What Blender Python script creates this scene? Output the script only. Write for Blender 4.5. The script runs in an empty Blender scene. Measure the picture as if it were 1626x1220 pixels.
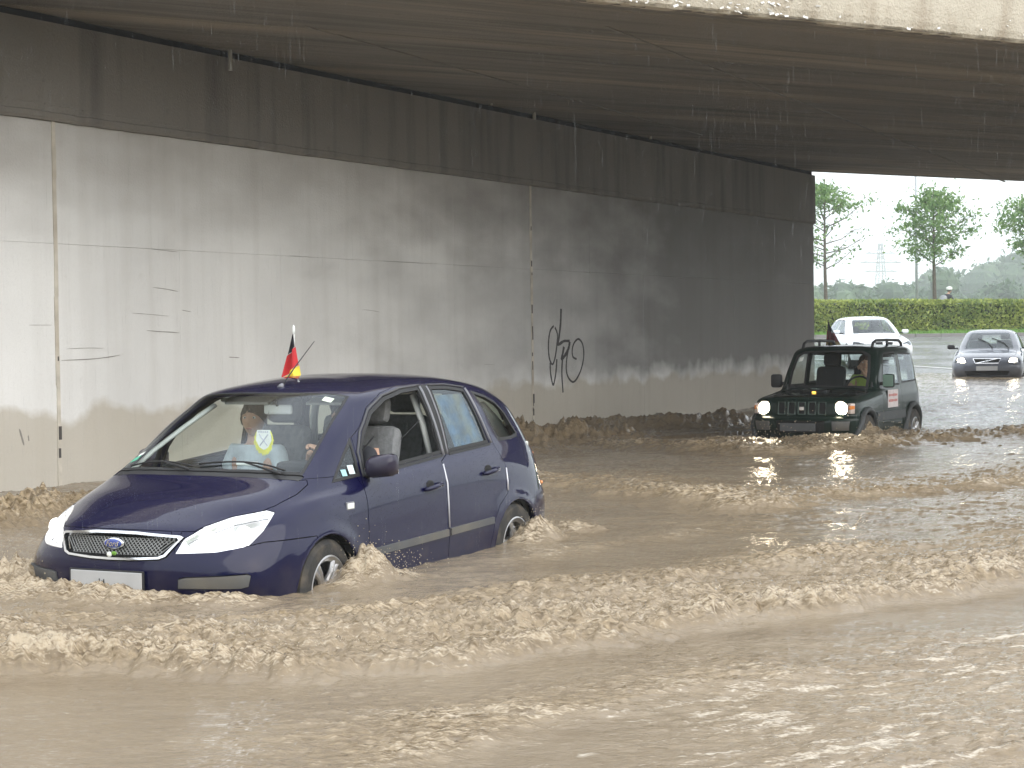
import bpy, bmesh, math, random
import numpy as np
from mathutils import Vector, Matrix
from mathutils.bvhtree import BVHTree
random.seed(7)
rng = np.random.default_rng(7)
SC = bpy.context.scene
COL = SC.collection

# ------------------------------------------------------------------ camera
CAM_H, CAM_F, CAM_P, CAM_R = 1.482, 2890.9, .0253, .0134
def make_camera():
    cd = bpy.data.cameras.new('camera')
    cam = bpy.data.objects.new('camera', cd); COL.objects.link(cam)
    cd.sensor_width = 36; cd.lens = CAM_F / 1626 * 36
    cd.clip_start = .05; cd.clip_end = 5000
    p, r = CAM_P, CAM_R
    F = Vector((0, math.cos(p), -math.sin(p))); U = Vector((0, math.sin(p), math.cos(p))); R = Vector((1, 0, 0))
    R2 = math.cos(r) * R - math.sin(r) * U; U2 = math.sin(r) * R + math.cos(r) * U
    m = Matrix((R2, U2, -F)).transposed().to_4x4()
    m.translation = (0, 0, CAM_H)
    cam.matrix_world = m
    SC.camera = cam
make_camera()

# ------------------------------------------------------------------ sky, sun, exposure
SUN_EL, SUN_AZ = 28, 130      # overcast: a broad soft source, high and a little behind the camera
def make_world():
    w = bpy.data.worlds.new('World'); SC.world = w; w.use_nodes = True
    nt = w.node_tree; nt.nodes.clear()
    out = nt.nodes.new('ShaderNodeOutputWorld'); bg = nt.nodes.new('ShaderNodeBackground')
    sky = nt.nodes.new('ShaderNodeTexSky'); sky.sky_type = 'NISHITA'; sky.sun_disc = False
    sky.sun_elevation = math.radians(SUN_EL); sky.sun_rotation = math.radians(SUN_AZ)
    sky.air_density = 1.0; sky.dust_density = 4.0; sky.ozone_density = 1.0
    # a closed rain-cloud cover: nearly white, a touch of blue, soft brightness changes
    tc = nt.nodes.new('ShaderNodeTexCoord'); nz = nt.nodes.new('ShaderNodeTexNoise'); nz.inputs['Scale'].default_value = 2.2
    nz.inputs['Detail'].default_value = 4
    cr = nt.nodes.new('ShaderNodeValToRGB')
    cr.color_ramp.elements[0].position = .3; cr.color_ramp.elements[0].color = (9.3, 9.9, 10.6, 1)
    cr.color_ramp.elements[1].position = .7; cr.color_ramp.elements[1].color = (11.6, 12.0, 12.4, 1)
    mx = nt.nodes.new('ShaderNodeMixRGB'); mx.inputs[0].default_value = .88
    nt.links.new(tc.outputs['Generated'], nz.inputs['Vector']); nt.links.new(nz.outputs['Fac'], cr.inputs[0])
    nt.links.new(sky.outputs[0], mx.inputs[1]); nt.links.new(cr.outputs[0], mx.inputs[2])
    nt.links.new(mx.outputs[0], bg.inputs['Color']); bg.inputs['Strength'].default_value = .12
    nt.links.new(bg.outputs[0], out.inputs['Surface'])
make_world()
sd = bpy.data.lights.new('sun', 'SUN'); sd.energy = 1.4; sd.angle = math.radians(75); sd.color = (1, .97, .92)
so = bpy.data.objects.new('sun', sd); COL.objects.link(so)
_el, _az = math.radians(SUN_EL), math.radians(SUN_AZ)
_d = Vector((math.sin(_az) * math.cos(_el), math.cos(_az) * math.cos(_el), math.sin(_el)))   # towards the sun
so.rotation_euler = _d.to_track_quat('Z', 'Y').to_euler(); so.location = _d * 60
VS = SC.view_settings
VS.view_transform = 'Standard'; VS.look = 'None'; VS.exposure = .8; VS.gamma = 1; VS.use_curve_mapping = False
try:
    SC.cycles.volume_bounces = 1; SC.cycles.max_bounces = 10; SC.cycles.transmission_bounces = 8
    SC.cycles.transparent_max_bounces = 12; SC.cycles.sample_clamp_indirect = 6
except Exception: pass

# ------------------------------------------------------------------ numpy noise
_perm = rng.permutation(512); _g2 = rng.uniform(0, 2 * math.pi, 512); _G = np.stack([np.cos(_g2), np.sin(_g2)], -1)
def perlin(x, y, seed=0):
    xi = np.floor(x).astype(np.int64); yi = np.floor(y).astype(np.int64); xf = x - xi; yf = y - yi
    def g(ix, iy, dx, dy):
        h = _perm[(_perm[(ix + seed * 57) & 511] + iy) & 511]; v = _G[h]
        return v[..., 0] * dx + v[..., 1] * dy
    u = xf * xf * xf * (xf * (xf * 6 - 15) + 10); v = yf * yf * yf * (yf * (yf * 6 - 15) + 10)
    a = g(xi, yi, xf, yf); b = g(xi + 1, yi, xf - 1, yf); c = g(xi, yi + 1, xf, yf - 1); d = g(xi + 1, yi + 1, xf - 1, yf - 1)
    return ((a + (b - a) * u) * (1 - v) + (c + (d - c) * u) * v) * 1.5
def fbm(x, y, o=4, seed=0, gain=.5):
    s = 0; a = 1; t = 0
    for i in range(o):
        s = s + a * perlin(x * 2 ** i + 17.3 * i, y * 2 ** i - 9.1 * i, seed + i); t += a; a *= gain
    return s / t
def ridged(x, y, o=4, seed=0, gain=.55):
    s = 0; a = 1; t = 0
    for i in range(o):
        s = s + a * (1 - np.abs(perlin(x * 2 ** i + 7.3 * i, y * 2 ** i - 3.1 * i, seed + i)) * 2); t += a; a *= gain
    return s / t
def sstep(a, b, x):
    t = np.clip((x - a) / (b - a), 0, 1); return t * t * (3 - 2 * t)

# ------------------------------------------------------------------ materials
def new_mat(name):
    m = bpy.data.materials.new(name); m.use_nodes = True
    return m, m.node_tree, m.node_tree.nodes['Principled BSDF']
def N(nt, t, **kw):
    n = nt.nodes.new(t)
    for k, v in kw.items():
        if k in n.inputs.keys(): n.inputs[k].default_value = v
        else: setattr(n, k, v)
    return n
def simple(name, col, rough=.5, metal=0., coat=0., var=.08, scale=8., bump=0., bscale=60., spec=.5, emit=None, estr=0., trans=0., ior=1.45, dirt=None, dirtamt=0.):
    m, nt, b = new_mat(name)
    b.inputs['Roughness'].default_value = rough; b.inputs['Metallic'].default_value = metal
    b.inputs['Coat Weight'].default_value = coat; b.inputs['Coat Roughness'].default_value = .04
    b.inputs['Specular IOR Level'].default_value = spec; b.inputs['IOR'].default_value = ior
    b.inputs['Transmission Weight'].default_value = trans
    tc = N(nt, 'ShaderNodeTexCoord'); nz = N(nt, 'ShaderNodeTexNoise', Scale=scale, Detail=6.)
    nt.links.new(tc.outputs['Object'], nz.inputs['Vector'])
    cr = N(nt, 'ShaderNodeValToRGB'); c = np.array(col)
    cr.color_ramp.elements[0].position = .3; cr.color_ramp.elements[0].color = (*np.clip(c * (1 - var), 0, 1), 1)
    cr.color_ramp.elements[1].position = .7; cr.color_ramp.elements[1].color = (*np.clip(c * (1 + var), 0, 1), 1)
    nt.links.new(nz.outputs['Fac'], cr.inputs[0]); last = cr.outputs[0]
    if dirt is not None:
        n2 = N(nt, 'ShaderNodeTexNoise', Scale=scale * .35, Detail=8.); nt.links.new(tc.outputs['Object'], n2.inputs['Vector'])
        r2 = N(nt, 'ShaderNodeMapRange'); r2.inputs[1].default_value = .45; r2.inputs[2].default_value = .7; r2.inputs[4].default_value = dirtamt
        nt.links.new(n2.outputs['Fac'], r2.inputs[0])
        mx = N(nt, 'ShaderNodeMixRGB'); mx.inputs[2].default_value = (*dirt, 1)
        nt.links.new(r2.outputs[0], mx.inputs[0]); nt.links.new(last, mx.inputs[1]); last = mx.outputs[0]
    nt.links.new(last, b.inputs['Base Color'])
    if emit is not None:
        b.inputs['Emission Color'].default_value = (*emit, 1); b.inputs['Emission Strength'].default_value = estr
    if bump:
        n3 = N(nt, 'ShaderNodeTexNoise', Scale=bscale, Detail=5.); nt.links.new(tc.outputs['Object'], n3.inputs['Vector'])
        bp = N(nt, 'ShaderNodeBump', Strength=bump, Distance=.01); nt.links.new(n3.outputs['Fac'], bp.inputs['Height'])
        nt.links.new(bp.outputs[0], b.inputs['Normal'])
    return m
def glass_mat(name, tint=(.75, .85, .82), rough=.02):
    # thin pane: mostly clear, tinted, mirror-like at grazing angles
    m, nt, b = new_mat(name); nt.nodes.remove(b)
    out = nt.nodes['Material Output']; tr = N(nt, 'ShaderNodeBsdfTransparent'); tr.inputs[0].default_value = (*tint, 1)
    gl = N(nt, 'ShaderNodeBsdfGlossy', Roughness=rough); gl.inputs[0].default_value = (.9, .95, 1, 1)
    fr = N(nt, 'ShaderNodeFresnel'); ge = N(nt, 'ShaderNodeNewGeometry')
    io = N(nt, 'ShaderNodeMapRange'); io.inputs[3].default_value = 1.5; io.inputs[4].default_value = 1 / 1.5    # a pane has the same sheen from both sides
    nt.links.new(ge.outputs['Backfacing'], io.inputs[0]); nt.links.new(io.outputs[0], fr.inputs['IOR'])
    tc = N(nt, 'ShaderNodeTexCoord'); nz = N(nt, 'ShaderNodeTexNoise', Scale=140., Detail=2.); nt.links.new(tc.outputs['Object'], nz.inputs['Vector'])
    bp = N(nt, 'ShaderNodeBump', Strength=.12, Distance=.002); nt.links.new(nz.outputs['Fac'], bp.inputs['Height']); nt.links.new(bp.outputs[0], gl.inputs['Normal'])
    mx = N(nt, 'ShaderNodeMixShader'); nt.links.new(fr.outputs[0], mx.inputs[0]); nt.links.new(tr.outputs[0], mx.inputs[1]); nt.links.new(gl.outputs[0], mx.inputs[2])
    nt.links.new(mx.outputs[0], out.inputs['Surface'])
    return m
def paint_mat(name, col, metal=.3, rough=.32, mud=.5, mudz=.55, drops=True):
    # car paint under a clear coat: beads of rain (relief) and mud splashed up from the sills
    m, nt, b = new_mat(name)
    b.inputs['Metallic'].default_value = metal; b.inputs['Coat Weight'].default_value = 1; b.inputs['Coat Roughness'].default_value = .05; b.inputs['Specular IOR Level'].default_value = .05; b.inputs['Coat IOR'].default_value = 1.38
    tc = N(nt, 'ShaderNodeTexCoord'); sx = N(nt, 'ShaderNodeSeparateXYZ'); nt.links.new(tc.outputs['Object'], sx.inputs[0])
    nz = N(nt, 'ShaderNodeTexNoise', Scale=7., Detail=8.); nt.links.new(tc.outputs['Object'], nz.inputs['Vector'])
    ma = N(nt, 'ShaderNodeMath', operation='MULTIPLY_ADD'); ma.inputs[1].default_value = -.9; ma.inputs[2].default_value = mudz + .45
    nt.links.new(nz.outputs['Fac'], ma.inputs[0])
    lim = N(nt, 'ShaderNodeMath', operation='SUBTRACT'); nt.links.new(ma.outputs[0], lim.inputs[0]); nt.links.new(sx.outputs[2], lim.inputs[1])
    mr = N(nt, 'ShaderNodeMapRange'); mr.inputs[1].default_value = -.08; mr.inputs[2].default_value = .25; mr.inputs[3].default_value = 0; mr.inputs[4].default_value = mud
    nt.links.new(lim.outputs[0], mr.inputs[0])
    mx = N(nt, 'ShaderNodeMixRGB'); mx.inputs[1].default_value = (*col, 1); mx.inputs[2].default_value = (.16, .13, .10, 1)
    nt.links.new(mr.outputs[0], mx.inputs[0]); nt.links.new(mx.outputs[0], b.inputs['Base Color'])
    m2 = N(nt, 'ShaderNodeMath', operation='MULTIPLY_ADD'); m2.inputs[1].default_value = .5; m2.inputs[2].default_value = rough
    nt.links.new(mr.outputs[0], m2.inputs[0]); nt.links.new(m2.outputs[0], b.inputs['Roughness'])
    m3 = N(nt, 'ShaderNodeMath', operation='MULTIPLY_ADD'); m3.inputs[1].default_value = .6; m3.inputs[2].default_value = .03
    nt.links.new(mr.outputs[0], m3.inputs[0]); nt.links.new(m3.outputs[0], b.inputs['Coat Roughness'])
    if drops:
        vo = N(nt, 'ShaderNodeTexVoronoi', Scale=95.); nt.links.new(tc.outputs['Object'], vo.inputs['Vector'])
        v2 = N(nt, 'ShaderNodeMapRange'); v2.inputs[1].default_value = .0; v2.inputs[2].default_value = .32; v2.inputs[3].default_value = 1; v2.inputs[4].default_value = 0
        nt.links.new(vo.outputs['Distance'], v2.inputs[0])
        # only where a cell holds a bead
        wn = N(nt, 'ShaderNodeMath', operation='GREATER_THAN'); wn.inputs[1].default_value = .66
        sp = N(nt, 'ShaderNodeSeparateColor'); nt.links.new(vo.outputs['Color'], sp.inputs[0]); nt.links.new(sp.outputs[0], wn.inputs[0])
        mu = N(nt, 'ShaderNodeMath', operation='MULTIPLY'); nt.links.new(v2.outputs[0], mu.inputs[0]); nt.links.new(wn.outputs[0], mu.inputs[1])
        bp = N(nt, 'ShaderNodeBump', Strength=.42, Distance=.0014); nt.links.new(mu.outputs[0], bp.inputs['Height'])
        nt.links.new(bp.outputs[0], b.inputs['Coat Normal'])
    return m

MAT = {}
def mat(k): return MAT[k]

# ------------------------------------------------------------------ mesh helpers
def link(o, parent=None):
    COL.objects.link(o)
    if parent is not None: o.parent = parent
    return o
def mesh_obj(name, verts, faces, m=None, parent=None, smooth=False):
    me = bpy.data.meshes.new(name); me.from_pydata([tuple(v) for v in verts], [], faces); me.update()
    if m is not None: me.materials.append(m)
    if smooth: me.polygons.foreach_set('use_smooth', [True] * len(me.polygons))
    return link(bpy.data.objects.new(name, me), parent)
def grid_obj(name, P, m, parent=None, smooth=True, attrs=None):
    nr, nc = P.shape[:2]; me = bpy.data.meshes.new(name)
    idx = np.arange(nr * nc).reshape(nr, nc)
    q = np.stack([idx[:-1, :-1], idx[:-1, 1:], idx[1:, 1:], idx[1:, :-1]], -1).reshape(-1, 4)
    me.vertices.add(nr * nc); me.vertices.foreach_set('co', P.reshape(-1).astype(np.float32))
    me.loops.add(q.size); me.loops.foreach_set('vertex_index', q.reshape(-1).astype(np.int32))
    me.polygons.add(len(q)); me.polygons.foreach_set('loop_start', (np.arange(len(q)) * 4).astype(np.int32))
    me.polygons.foreach_set('use_smooth', np.full(len(q), smooth))
    me.update(calc_edges=True)
    for k, a in (attrs or {}).items():
        at = me.attributes.new(k, 'FLOAT', 'POINT'); at.data.foreach_set('value', a.reshape(-1).astype(np.float32))
    me.materials.append(m)
    return link(bpy.data.objects.new(name, me), parent)
def tag(o, label=None, cat=None, group=None, kind=None):
    if label: o['label'] = label
    if cat: o['category'] = cat
    if group: o['group'] = group
    if kind: o['kind'] = kind
    return o
def empty(name, loc=(0, 0, 0), rz=0., label=None, cat=None, group=None):
    o = bpy.data.objects.new(name, None); o.empty_display_size = .2; o.location = loc; o.rotation_euler = (0, 0, rz)
    link(o); return tag(o, label, cat, group)

class MB:
    """collects simple solids into one mesh"""
    def __init__(s): s.v = []; s.f = []
    def add(s, vs, fs):
        n = len(s.v); s.v += [tuple(v) for v in vs]; s.f += [tuple(i + n for i in f) for f in fs]
    def box(s, c, d, rot=None, bev=0.):
        x, y, z = (k / 2 for k in d); M = rot or Matrix.Identity(3); c = Vector(c)
        if bev <= 0:
            vs = [c + M @ Vector((a * x, b * y, e * z)) for a in (-1, 1) for b in (-1, 1) for e in (-1, 1)]
            s.add(vs, [(0, 1, 3, 2), (4, 6, 7, 5), (0, 4, 5, 1), (2, 3, 7, 6), (0, 2, 6, 4), (1, 5, 7, 3)])
        else:
            bm = bmesh.new(); bmesh.ops.create_cube(bm, size=1)
            for v in bm.verts: v.co = Vector((v.co.x * 2 * x, v.co.y * 2 * y, v.co.z * 2 * z))
            bmesh.ops.bevel(bm, geom=bm.edges[:], offset=min(bev, .49 * min(d)), segments=2, affect='EDGES', profile=.5)
            bm.verts.index_update()
            s.add([c + M @ v.co for v in bm.verts], [tuple(v.index for v in f.verts) for f in bm.faces]); bm.free()
        return s
    def tube(s, pts, r, n=8, cap=True, flat=1.):
        pts = [Vector(p) for p in pts]; rs = r if isinstance(r, (list, tuple)) else [r] * len(pts); rings = []
        up = Vector((0, 0, 1))
        for i, p in enumerate(pts):
            t = (pts[min(i + 1, len(pts) - 1)] - pts[max(i - 1, 0)]).normalized()
            a = t.cross(up)
            if a.length < .05: a = t.cross(Vector((0, 1, 0)))
            a.normalize(); b = a.cross(t).normalized()
            rings.append([p + (a * math.cos(2 * math.pi * k / n) + b * math.sin(2 * math.pi * k / n) * flat) * rs[i] for k in range(n)])
        vs = [v for R_ in rings for v in R_]; fs = []
        for i in range(len(pts) - 1):
            for k in range(n): fs.append((i * n + k, i * n + (k + 1) % n, (i + 1) * n + (k + 1) % n, (i + 1) * n + k))
        if cap: fs += [tuple(reversed(range(n))), tuple(range((len(pts) - 1) * n, len(pts) * n))]
        s.add(vs, fs); return s
    def lathe(s, prof, axis_o, ax, n=32, cap=False):
        """prof: (radius, along-axis) pairs"""
        ax = Vector(ax).normalized(); a = ax.orthogonal().normalized(); b = ax.cross(a); o = Vector(axis_o)
        vs = [o + ax * h + (a * math.cos(2 * math.pi * k / n) + b * math.sin(2 * math.pi * k / n)) * r for r, h in prof for k in range(n)]
        fs = [(i * n + k, i * n + (k + 1) % n, (i + 1) * n + (k + 1) % n, (i + 1) * n + k) for i in range(len(prof) - 1) for k in range(n)]
        if cap: fs += [tuple(range(n)), tuple(reversed(range((len(prof) - 1) * n, len(prof) * n)))]
        s.add(vs, fs); return s
    def prism(s, poly, o, ux, uy, un, depth):
        """polygon (2D) in plane o+ux*a+uy*b, extruded by depth along un"""
        o, ux, uy, un = (Vector(k) for k in (o, ux, uy, un)); n = len(poly)
        vs = [o + ux * a + uy * b for a, b in poly]; vs += [v + un * depth for v in vs]
        s.add(vs, [tuple(range(n)), tuple(range(2 * n - 1, n - 1, -1))] + [(i, (i + 1) % n, n + (i + 1) % n, n + i) for i in range(n)]); return s
    def ball(s, c, r, seg=16, rings=10, rot=None):
        r = r if isinstance(r, (tuple, list)) else (r, r, r); M = rot or Matrix.Identity(3); c = Vector(c)
        vs = []
        for i in range(rings + 1):
            th = math.pi * i / rings
            for k in range(seg):
                ph = 2 * math.pi * k / seg
                vs.append(c + M @ Vector((r[0] * math.sin(th) * math.cos(ph), r[1] * math.sin(th) * math.sin(ph), r[2] * math.cos(th))))
        fs = [(i * seg + k, (i + 1) * seg + k, (i + 1) * seg + (k + 1) % seg, i * seg + (k + 1) % seg) for i in range(rings) for k in range(seg)]
        s.add(vs, fs); return s
    def build(s, name, m, parent=None, smooth=False, fix=True, angle=None):
        me = bpy.data.meshes.new(name); me.from_pydata(s.v, [], s.f); me.update()
        if m is not None: me.materials.append(m)
        if fix:
            bm = bmesh.new(); bm.from_mesh(me); bmesh.ops.remove_doubles(bm, verts=bm.verts, dist=1e-5)
            bmesh.ops.recalc_face_normals(bm, faces=bm.faces)
            if angle:
                for f in bm.faces: f.smooth = True
                for e in bm.edges:
                    if len(e.link_faces) == 2 and e.calc_face_angle(0) > angle: e.smooth = False
            bm.to_mesh(me); bm.free()
        if smooth: me.polygons.foreach_set('use_smooth', [True] * len(me.polygons))
        return link(bpy.data.objects.new(name, me), parent)
# ================================================================== the underpass
PHI, WDIST = .5206, 13.5989
WD = Vector((math.sin(PHI), math.cos(PHI), 0)); WN = Vector((-math.cos(PHI), math.sin(PHI), 0))   # along the wall / into the wall
def WP(s, z, off=0.): return WD * s + WN * (WDIST - off) + Vector((0, 0, z))     # point on the wall, off metres in front of it
ED = Vector((.861, .5085, 0)).normalized()                                        # direction of the deck edges
NEAR_A = Vector((-8.1, 13.2, 0)); FAR_A = Vector((6.42, 38.55, 0)); DECK_Z = 4.9

def concrete_mat(name, base, dark, wall=False, streak=.5, scale=1., bump=.35, pale=None):
    m, nt, b = new_mat(name); L = nt.links.new
    tc = N(nt, 'ShaderNodeTexCoord')
    def noise(sc, det, mp=None):
        n = N(nt, 'ShaderNodeTexNoise', Scale=sc, Detail=det)
        if mp:
            k = N(nt, 'ShaderNodeMapping'); k.inputs['Scale'].default_value = mp; L(tc.outputs['Object'], k.inputs[0]); L(k.outputs[0], n.inputs['Vector'])
        else: L(tc.outputs['Object'], n.inputs['Vector'])
        return n.outputs['Fac']
    def rng_(src, a, b_, c=0., d=1.):
        r = N(nt, 'ShaderNodeMapRange'); r.inputs[1].default_value = a; r.inputs[2].default_value = b_; r.inputs[3].default_value = c; r.inputs[4].default_value = d
        L(src, r.inputs[0]); return r.outputs[0]
    def mix(f, a, c, mode='MIX'):
        x = N(nt, 'ShaderNodeMixRGB', blend_type=mode)
        if isinstance(f, float): x.inputs[0].default_value = f
        else: L(f, x.inputs[0])
        for i, q in ((1, a), (2, c)):
            if isinstance(q, tuple): x.inputs[i].default_value = (*q, 1)
            else: L(q, x.inputs[i])
        return x.outputs[0]
    def mul(a, c):
        x = N(nt, 'ShaderNodeMath', operation='MULTIPLY')
        for i, q in ((0, a), (1, c)):
            if isinstance(q, float): x.inputs[i].default_value = q
            else: L(q, x.inputs[i])
        return x.outputs[0]
    cloud = noise(.55 * scale, 7.)
    c = mix(rng_(cloud, .35, .68), base, tuple(k * .84 for k in base))
    vs = noise(1., 5., (5., 5., .22) if wall else (.25, 5., 5.))     # rain streaks down a wall / board marks along a soffit
    c = mix(mul(rng_(vs, .48, .72), streak), c, dark)
    if pale is not None:
        c = mix(mul(rng_(noise(1., 6., (.10, 1.1, 1.)), .52, .68), .75), c, pale); c = mix(mul(rng_(noise(1., 3., (.05, 9., 1.)), .55, .62), .35), c, dark)
    fine = noise(38., 6.)
    c = mix(mul(rng_(fine, .5, .8), .25), c, dark)
    spots = noise(7., 3.); c = mix(mul(rng_(spots, .66, .74), .25), c, dark)
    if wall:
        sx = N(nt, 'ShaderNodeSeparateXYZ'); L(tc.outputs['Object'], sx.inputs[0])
        # deck shade painted in towards the top; soot in the depth of the underpass (x of the wall object runs along it, z is height)
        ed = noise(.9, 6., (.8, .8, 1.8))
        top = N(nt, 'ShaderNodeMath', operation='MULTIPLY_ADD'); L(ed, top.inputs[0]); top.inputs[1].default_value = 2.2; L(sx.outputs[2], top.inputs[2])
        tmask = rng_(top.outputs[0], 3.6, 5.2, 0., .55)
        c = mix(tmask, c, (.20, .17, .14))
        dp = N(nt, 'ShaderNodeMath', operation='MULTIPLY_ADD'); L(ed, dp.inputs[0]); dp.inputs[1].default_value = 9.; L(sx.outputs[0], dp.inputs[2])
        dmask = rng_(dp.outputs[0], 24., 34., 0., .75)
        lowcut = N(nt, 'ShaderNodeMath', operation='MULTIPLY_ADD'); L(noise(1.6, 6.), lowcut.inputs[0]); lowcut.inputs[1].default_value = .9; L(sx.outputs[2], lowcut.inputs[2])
        dm2 = mul(dmask, rng_(lowcut.outputs[0], 1.15, 1.5))  # foot left lighter: a wet reflection put into the colour
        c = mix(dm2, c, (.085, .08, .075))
        # silt left by splashing water along the foot of the wall
        lc = N(nt, 'ShaderNodeMath', operation='MULTIPLY_ADD'); L(noise(1.3, 7.), lc.inputs[0]); lc.inputs[1].default_value = .75; L(sx.outputs[2], lc.inputs[2])
        c = mix(rng_(lc.outputs[0], 1.2, 1.08, 0., .62), c, (.36, .31, .225))
        # run-down of rusty lime from the form joint
    L(c, b.inputs['Base Color'])
    b.inputs['Roughness'].default_value = .82
    bp = N(nt, 'ShaderNodeBump', Strength=bump, Distance=.012); 
    ad = N(nt, 'ShaderNodeMath', operation='ADD'); L(fine, ad.inputs[0]); L(mul(vs, 1.5), ad.inputs[1]); L(ad.outputs[0], bp.inputs['Height']); L(bp.outputs[0], b.inputs['Normal'])
    return m
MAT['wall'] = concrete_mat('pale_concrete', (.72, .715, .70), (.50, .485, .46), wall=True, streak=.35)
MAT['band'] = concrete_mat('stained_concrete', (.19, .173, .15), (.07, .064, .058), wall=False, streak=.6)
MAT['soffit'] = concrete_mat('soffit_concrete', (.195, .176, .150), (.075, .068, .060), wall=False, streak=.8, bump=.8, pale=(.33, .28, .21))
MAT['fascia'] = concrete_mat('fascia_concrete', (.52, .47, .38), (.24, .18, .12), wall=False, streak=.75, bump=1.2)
MAT['joint'] = simple('joint_shadow', (.07, .064, .06), .9)
MAT['crack'] = simple('wall_scratch', (.24, .225, .205), .9)
MAT['joint_filler'] = simple('joint_filler', (.54, .50, .43), .8, var=.2, scale=5, dirt=(.24, .18, .12), dirtamt=.5)
MAT['soot'] = simple('black_spray_paint', (.045, .043, .043), .7)
MAT['lime'] = simple('pipe_plastic', (.34, .33, .31), .5)

# band needs vertical streaks: object frame x along the wall, z up (so stretch z)
def retune(m, sc):
    for n in m.node_tree.nodes:
        if n.bl_idname == 'ShaderNodeMapping': n.inputs['Scale'].default_value = sc
retune(MAT['band'], (4., 4., .3)); retune(MAT['fascia'], (3., 3., .8))

wall_rot = math.atan2(WD.y, WD.x)
abut = empty('abutment_wall', WP(0, 0), wall_rot, 'long pale concrete abutment wall of the underpass with dark soot-stained upper band', 'wall')
# local frame of the wall: x along, y = into the wall (left of direction), z up
S0, S1 = -8., 36.6
def wall_panels():
    js = [S0, -3.8, -1.85, .1, 2.1, 4.1, 6.1, 8.1, 10.1, 12.15, 14.16, 16.14, 18.04, 19.92, 22.1, 24.35, 26.3, 28.3, 30.3, 32.3, 34.4, S1]
    rows = [(-.6, 2.530), (2.5312, 3.80)]
    for i in range(len(js) - 1):
        for (z0, z1) in rows:
            g = .0007; dpt = random.uniform(-.0015, .0015)
            x0, x1 = js[i] + g, js[i + 1] - g
            bm = MB(); bm.box(((x0 + x1) / 2, .14 + dpt, (z0 + z1) / 2), (x1 - x0, .28, z1 - z0 - .001), bev=.0018)
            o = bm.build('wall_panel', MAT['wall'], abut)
    bk = MB().box(((S0 + S1) / 2, 1.95, 1.6), (S1 - S0 - .04, 3.3, 4.6)); bk.build('wall_core', simple('joint_mortar', (.36, .345, .32), .9), abut)
    for s, w, dk in ((14.16, .05, 0), (24.35, .055, 1)):
        v = MB()
        for k in range(14):
            z = -.5 + k * .31
            v.box((s + random.uniform(-.004, .004), -.004, z + .155), (w * random.uniform(.85, 1.1), .016, .309))
        v.build('joint_strip', MAT['joint_filler'], abut)
        v = MB()
        for k in range(26):
            if random.random() < (.06 if not dk else .4):
                v.box((s + random.uniform(-.012, .02), -.0135, .2 + k * .14 + random.uniform(0, .05)), (.014 + random.random() * .012, .006, random.uniform(.04, .15)))
        v.box((s + .01, -.014, .55), (.04, .008, .14)); v.box((s + .0, -.014, .34), (.03, .008, .1))
        v.build('joint_gap', MAT['joint'], abut)
wall_panels()
# upper band: stained bearing beam, 6 cm proud, ragged lower edge, dark slot to the deck above
def band():
    n = 340; xs = np.linspace(S0 + .01, S1, n)
    low = 3.83 + .012 * fbm(xs * 3, xs * 0, 4, 3) + .01 * perlin(xs * .9, xs * 0 + 5, 2)
    P = np.zeros((8, n, 3)); P[:, :, 0] = xs
    prof = [(0.02, -.03), (-.045, -.03), (-.062, 0.), (-.062, .05), (-.05, .062), (-.05, .5), (-.05, .98), (.02, .985)]
    for k, (dy, dz) in enumerate(prof):
        P[k, :, 1] = dy + (.006 * perlin(xs * 6, xs * 0 + k, 9) if 0 < k < 4 else 0); P[k, :, 2] = low + dz if k < 5 else 3.84 + dz
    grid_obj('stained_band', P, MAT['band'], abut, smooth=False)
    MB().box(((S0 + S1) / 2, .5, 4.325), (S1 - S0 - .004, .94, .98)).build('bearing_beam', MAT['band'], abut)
    MB().box(((S0 + S1) / 2, .55, 4.865), (S1 - S0 - .012, 1.06, .085)).build('bearing_gap', simple('slot_dark', (.008, .008, .008), .95), abut)
    # faint board line just above the ragged edge at the near end
    v = MB()
    for k in range(9): v.box((12.6 + k * .55, -.052, 4.0 - k * .012 + random.uniform(-.005, .005)), (.5, .012, .012))
    v.build('form_ridge', MAT['band'], abut)
band()
def ribbon(name, pts, w, m, off=.004, parent=None, widths=None):
    """flat strip lying on the wall; pts are (along, height)"""
    pts = [Vector((a, b)) for a, b in pts]; vs = []; fs = []
    # resample with catmull-rom
    dense = []
    for i in range(len(pts) - 1):
        p0, p1, p2, p3 = pts[max(i - 1, 0)], pts[i], pts[i + 1], pts[min(i + 2, len(pts) - 1)]
        for k in range(6):
            t = k / 6; dense.append(.5 * ((2 * p1) + (-p0 + p2) * t + (2 * p0 - 5 * p1 + 4 * p2 - p3) * t * t + (-p0 + 3 * p1 - 3 * p2 + p3) * t ** 3))
    dense.append(pts[-1]); n = len(dense)
    for i, p in enumerate(dense):
        t = (dense[min(i + 1, n - 1)] - dense[max(i - 1, 0)])
        if t.length < 1e-6: t = Vector((1, 0))
        t.normalize(); q = Vector((-t.y, t.x)); ww = w * (1 if widths is None else np.interp(i / (n - 1), np.linspace(0, 1, len(widths)), widths)) * random.uniform(.85, 1.15)
        for sgn in (-1, 1): vs.append((p.x + q.x * ww / 2 * sgn, -off, p.y + q.y * ww / 2 * sgn))
        for sgn in (-1, 1): vs.append((p.x + q.x * ww / 2 * sgn, 0.002, p.y + q.y * ww / 2 * sgn))
    for i in range(n - 1):
        a = i * 4; fs += [(a, a + 1, a + 5, a + 4), (a + 2, a, a + 4, a + 6), (a + 1, a + 3, a + 7, a + 5)]
    return mesh_obj(name, vs, fs, m, parent)
graf = empty('graffiti', WP(25.4, 1.2), wall_rot, 'looping black spray-paint tag on the concrete wall beyond the dark blue car', 'graffiti')
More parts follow.
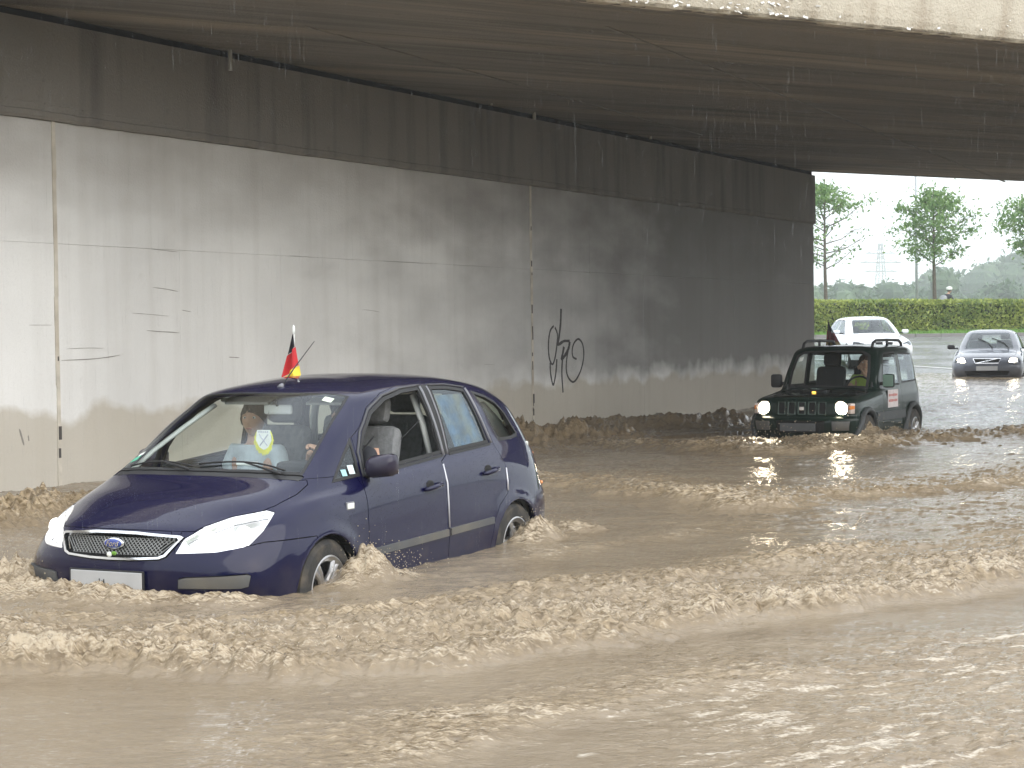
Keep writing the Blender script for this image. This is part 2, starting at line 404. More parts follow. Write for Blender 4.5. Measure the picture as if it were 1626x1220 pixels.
def gshift(l): return [(a - 25.4, b - 1.2) for a, b in l]
strokes = [
 ([(25.05, 1.66), (24.95, 1.60), (24.89, 1.48), (24.87, 1.31), (24.90, 1.15), (24.99, 1.06), (25.08, 1.16), (25.15, 1.37), (25.17, 1.53), (25.09, 1.64)], .03),
 ([(25.30, 1.93), (25.29, 1.80), (25.27, 1.66), (25.22, 1.48), (25.19, 1.37), (25.38, 1.42), (25.57, 1.42)], .045),
 ([(25.58, 1.41), (25.53, 1.30), (25.42, 1.20), (25.30, 1.14), (25.34, 1.23), (25.38, 1.33)], .05),
 ([(24.92, 1.09), (24.93, .92), (25.01, .74), (25.10, .92), (25.14, 1.14)], .032),
 ([(25.33, 1.16), (25.30, .92), (25.33, .61)], .036),
 ([(25.58, 1.39), (25.48, 1.17), (25.45, .97), (25.53, .83), (25.71, .77), (25.93, .93), (26.05, 1.16), (26.02, 1.36), (25.88, 1.45), (25.73, 1.39), (25.66, 1.28), (25.68, 1.17), (25.80, 1.13)], .03)]
for pts, w in strokes: ribbon('stroke', gshift(pts), w, MAT['soot'], parent=graf, off=.005)
for pts, w in [([(15.68, 2.1), (15.9, 2.085), (16.11, 2.06)], .01), ([(15.66, 2.53), (16.11, 2.51)], .008), ([(16.17, 1.85), (16.33, 1.83)], .01),
               ([(15.56, 1.62), (15.8, 1.605), (15.96, 1.6), (16.12, 1.59)], .012), ([(14.22, 1.31), (14.62, 1.315), (14.9, 1.33), (15.12, 1.352)], .013),
               ([(13.76, 1.68), (14.1, 1.68)], .007), ([(15.33, 1.81), (15.6, 1.80), (15.94, 1.78)], .006), ([(19.79, 1.88), (20.0, 1.87), (20.2, 1.85)], .007),
               ([(14.3, 1.43), (14.6, 1.435), (14.87, 1.43)], .006), ([(18.2, 2.54), (18.8, 2.53)], .006), ([(20.3, 2.53), (21.2, 2.54)], .005),
               ([(17., 1.3), (17.2, 1.29)], .014), ([(13.6, .62), (13.66, .45)], .03), ([(13.72, .55), (13.73, .49)], .02), ([(22.9, 1.1), (23.2, 1.09)], .006)]:
    ribbon('wall_crack', pts, w * .75, MAT['crack'], parent=abut, off=.003, widths=[.3, 1, .8, 1, .2])

# deck slab: underside with board marks, near and far edge faces
def deck():
    L1 = 40.; back = -4.
    o = empty('bridge_deck', (0, 0, 0), 0, 'dark board-marked concrete bridge deck spanning over the flooded road', 'bridge')
    er = math.atan2(ED.y, ED.x)
    A0 = NEAR_A + ED * back; B0 = FAR_A + ED * back
    # soffit strips across (each pour between joints): object frame x along the deck edge
    nd = Vector((-ED.y, ED.x, 0)); depth = (B0 - A0).dot(nd); sh = (B0 - A0).dot(ED)
    nu, nv = 150, 420
    u = np.linspace(0, L1, nu); v = np.linspace(0, 1, nv)
    X = u[None, :] + (sh * v)[:, None]; Y = np.broadcast_to((depth * v)[:, None], X.shape)
    # boards about 22 cm wide, each at its own height
    bw = .24; bi = np.floor(Y / bw + .001); hb = ((np.sin(bi * 12.9898) * 43758.5453) % 1) * .010
    edge = np.abs((Y / bw) % 1 - .5); Z = DECK_Z + hb + .003 * fbm(X * .8, Y * 2, 3, 5)
    P = np.stack([X, Y, Z], -1)
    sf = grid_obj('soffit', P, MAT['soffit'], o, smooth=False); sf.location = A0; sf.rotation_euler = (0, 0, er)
    # longitudinal construction joint, parallel to the wall
    jm = MB()
    for (a, b, w) in (((1.1, 20.2), (11.35, 41.8), .018), ((-2.2, 19.9), (3.3, 31.2), .012)):
        a = Vector((*a, DECK_Z - .004)); b = Vector((*b, DECK_Z - .004)); t = (b - a).normalized(); q = Vector((-t.y, t.x, 0)) * w
        jm.add([a - q, a + q, b + q, b - q, a - q + Vector((0, 0, .02)), a + q + Vector((0, 0, .02)), b + q + Vector((0, 0, .02)), b - q + Vector((0, 0, .02))],
               [(0, 1, 2, 3), (0, 4, 5, 1), (1, 5, 6, 2), (2, 6, 7, 3), (3, 7, 4, 0)])
    jm.build('construction_joint', MAT['band'], o)
    # near fascia: pale weathered edge beam with a broken drip edge
    n = 700; xs = np.linspace(0, L1, n)
    rows = []
    dr = .07 * fbm(xs * 1.6, xs * 0 + 3, 5, 11) + .045 * fbm(xs * 7, xs * 0, 4, 13)
    for k, (dy, dz) in enumerate([(.30, .012), (.10, -.004), (.03, -.015), (-.01, .02), (-.03, .10), (-.04, .25), (-.04, .8), (-.04, 1.35), (.35, 1.36)]):
        kk = [.3, 1.6, .9, .5, .3, .1, 0, 0, 0][k]
        rows.append(np.stack([xs, dy + dr * kk * .9 + .012 * fbm(xs * 5, xs * 0 + k, 3, 21 + k) * (k in (1, 2, 3, 4)), np.full(n, DECK_Z + dz) + dr * kk * .35], -1))
    fa = grid_obj('edge_beam', np.array(rows), MAT['fascia'], o, smooth=False); fa.location = A0; fa.rotation_euler = (0, 0, er)
    # flakes of old paint and lime curling off the drip edge
    fl = MB(); rr = random.Random(8)
    for k in range(520):
        x = rr.uniform(3, 17) if rr.random() < .8 else rr.uniform(3, 30); d = rr.random() ** 2; c = A0 + ED * x + Vector((-ED.y, ED.x, 0)) * (-.05 + rr.uniform(-.01, .01) + .10 * (rr.random() < .3)) + Vector((0, 0, DECK_Z + .0 + d * .22))
        R_ = Matrix.Rotation(er, 3, 'Z') @ Matrix.Rotation(rr.uniform(-.5, .5), 3, 'Y') @ Matrix.Rotation(rr.uniform(-.6, .6), 3, 'X'); fl.box(c, (rr.uniform(.015, .07), .006, rr.uniform(.006, .025)), rot=R_)
    fl.build('paint_flakes', simple('flaking_paint', (.72, .71, .68), .7, var=.2), o)['kind'] = 'stuff'
    # slab body
    nd3 = nd
    a, b, c, d = A0 + nd3 * .05, A0 + ED * L1 + nd3 * .05, B0 + ED * L1, B0
    z0, z1 = DECK_Z + .02, DECK_Z + 1.3
    vs = [(p.x, p.y, z) for z in (z0, z1) for p in (a, b, c, d)]
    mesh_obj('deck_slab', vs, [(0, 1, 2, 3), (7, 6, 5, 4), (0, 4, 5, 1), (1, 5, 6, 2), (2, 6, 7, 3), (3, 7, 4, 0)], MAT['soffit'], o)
    # short drain stubs poking out of the slot between wall and deck
    for s, l in ((16.97, .34), (23.0, .12), (24.3, .20), (28.4, .14)):
        st = MB().tube([WP(s, 5.0, .12) , WP(s, 5.0 - l, .12)], .026, 10); st.build('drain_stub', MAT['lime'], o)
    # far side parapet of the deck edge
    return o
deck()
# abutment on the other side of the road and earth behind the walls
op = MB()
c0 = WP(-2, 0, 27.5); 
for k in range(16):
    s0 = -8 + k * 3.1 + .004; s1 = s0 + 3.09
    q = [WP(s0, -.6, 27.5), WP(s1, -.6, 27.5), WP(s1, -.6, 28.2), WP(s0, -.6, 28.2)]
    op.add(q + [p + Vector((0, 0, 5.45)) for p in q], [(0, 1, 2, 3), (7, 6, 5, 4), (0, 4, 5, 1), (1, 5, 6, 2), (2, 6, 7, 3), (3, 7, 4, 0)])
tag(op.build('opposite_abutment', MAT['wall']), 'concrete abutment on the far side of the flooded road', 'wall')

# ================================================================== ground
def road_z(x, y):
    return -.38 + .55 * sstep(30., 47., y) + 1.15 * sstep(44., 76., y)
MAT['asphalt'] = None
def asphalt():
    m, nt, b = new_mat('wet_asphalt'); L = nt.links.new
    tc = N(nt, 'ShaderNodeTexCoord'); a = N(nt, 'ShaderNodeTexNoise', Scale=.6, Detail=6.); c = N(nt, 'ShaderNodeTexNoise', Scale=60., Detail=4.)
    for q in (a, c): L(tc.outputs['Object'], q.inputs['Vector'])
    r = N(nt, 'ShaderNodeValToRGB'); r.color_ramp.elements[0].color = (.10, .10, .105, 1); r.color_ramp.elements[1].color = (.17, .17, .17, 1); L(a.outputs['Fac'], r.inputs[0])
    L(r.outputs[0], b.inputs['Base Color'])
    m2 = N(nt, 'ShaderNodeMapRange'); m2.inputs[1].default_value = .4; m2.inputs[2].default_value = .6; m2.inputs[3].default_value = .05; m2.inputs[4].default_value = .22; L(a.outputs['Fac'], m2.inputs[0]); L(m2.outputs[0], b.inputs['Roughness'])
    bp = N(nt, 'ShaderNodeBump', Strength=.5, Distance=.02); L(c.outputs['Fac'], bp.inputs['Height']); L(bp.outputs[0], b.inputs['Normal'])
    return m
MAT['asphalt'] = asphalt()
MAT['grass'] = simple('grass', (.10, .19, .035), .9, var=.35, scale=3., bump=.8, bscale=40)
MAT['earth'] = simple('field', (.10, .14, .05), .95, var=.3, scale=.05)
MAT['white_line'] = simple('road_paint', (.7, .7, .68), .6, var=.1)
xs = np.linspace(-30, 70, 101); ys = np.concatenate([np.linspace(-12, 30, 22), np.linspace(31, 77.5, 94)])
X, Y = np.meshgrid(xs, ys); tag(grid_obj('road', np.stack([X, Y, road_z(X, Y)], -1), MAT['asphalt']), kind='structure')
# terrain far out
ys2 = np.concatenate([np.linspace(-400, -12, 20), np.linspace(-8, 90, 50), np.geomspace(95, 2500, 40)]); xs2 = np.concatenate([-np.geomspace(1500, 30, 25), np.linspace(-28, 70, 50), np.geomspace(75, 1500, 25)])
X, Y = np.meshgrid(xs2, ys2)
Z = road_z(X, Y) - .12 + .0 * X
Z = Z - 1.0 * sstep(90, 130, Y) + 26 * sstep(300, 1100, Y) * (0.55 + .45 * fbm(X / 400., Y / 500., 3, 4))
tag(grid_obj('ground', np.stack([X, Y, Z], -1), MAT['earth']), kind='structure')
def kerb_y(x): return 74.5 - .15 * (x - 12)
kb = MB()
for k in range(60):
    x0 = -4 + k * 1.0; x1 = x0 + .985
    for_z = 1.32
    q = [(x0, kerb_y(x0)), (x1, kerb_y(x1)), (x1, kerb_y(x1) + .14), (x0, kerb_y(x0) + .14)]
# kerb stones, one object each, sharing a mesh
ke = empty('kerb', (0, 0, 0)); ke['kind'] = 'structure'
km = MB().box((0, 0, 0), (.985, .14, .26), bev=.012).build('kerb_stone', simple('kerb_concrete', (.22, .21, .2), .8), ke)
ang = math.atan(-.15)
first = True
for k in range(34):
    x = 6 + k * 1.0 * math.cos(ang); y = kerb_y(x)
    o = km if first else bpy.data.objects.new('kerb_stone', km.data)
    if not first: link(o, ke)
    first = False
    o.location = (x, y, road_z(0, y) + .0); o.rotation_euler = (0, 0, ang)
# verge
gx = np.linspace(-6, 50, 57); gv = np.linspace(0, 1, 12)
GX = np.broadcast_to(gx, (12, 57)); GY = kerb_y(GX) + .1 + gv[:, None] * 9
GZ = road_z(0, np.broadcast_to(kerb_y(GX), GX.shape)) + .04 + gv[:, None] * .20
tag(grid_obj('grass_verge', np.stack([GX, GY, GZ], -1), MAT['grass']), kind='structure')
def blades(name, n, fx, size, m, **t):
    vs = np.zeros((n, 3, 3)); 
    for i in range(n):
        x, y, z = fx(); a = random.uniform(0, 6.28); h = size * random.uniform(.5, 1.4); dx, dy = math.cos(a) * .02, math.sin(a) * .02
        lx, ly = random.uniform(-.5, .5) * h, random.uniform(-.5, .5) * h
        vs[i] = [(x - dx, y - dy, z), (x + dx, y + dy, z), (x + lx, y + ly, z + h)]
    o = mesh_obj(name, vs.reshape(-1, 3), [(3 * i, 3 * i + 1, 3 * i + 2) for i in range(n)], m); return tag(o, **t)
def gpos():
    x = random.uniform(2, 32); v = random.random() ** 1.5; y = kerb_y(x) + .15 + v * 5
    return x, y, road_z(0, kerb_y(x)) + .04 + v * .11
blades('grass', 16000, gpos, .16, simple('grass_blades', (.13, .26, .045), .8, var=.3, scale=2), kind='stuff')
# painted line on the wet road
lm = MB(); 
pl = [(11.4, 55.3), (11.9, 54.0), (12.1, 53.2)]
tt = MB()
for k in range(12):
    a, b = k / 12, (k + 1) / 12
    P0, P1 = Vector((8.5, 60.5)), Vector((14.6, 50.6)); p, q = P0.lerp(P1, a), P0.lerp(P1, b); w = Vector((.85, .52)) * .09
    tt.add([(p.x - w.x, p.y - w.y, road_z(0, p.y - w.y) + .008), (p.x + w.x, p.y + w.y, road_z(0, p.y + w.y) + .008), (q.x + w.x, q.y + w.y, road_z(0, q.y + w.y) + .008), (q.x - w.x, q.y - w.y, road_z(0, q.y - w.y) + .008)], [(0, 1, 2, 3)])
tag(tt.build('road_marking', MAT['white_line'], fix=False), kind='structure')
# ================================================================== planting beyond the underpass
def leaf_mat(name, c1, c2, rough=.55):
    m, nt, b = new_mat(name); L = nt.links.new
    oi = N(nt, 'ShaderNodeNewGeometry'); tc = N(nt, 'ShaderNodeTexCoord'); nz = N(nt, 'ShaderNodeTexNoise', Scale=.9, Detail=3.); L(tc.outputs['Object'], nz.inputs['Vector'])
    ad = N(nt, 'ShaderNodeMath', operation='ADD'); L(nz.outputs['Fac'], ad.inputs[0]); m2 = N(nt, 'ShaderNodeMath', operation='MULTIPLY_ADD'); m2.inputs[1].default_value = .5; m2.inputs[2].default_value = -.25
    L(oi.outputs['Random Per Island'], m2.inputs[0]); L(m2.outputs[0], ad.inputs[1])
    r = N(nt, 'ShaderNodeValToRGB'); r.color_ramp.elements[0].position = .3; r.color_ramp.elements[0].color = (*c1, 1); r.color_ramp.elements[1].position = .7; r.color_ramp.elements[1].color = (*c2, 1)
    L(ad.outputs[0], r.inputs[0]); L(r.outputs[0], b.inputs['Base Color']); b.inputs['Roughness'].default_value = rough
    # leaves let some light through
    tl = N(nt, 'ShaderNodeBsdfTranslucent'); L(r.outputs[0], tl.inputs[0]); mx = N(nt, 'ShaderNodeMixShader'); mx.inputs[0].default_value = .35
    L(b.outputs[0], mx.inputs[1]); L(tl.outputs[0], mx.inputs[2]); L(mx.outputs[0], nt.nodes['Material Output'].inputs['Surface'])
    return m
MAT['hedge'] = leaf_mat('hedge_leaves', (.16, .24, .05), (.42, .47, .11))
MAT['leaf'] = leaf_mat('tree_leaves', (.09, .19, .055), (.22, .34, .11))
MAT['wood_leaf'] = leaf_mat('distant_leaves', (.04, .085, .04), (.10, .17, .075))
MAT['bark'] = simple('bark', (.11, .095, .075), .9, var=.3, scale=10, bump=.6)
MAT['core'] = simple('hedge_core', (.02, .035, .012), .95)
def leaves(name, pts, size, m, parent=None, up=.3):
    pts = np.asarray(pts); n = len(pts)
    a = rng.normal(size=(n, 3)); a /= np.linalg.norm(a, axis=1)[:, None]
    nrm = rng.normal(size=(n, 3)); nrm[:, 2] += up; b = np.cross(a, nrm); b /= np.linalg.norm(b, axis=1)[:, None] + 1e-9
    s = size * rng.uniform(.6, 1.35, n)[:, None]
    v = np.stack([pts - a * s, pts - b * s * .45 + np.cross(a, b) * s * .12, pts + a * s, pts + b * s * .45 + np.cross(a, b) * s * .12], 1).reshape(-1, 3)
    return mesh_obj(name, v, [(4 * i, 4 * i + 1, 4 * i + 2, 4 * i + 3) for i in range(n)], m, parent)
def hedge():
    o = empty('hedge', (20, 79, 1.5), 0, 'long clipped bright green hedge behind the wet road', 'hedge')
    n = 46000; x = rng.uniform(-14, 26, n); side = rng.random(n)
    lump = .10 * fbm(x * .8, side * 3, 3, 2)
    y = np.where(side < .62, -.55 - rng.random(n) * .12 - lump, np.where(side < .95, rng.uniform(-.6, .6, n), .6))
    z = np.where(side < .62, rng.uniform(-.1, 1.28, n), np.where(side < .95, 1.27 + rng.random(n) * .09 + lump * .5, rng.uniform(0, 1.2, n)))
    tilt = -.012 * (x - 0)
    leaves('hedge_leaves', np.stack([x, y, z + tilt], -1), .085, MAT['hedge'], o)['kind'] = 'stuff'
    bx = []
    for k in range(20):
        MBk = MB().box((-13 + k * 2, 0, .57 + -.012 * (-13 + k * 2)), (2.0, 1.0, 1.22)); bx.append(MBk)
    m = MB()
    for q in bx: m.add(q.v, q.f)
    m.build('hedge_body', MAT['core'], o)
hedge()
def tree(x, y, z, h, crown_r, trunk_h, label, seed, leaf_n=5200, bare=0., lean=0.):
    random.seed(seed); r_ = np.random.default_rng(seed)
    o = empty('young_tree', (x, y, z), 0, label, 'tree', 'young roadside trees behind the hedge')
    tr = MB(); tr.tube([(0, 0, -.1), (.02, 0, trunk_h * .5), (lean * .3, .02, trunk_h), (lean, 0, h * .82)], [.11, .09, .07, .02], 10)
    tr.build('trunk', MAT['bark'], o, smooth=True)
    br = MB(); tips = []
    nb = 26
    for k in range(nb):
        t = (k + .5) / nb; z0 = trunk_h * .92 + (h * .8 - trunk_h) * t; a = k * 2.4 + random.uniform(-.4, .4)
        rr = crown_r * (math.sin(math.pi * min(1, .22 + t * .75)) ** .8) * random.uniform(.6, 1.12)
        rise = rr * random.uniform(.35, .75)
        p0 = Vector((lean * t, 0, z0)); p2 = p0 + Vector((math.cos(a) * rr, math.sin(a) * rr, rise)); p1 = p0.lerp(p2, .5) + Vector((0, 0, -.08 * rr))
        br.tube([p0, p1, p2], [.032, .02, .008], 5); tips += [(p0.lerp(p2, f) + Vector((0, 0, -.05)), .25 + f * .3) for f in (.5, .75, 1.)]
        for j in range(3):
            f = random.uniform(.35, .9); q = p0.lerp(p2, f); a2 = a + random.uniform(-1.2, 1.2); q2 = q + Vector((math.cos(a2), math.sin(a2), random.uniform(-.1, .6))) * rr * .4
            br.tube([q, q2], [.012, .005], 4); tips.append((q2, .32))
    br.build('branch', MAT['bark'], o)
    pts = []
    for k in range(leaf_n):
        c, s = random.choice(tips)
        if bare and c.z < trunk_h + (h - trunk_h) * bare and c.x > -.3 and random.random() < .85: continue
        d = Vector((random.gauss(0, 1), random.gauss(0, 1), random.gauss(0, .55))) * s * .62
        if random.random() < .12: d *= 1.7
        pts.append(tuple(c + d))
    leaves('crown', pts, .10, MAT['leaf'], o, up=1.)['kind'] = 'stuff'
tree(19.05, 82, 1.45, 8.0, 1.65, 3.2, 'young leafy tree with full crown standing behind the hedge near the cyclist', 11, 3900)
tree(14.15, 82, 1.45, 8.5, 1.7, 3.1, 'thin young tree with half-bare crown next to the end of the underpass wall', 5, 3600, bare=.45)
tree(24.3, 83, 1.45, 7.8, 1.9, 3.2, 'young leafy tree at the right edge of the opening, only its left side in view', 23, 4600)
random.seed(3)
def lamp_mast():
    m = simple('galvanised_steel', (.38, .40, .42), .5, .4)
    o = empty('street_lamp', (19.6, 88, 1.3), 0, 'slim grey street lamp mast behind the full-crowned young tree', 'street lamp')
    MB().tube([(0, 0, 0), (0, 0, 4), (0, 0, 8.2)], [.08, .065, .05], 10).build('mast', m, o, smooth=True)
    MB().tube([(0, 0, 8.15), (.2, 0, 8.45), (1.2, 0, 8.6)], .035, 8).build('arm', m, o, smooth=True)
    MB().box((1.45, 0, 8.6), (.6, .22, .1), bev=.03).build('lamp_head', m, o)
lamp_mast()
def pylon():
    m = simple('pylon_steel', (.30, .32, .33), .6, .3)
    o = empty('electricity_pylon', (130, 640, 3), .25, 'faint grey lattice electricity pylon far away in the rain haze', 'pylon')
    v = MB(); H_, w0, w1 = 30, 2.6, .5
    def at(t, i): w = w0 + (w1 - w0) * t; return Vector(((i % 2 * 2 - 1) * w, (i // 2 * 2 - 1) * w, H_ * t))
    for i in range(4): MB().tube([at(0, i), at(1, i)], .16, 4).build('leg', m, o)
    for k in range(10):
        t, t2 = k / 10, (k + 1) / 10
        for a, b in ((0, 1), (1, 3), (3, 2), (2, 0)): v.tube([at(t, a), at(t2, b)], .08, 4); v.tube([at(t, b), at(t2, a)], .08, 4)
    v.build('lattice', m, o)
    for z, l in ((26.5, 5.5), (23.2, 7.8), (20, 6)):
        v = MB(); v.tube([(-l, 0, z), (l, 0, z)], .2, 4)
        for s in (-1, 1): v.tube([(s * l, 0, z), (s * .6, 0, z + 1.3)], .12, 4)
        v.build('cross_arm', m, o)
pylon()
# wooded hillside: crowns of leaf clumps, two distances, one mass
def wood(name, y0, y1, xs, topf, n, r, label=None):
    P = []; C_ = MB(); r_ = np.random.default_rng(int(y0))
    for k in range(n):
        x = r_.uniform(*xs); y = r_.uniform(y0, y1); R = r * r_.uniform(.7, 1.25); top = topf(x / y) - R * r_.uniform(0, 1.2) * (0 if k % 3 == 0 else 1)
        cx = np.array([x, y, top - R])
        # several lobes to a crown
        for j in range(5):
            lo = cx + r_.normal(size=3) * R * .42 * np.array([1, 1, .6]); rr = R * r_.uniform(.45, .75)
            d = r_.normal(size=(70, 3)); d /= np.linalg.norm(d, axis=1)[:, None]; P.append(lo + d * rr * r_.uniform(.85, 1.1, (70, 1)))
            C_.ball(lo, rr * .86, 8, 5)
        C_.box((x, y, (top - 2 * R) / 2), (R * 1.3, R, max(1, abs(top - 2 * R)) + 6))
    P = np.concatenate(P); o = leaves(name, P, r * .16, MAT['wood_leaf'], up=1.); tag(o, kind='stuff')
    c = C_.build(name.replace('trees', 'undergrowth') if 'trees' in name else name + '_core', MAT['wood_leaf'], o, fix=False)
    c['kind'] = 'stuff'
def topA(t):   # skyline as height at 300 m for slope x/y
    px = 813 + t * 2891; y = np.interp(px, [1250, 1300, 1340, 1370, 1400, 1450, 1500, 1560, 1626, 1750], [452, 450, 452, 446, 458, 452, 450, 446, 452, 455])
    return y
def mkA(d): return lambda t: 1.482 + (529 - topA(t)) / 2891 * d
def topB(t):
    px = 813 + t * 2891; return np.interp(px, [1250, 1400, 1425, 1460, 1485, 1520, 1560, 1590, 1626, 1750], [470, 470, 450, 436, 424, 418, 424, 419, 414, 410])
wood('woodland', 290, 320, (20, 130), mkA(305), 130, 4.6)
wood('distant_woodland', 440, 480, (60, 200), lambda t: 1.482 + (529 - topB(t)) / 2891 * 460, 120, 7.)
# ================================================================== the flood water
def spline2(pl):
    P = [Vector(p) for p in pl]; out = []
    for i in range(len(P) - 1):
        p0, p1, p2, p3 = P[max(i - 1, 0)], P[i], P[i + 1], P[min(i + 2, len(P) - 1)]
        for k in range(4):
            t = k / 4; out.append(tuple(.5 * ((2 * p1) + (-p0 + p2) * t + (2 * p0 - 5 * p1 + 4 * p2 - p3) * t * t + (-p0 + 3 * p1 - 3 * p2 + p3) * t ** 3)))
    return out + [tuple(P[-1])]
def seg_dist(X, Y, pl):
    """signed distance to a polyline (positive on the far side from the camera) and distance along it"""
    best = np.full(X.shape, 1e9); sg = np.zeros(X.shape); al = np.zeros(X.shape); acc = 0
    for (x0, y0), (x1, y1) in zip(pl[:-1], pl[1:]):
        dx, dy = x1 - x0, y1 - y0; L = math.hypot(dx, dy); t = np.clip(((X - x0) * dx + (Y - y0) * dy) / L ** 2, 0, 1)
        ex, ey = X - (x0 + t * dx), Y - (y0 + t * dy); d = np.hypot(ex, ey); s = np.sign(dx * ey - dy * ex)
        k = d < best; best = np.where(k, d, best); sg = np.where(k, s, sg); al = np.where(k, acc + t * L, al); acc += L
    return best * sg, al, acc
RIDGES = [  # polyline left to right, height, front width, back width, roughness, foam, end fade
 ([(-7, 8.9), (-3.6, 8.55), (-2.36, 8.29), (-1.8, 8.37), (-1.04, 8.12), (-.62, 8.19), (-.02, 8.5), (.45, 8.9), (.88, 9.3), (1.3, 9.66), (2.08, 10.1), (3.02, 10.9), (4.6, 12.3), (7, 14.2)], .15, .08, 1.05, 1.25, 1.0, .1),
 ([(-5, 9.6), (-3.2, 9.25), (-2.2, 9.0), (-1.3, 8.85), (-.5, 8.95), (.1, 9.2), (.7, 9.75)], .07, .12, .35, 1.1, .9, .6),
 ([(-2.9, 9.75), (-2.0, 9.5), (-1.2, 9.45), (-.6, 9.7), (.1, 10.3), (.6, 11.0)], .045, .12, .35, 1.1, .7, .6),
 ([(-1.2, 9.05), (-.56, 9.2), (-.02, 9.5), (.67, 10.5), (1.51, 11.4), (2.99, 12.8)], .07, .2, .5, 1.0, .6, .8),
 ([(-.15, 11.9), (.25, 12.4), (.8, 13.0), (1.31, 13.65), (2.2, 14.2)], .05, .12, .5, .5, .7, .6),
 ([(-.2, 19.9), (.4, 18.4), (1.0, 17.3), (1.6, 16.5), (1.95, 15.6), (2.5, 15.9), (2.84, 16.45), (3.81, 16.98), (5.03, 17.91), (8, 20.5)], .13, .15, 1.3, .9, .9, .6),
 ([(.9, 26.2), (1.61, 25.0), (2.48, 23.6), (3.04, 22.9), (3.69, 22.8), (4.97, 24.2), (5.99, 25.2), (8.5, 27.3)], .17, .22, 1.2, 1.0, 1.0, .5),
 ([(-1.6, 23.4), (-.6, 24.6), (.33, 26.2), (1.09, 26.9), (2.0, 27.6)], .60, .5, .9, .8, .35, .4),
 ([(.8, 28.2), (1.96, 29.6), (2.99, 30.0), (4.0, 31.3)], .48, .5, .9, .7, .2, .5),
 ([(-.55, 5.9), (-.42, 6.3), (-.14, 6.75), (.07, 7.04), (.35, 7.27), (.75, 7.64), (1.6, 8.1)], .05, .12, .6, 1.0, .8, .5),
 ([(.9, 5.7), (1.29, 5.99), (1.53, 6.21), (1.9, 6.5), (2.6, 6.9)], .07, .1, .5, 1.0, .7, .3),
 ([(-6.2, 11.6), (-5.2, 13.0), (-4.55, 14.2), (-4.2, 15.3), (-3.6, 16.9)], .30, .4, .5, 1.2, .6, .4),
 ([(6.0, 30.5), (7.2, 33.0), (9.5, 36.5)], .10, .3, .8, .6, .25, .8),
]
CARO = np.array([-2.341, 10.5166]); CARYAW = .474
CDS = np.array([math.sin(CARYAW), math.cos(CARYAW)]); CDL = np.array([math.cos(CARYAW), -math.sin(CARYAW)])
BUMPS = [  # local lumps of splashing water: car frame (back, left), radius, height, roughness
 (.10, -.3, .30, .07, 1.), (-.05, .3, .25, .05, 1.), (.1, .85, .18, .05, 1.), (.22, -.95, .30, .20, 1.),
 (1.10, 1.0, .16, .16, .7), (1.24, 1.03, .14, .12, .7), (.86, 1.03, .12, .05, .8), (1.42, 1.03, .2, .05, .8),
 (3.50, 1.0, .15, .14, .7), (3.66, 1.0, .17, .10, .7), (3.3, 1.03, .15, .05, .8), (4.45, .5, .4, .05, .8), (4.3, .95, .2, .08, .8), (-.2, -.6, .35, .06, .8), (-.12, .0, .28, .07, .8), (.02, .65, .2, .05, .8)]
BUMPW = [(4.95, 25.75, .28, .22, 1.2), (5.45, 26.9, .3, .12, 1.), (5.95, 28.6, .3, .25, 1.2), (4.1, 24.7, .5, .10, 1.), (-4.6, 11.3, .35, .10, 1.), (3.05, 25.1, .5, .08, 1.)]
def water_level(x, y): return .33 * sstep(31., 47., y)
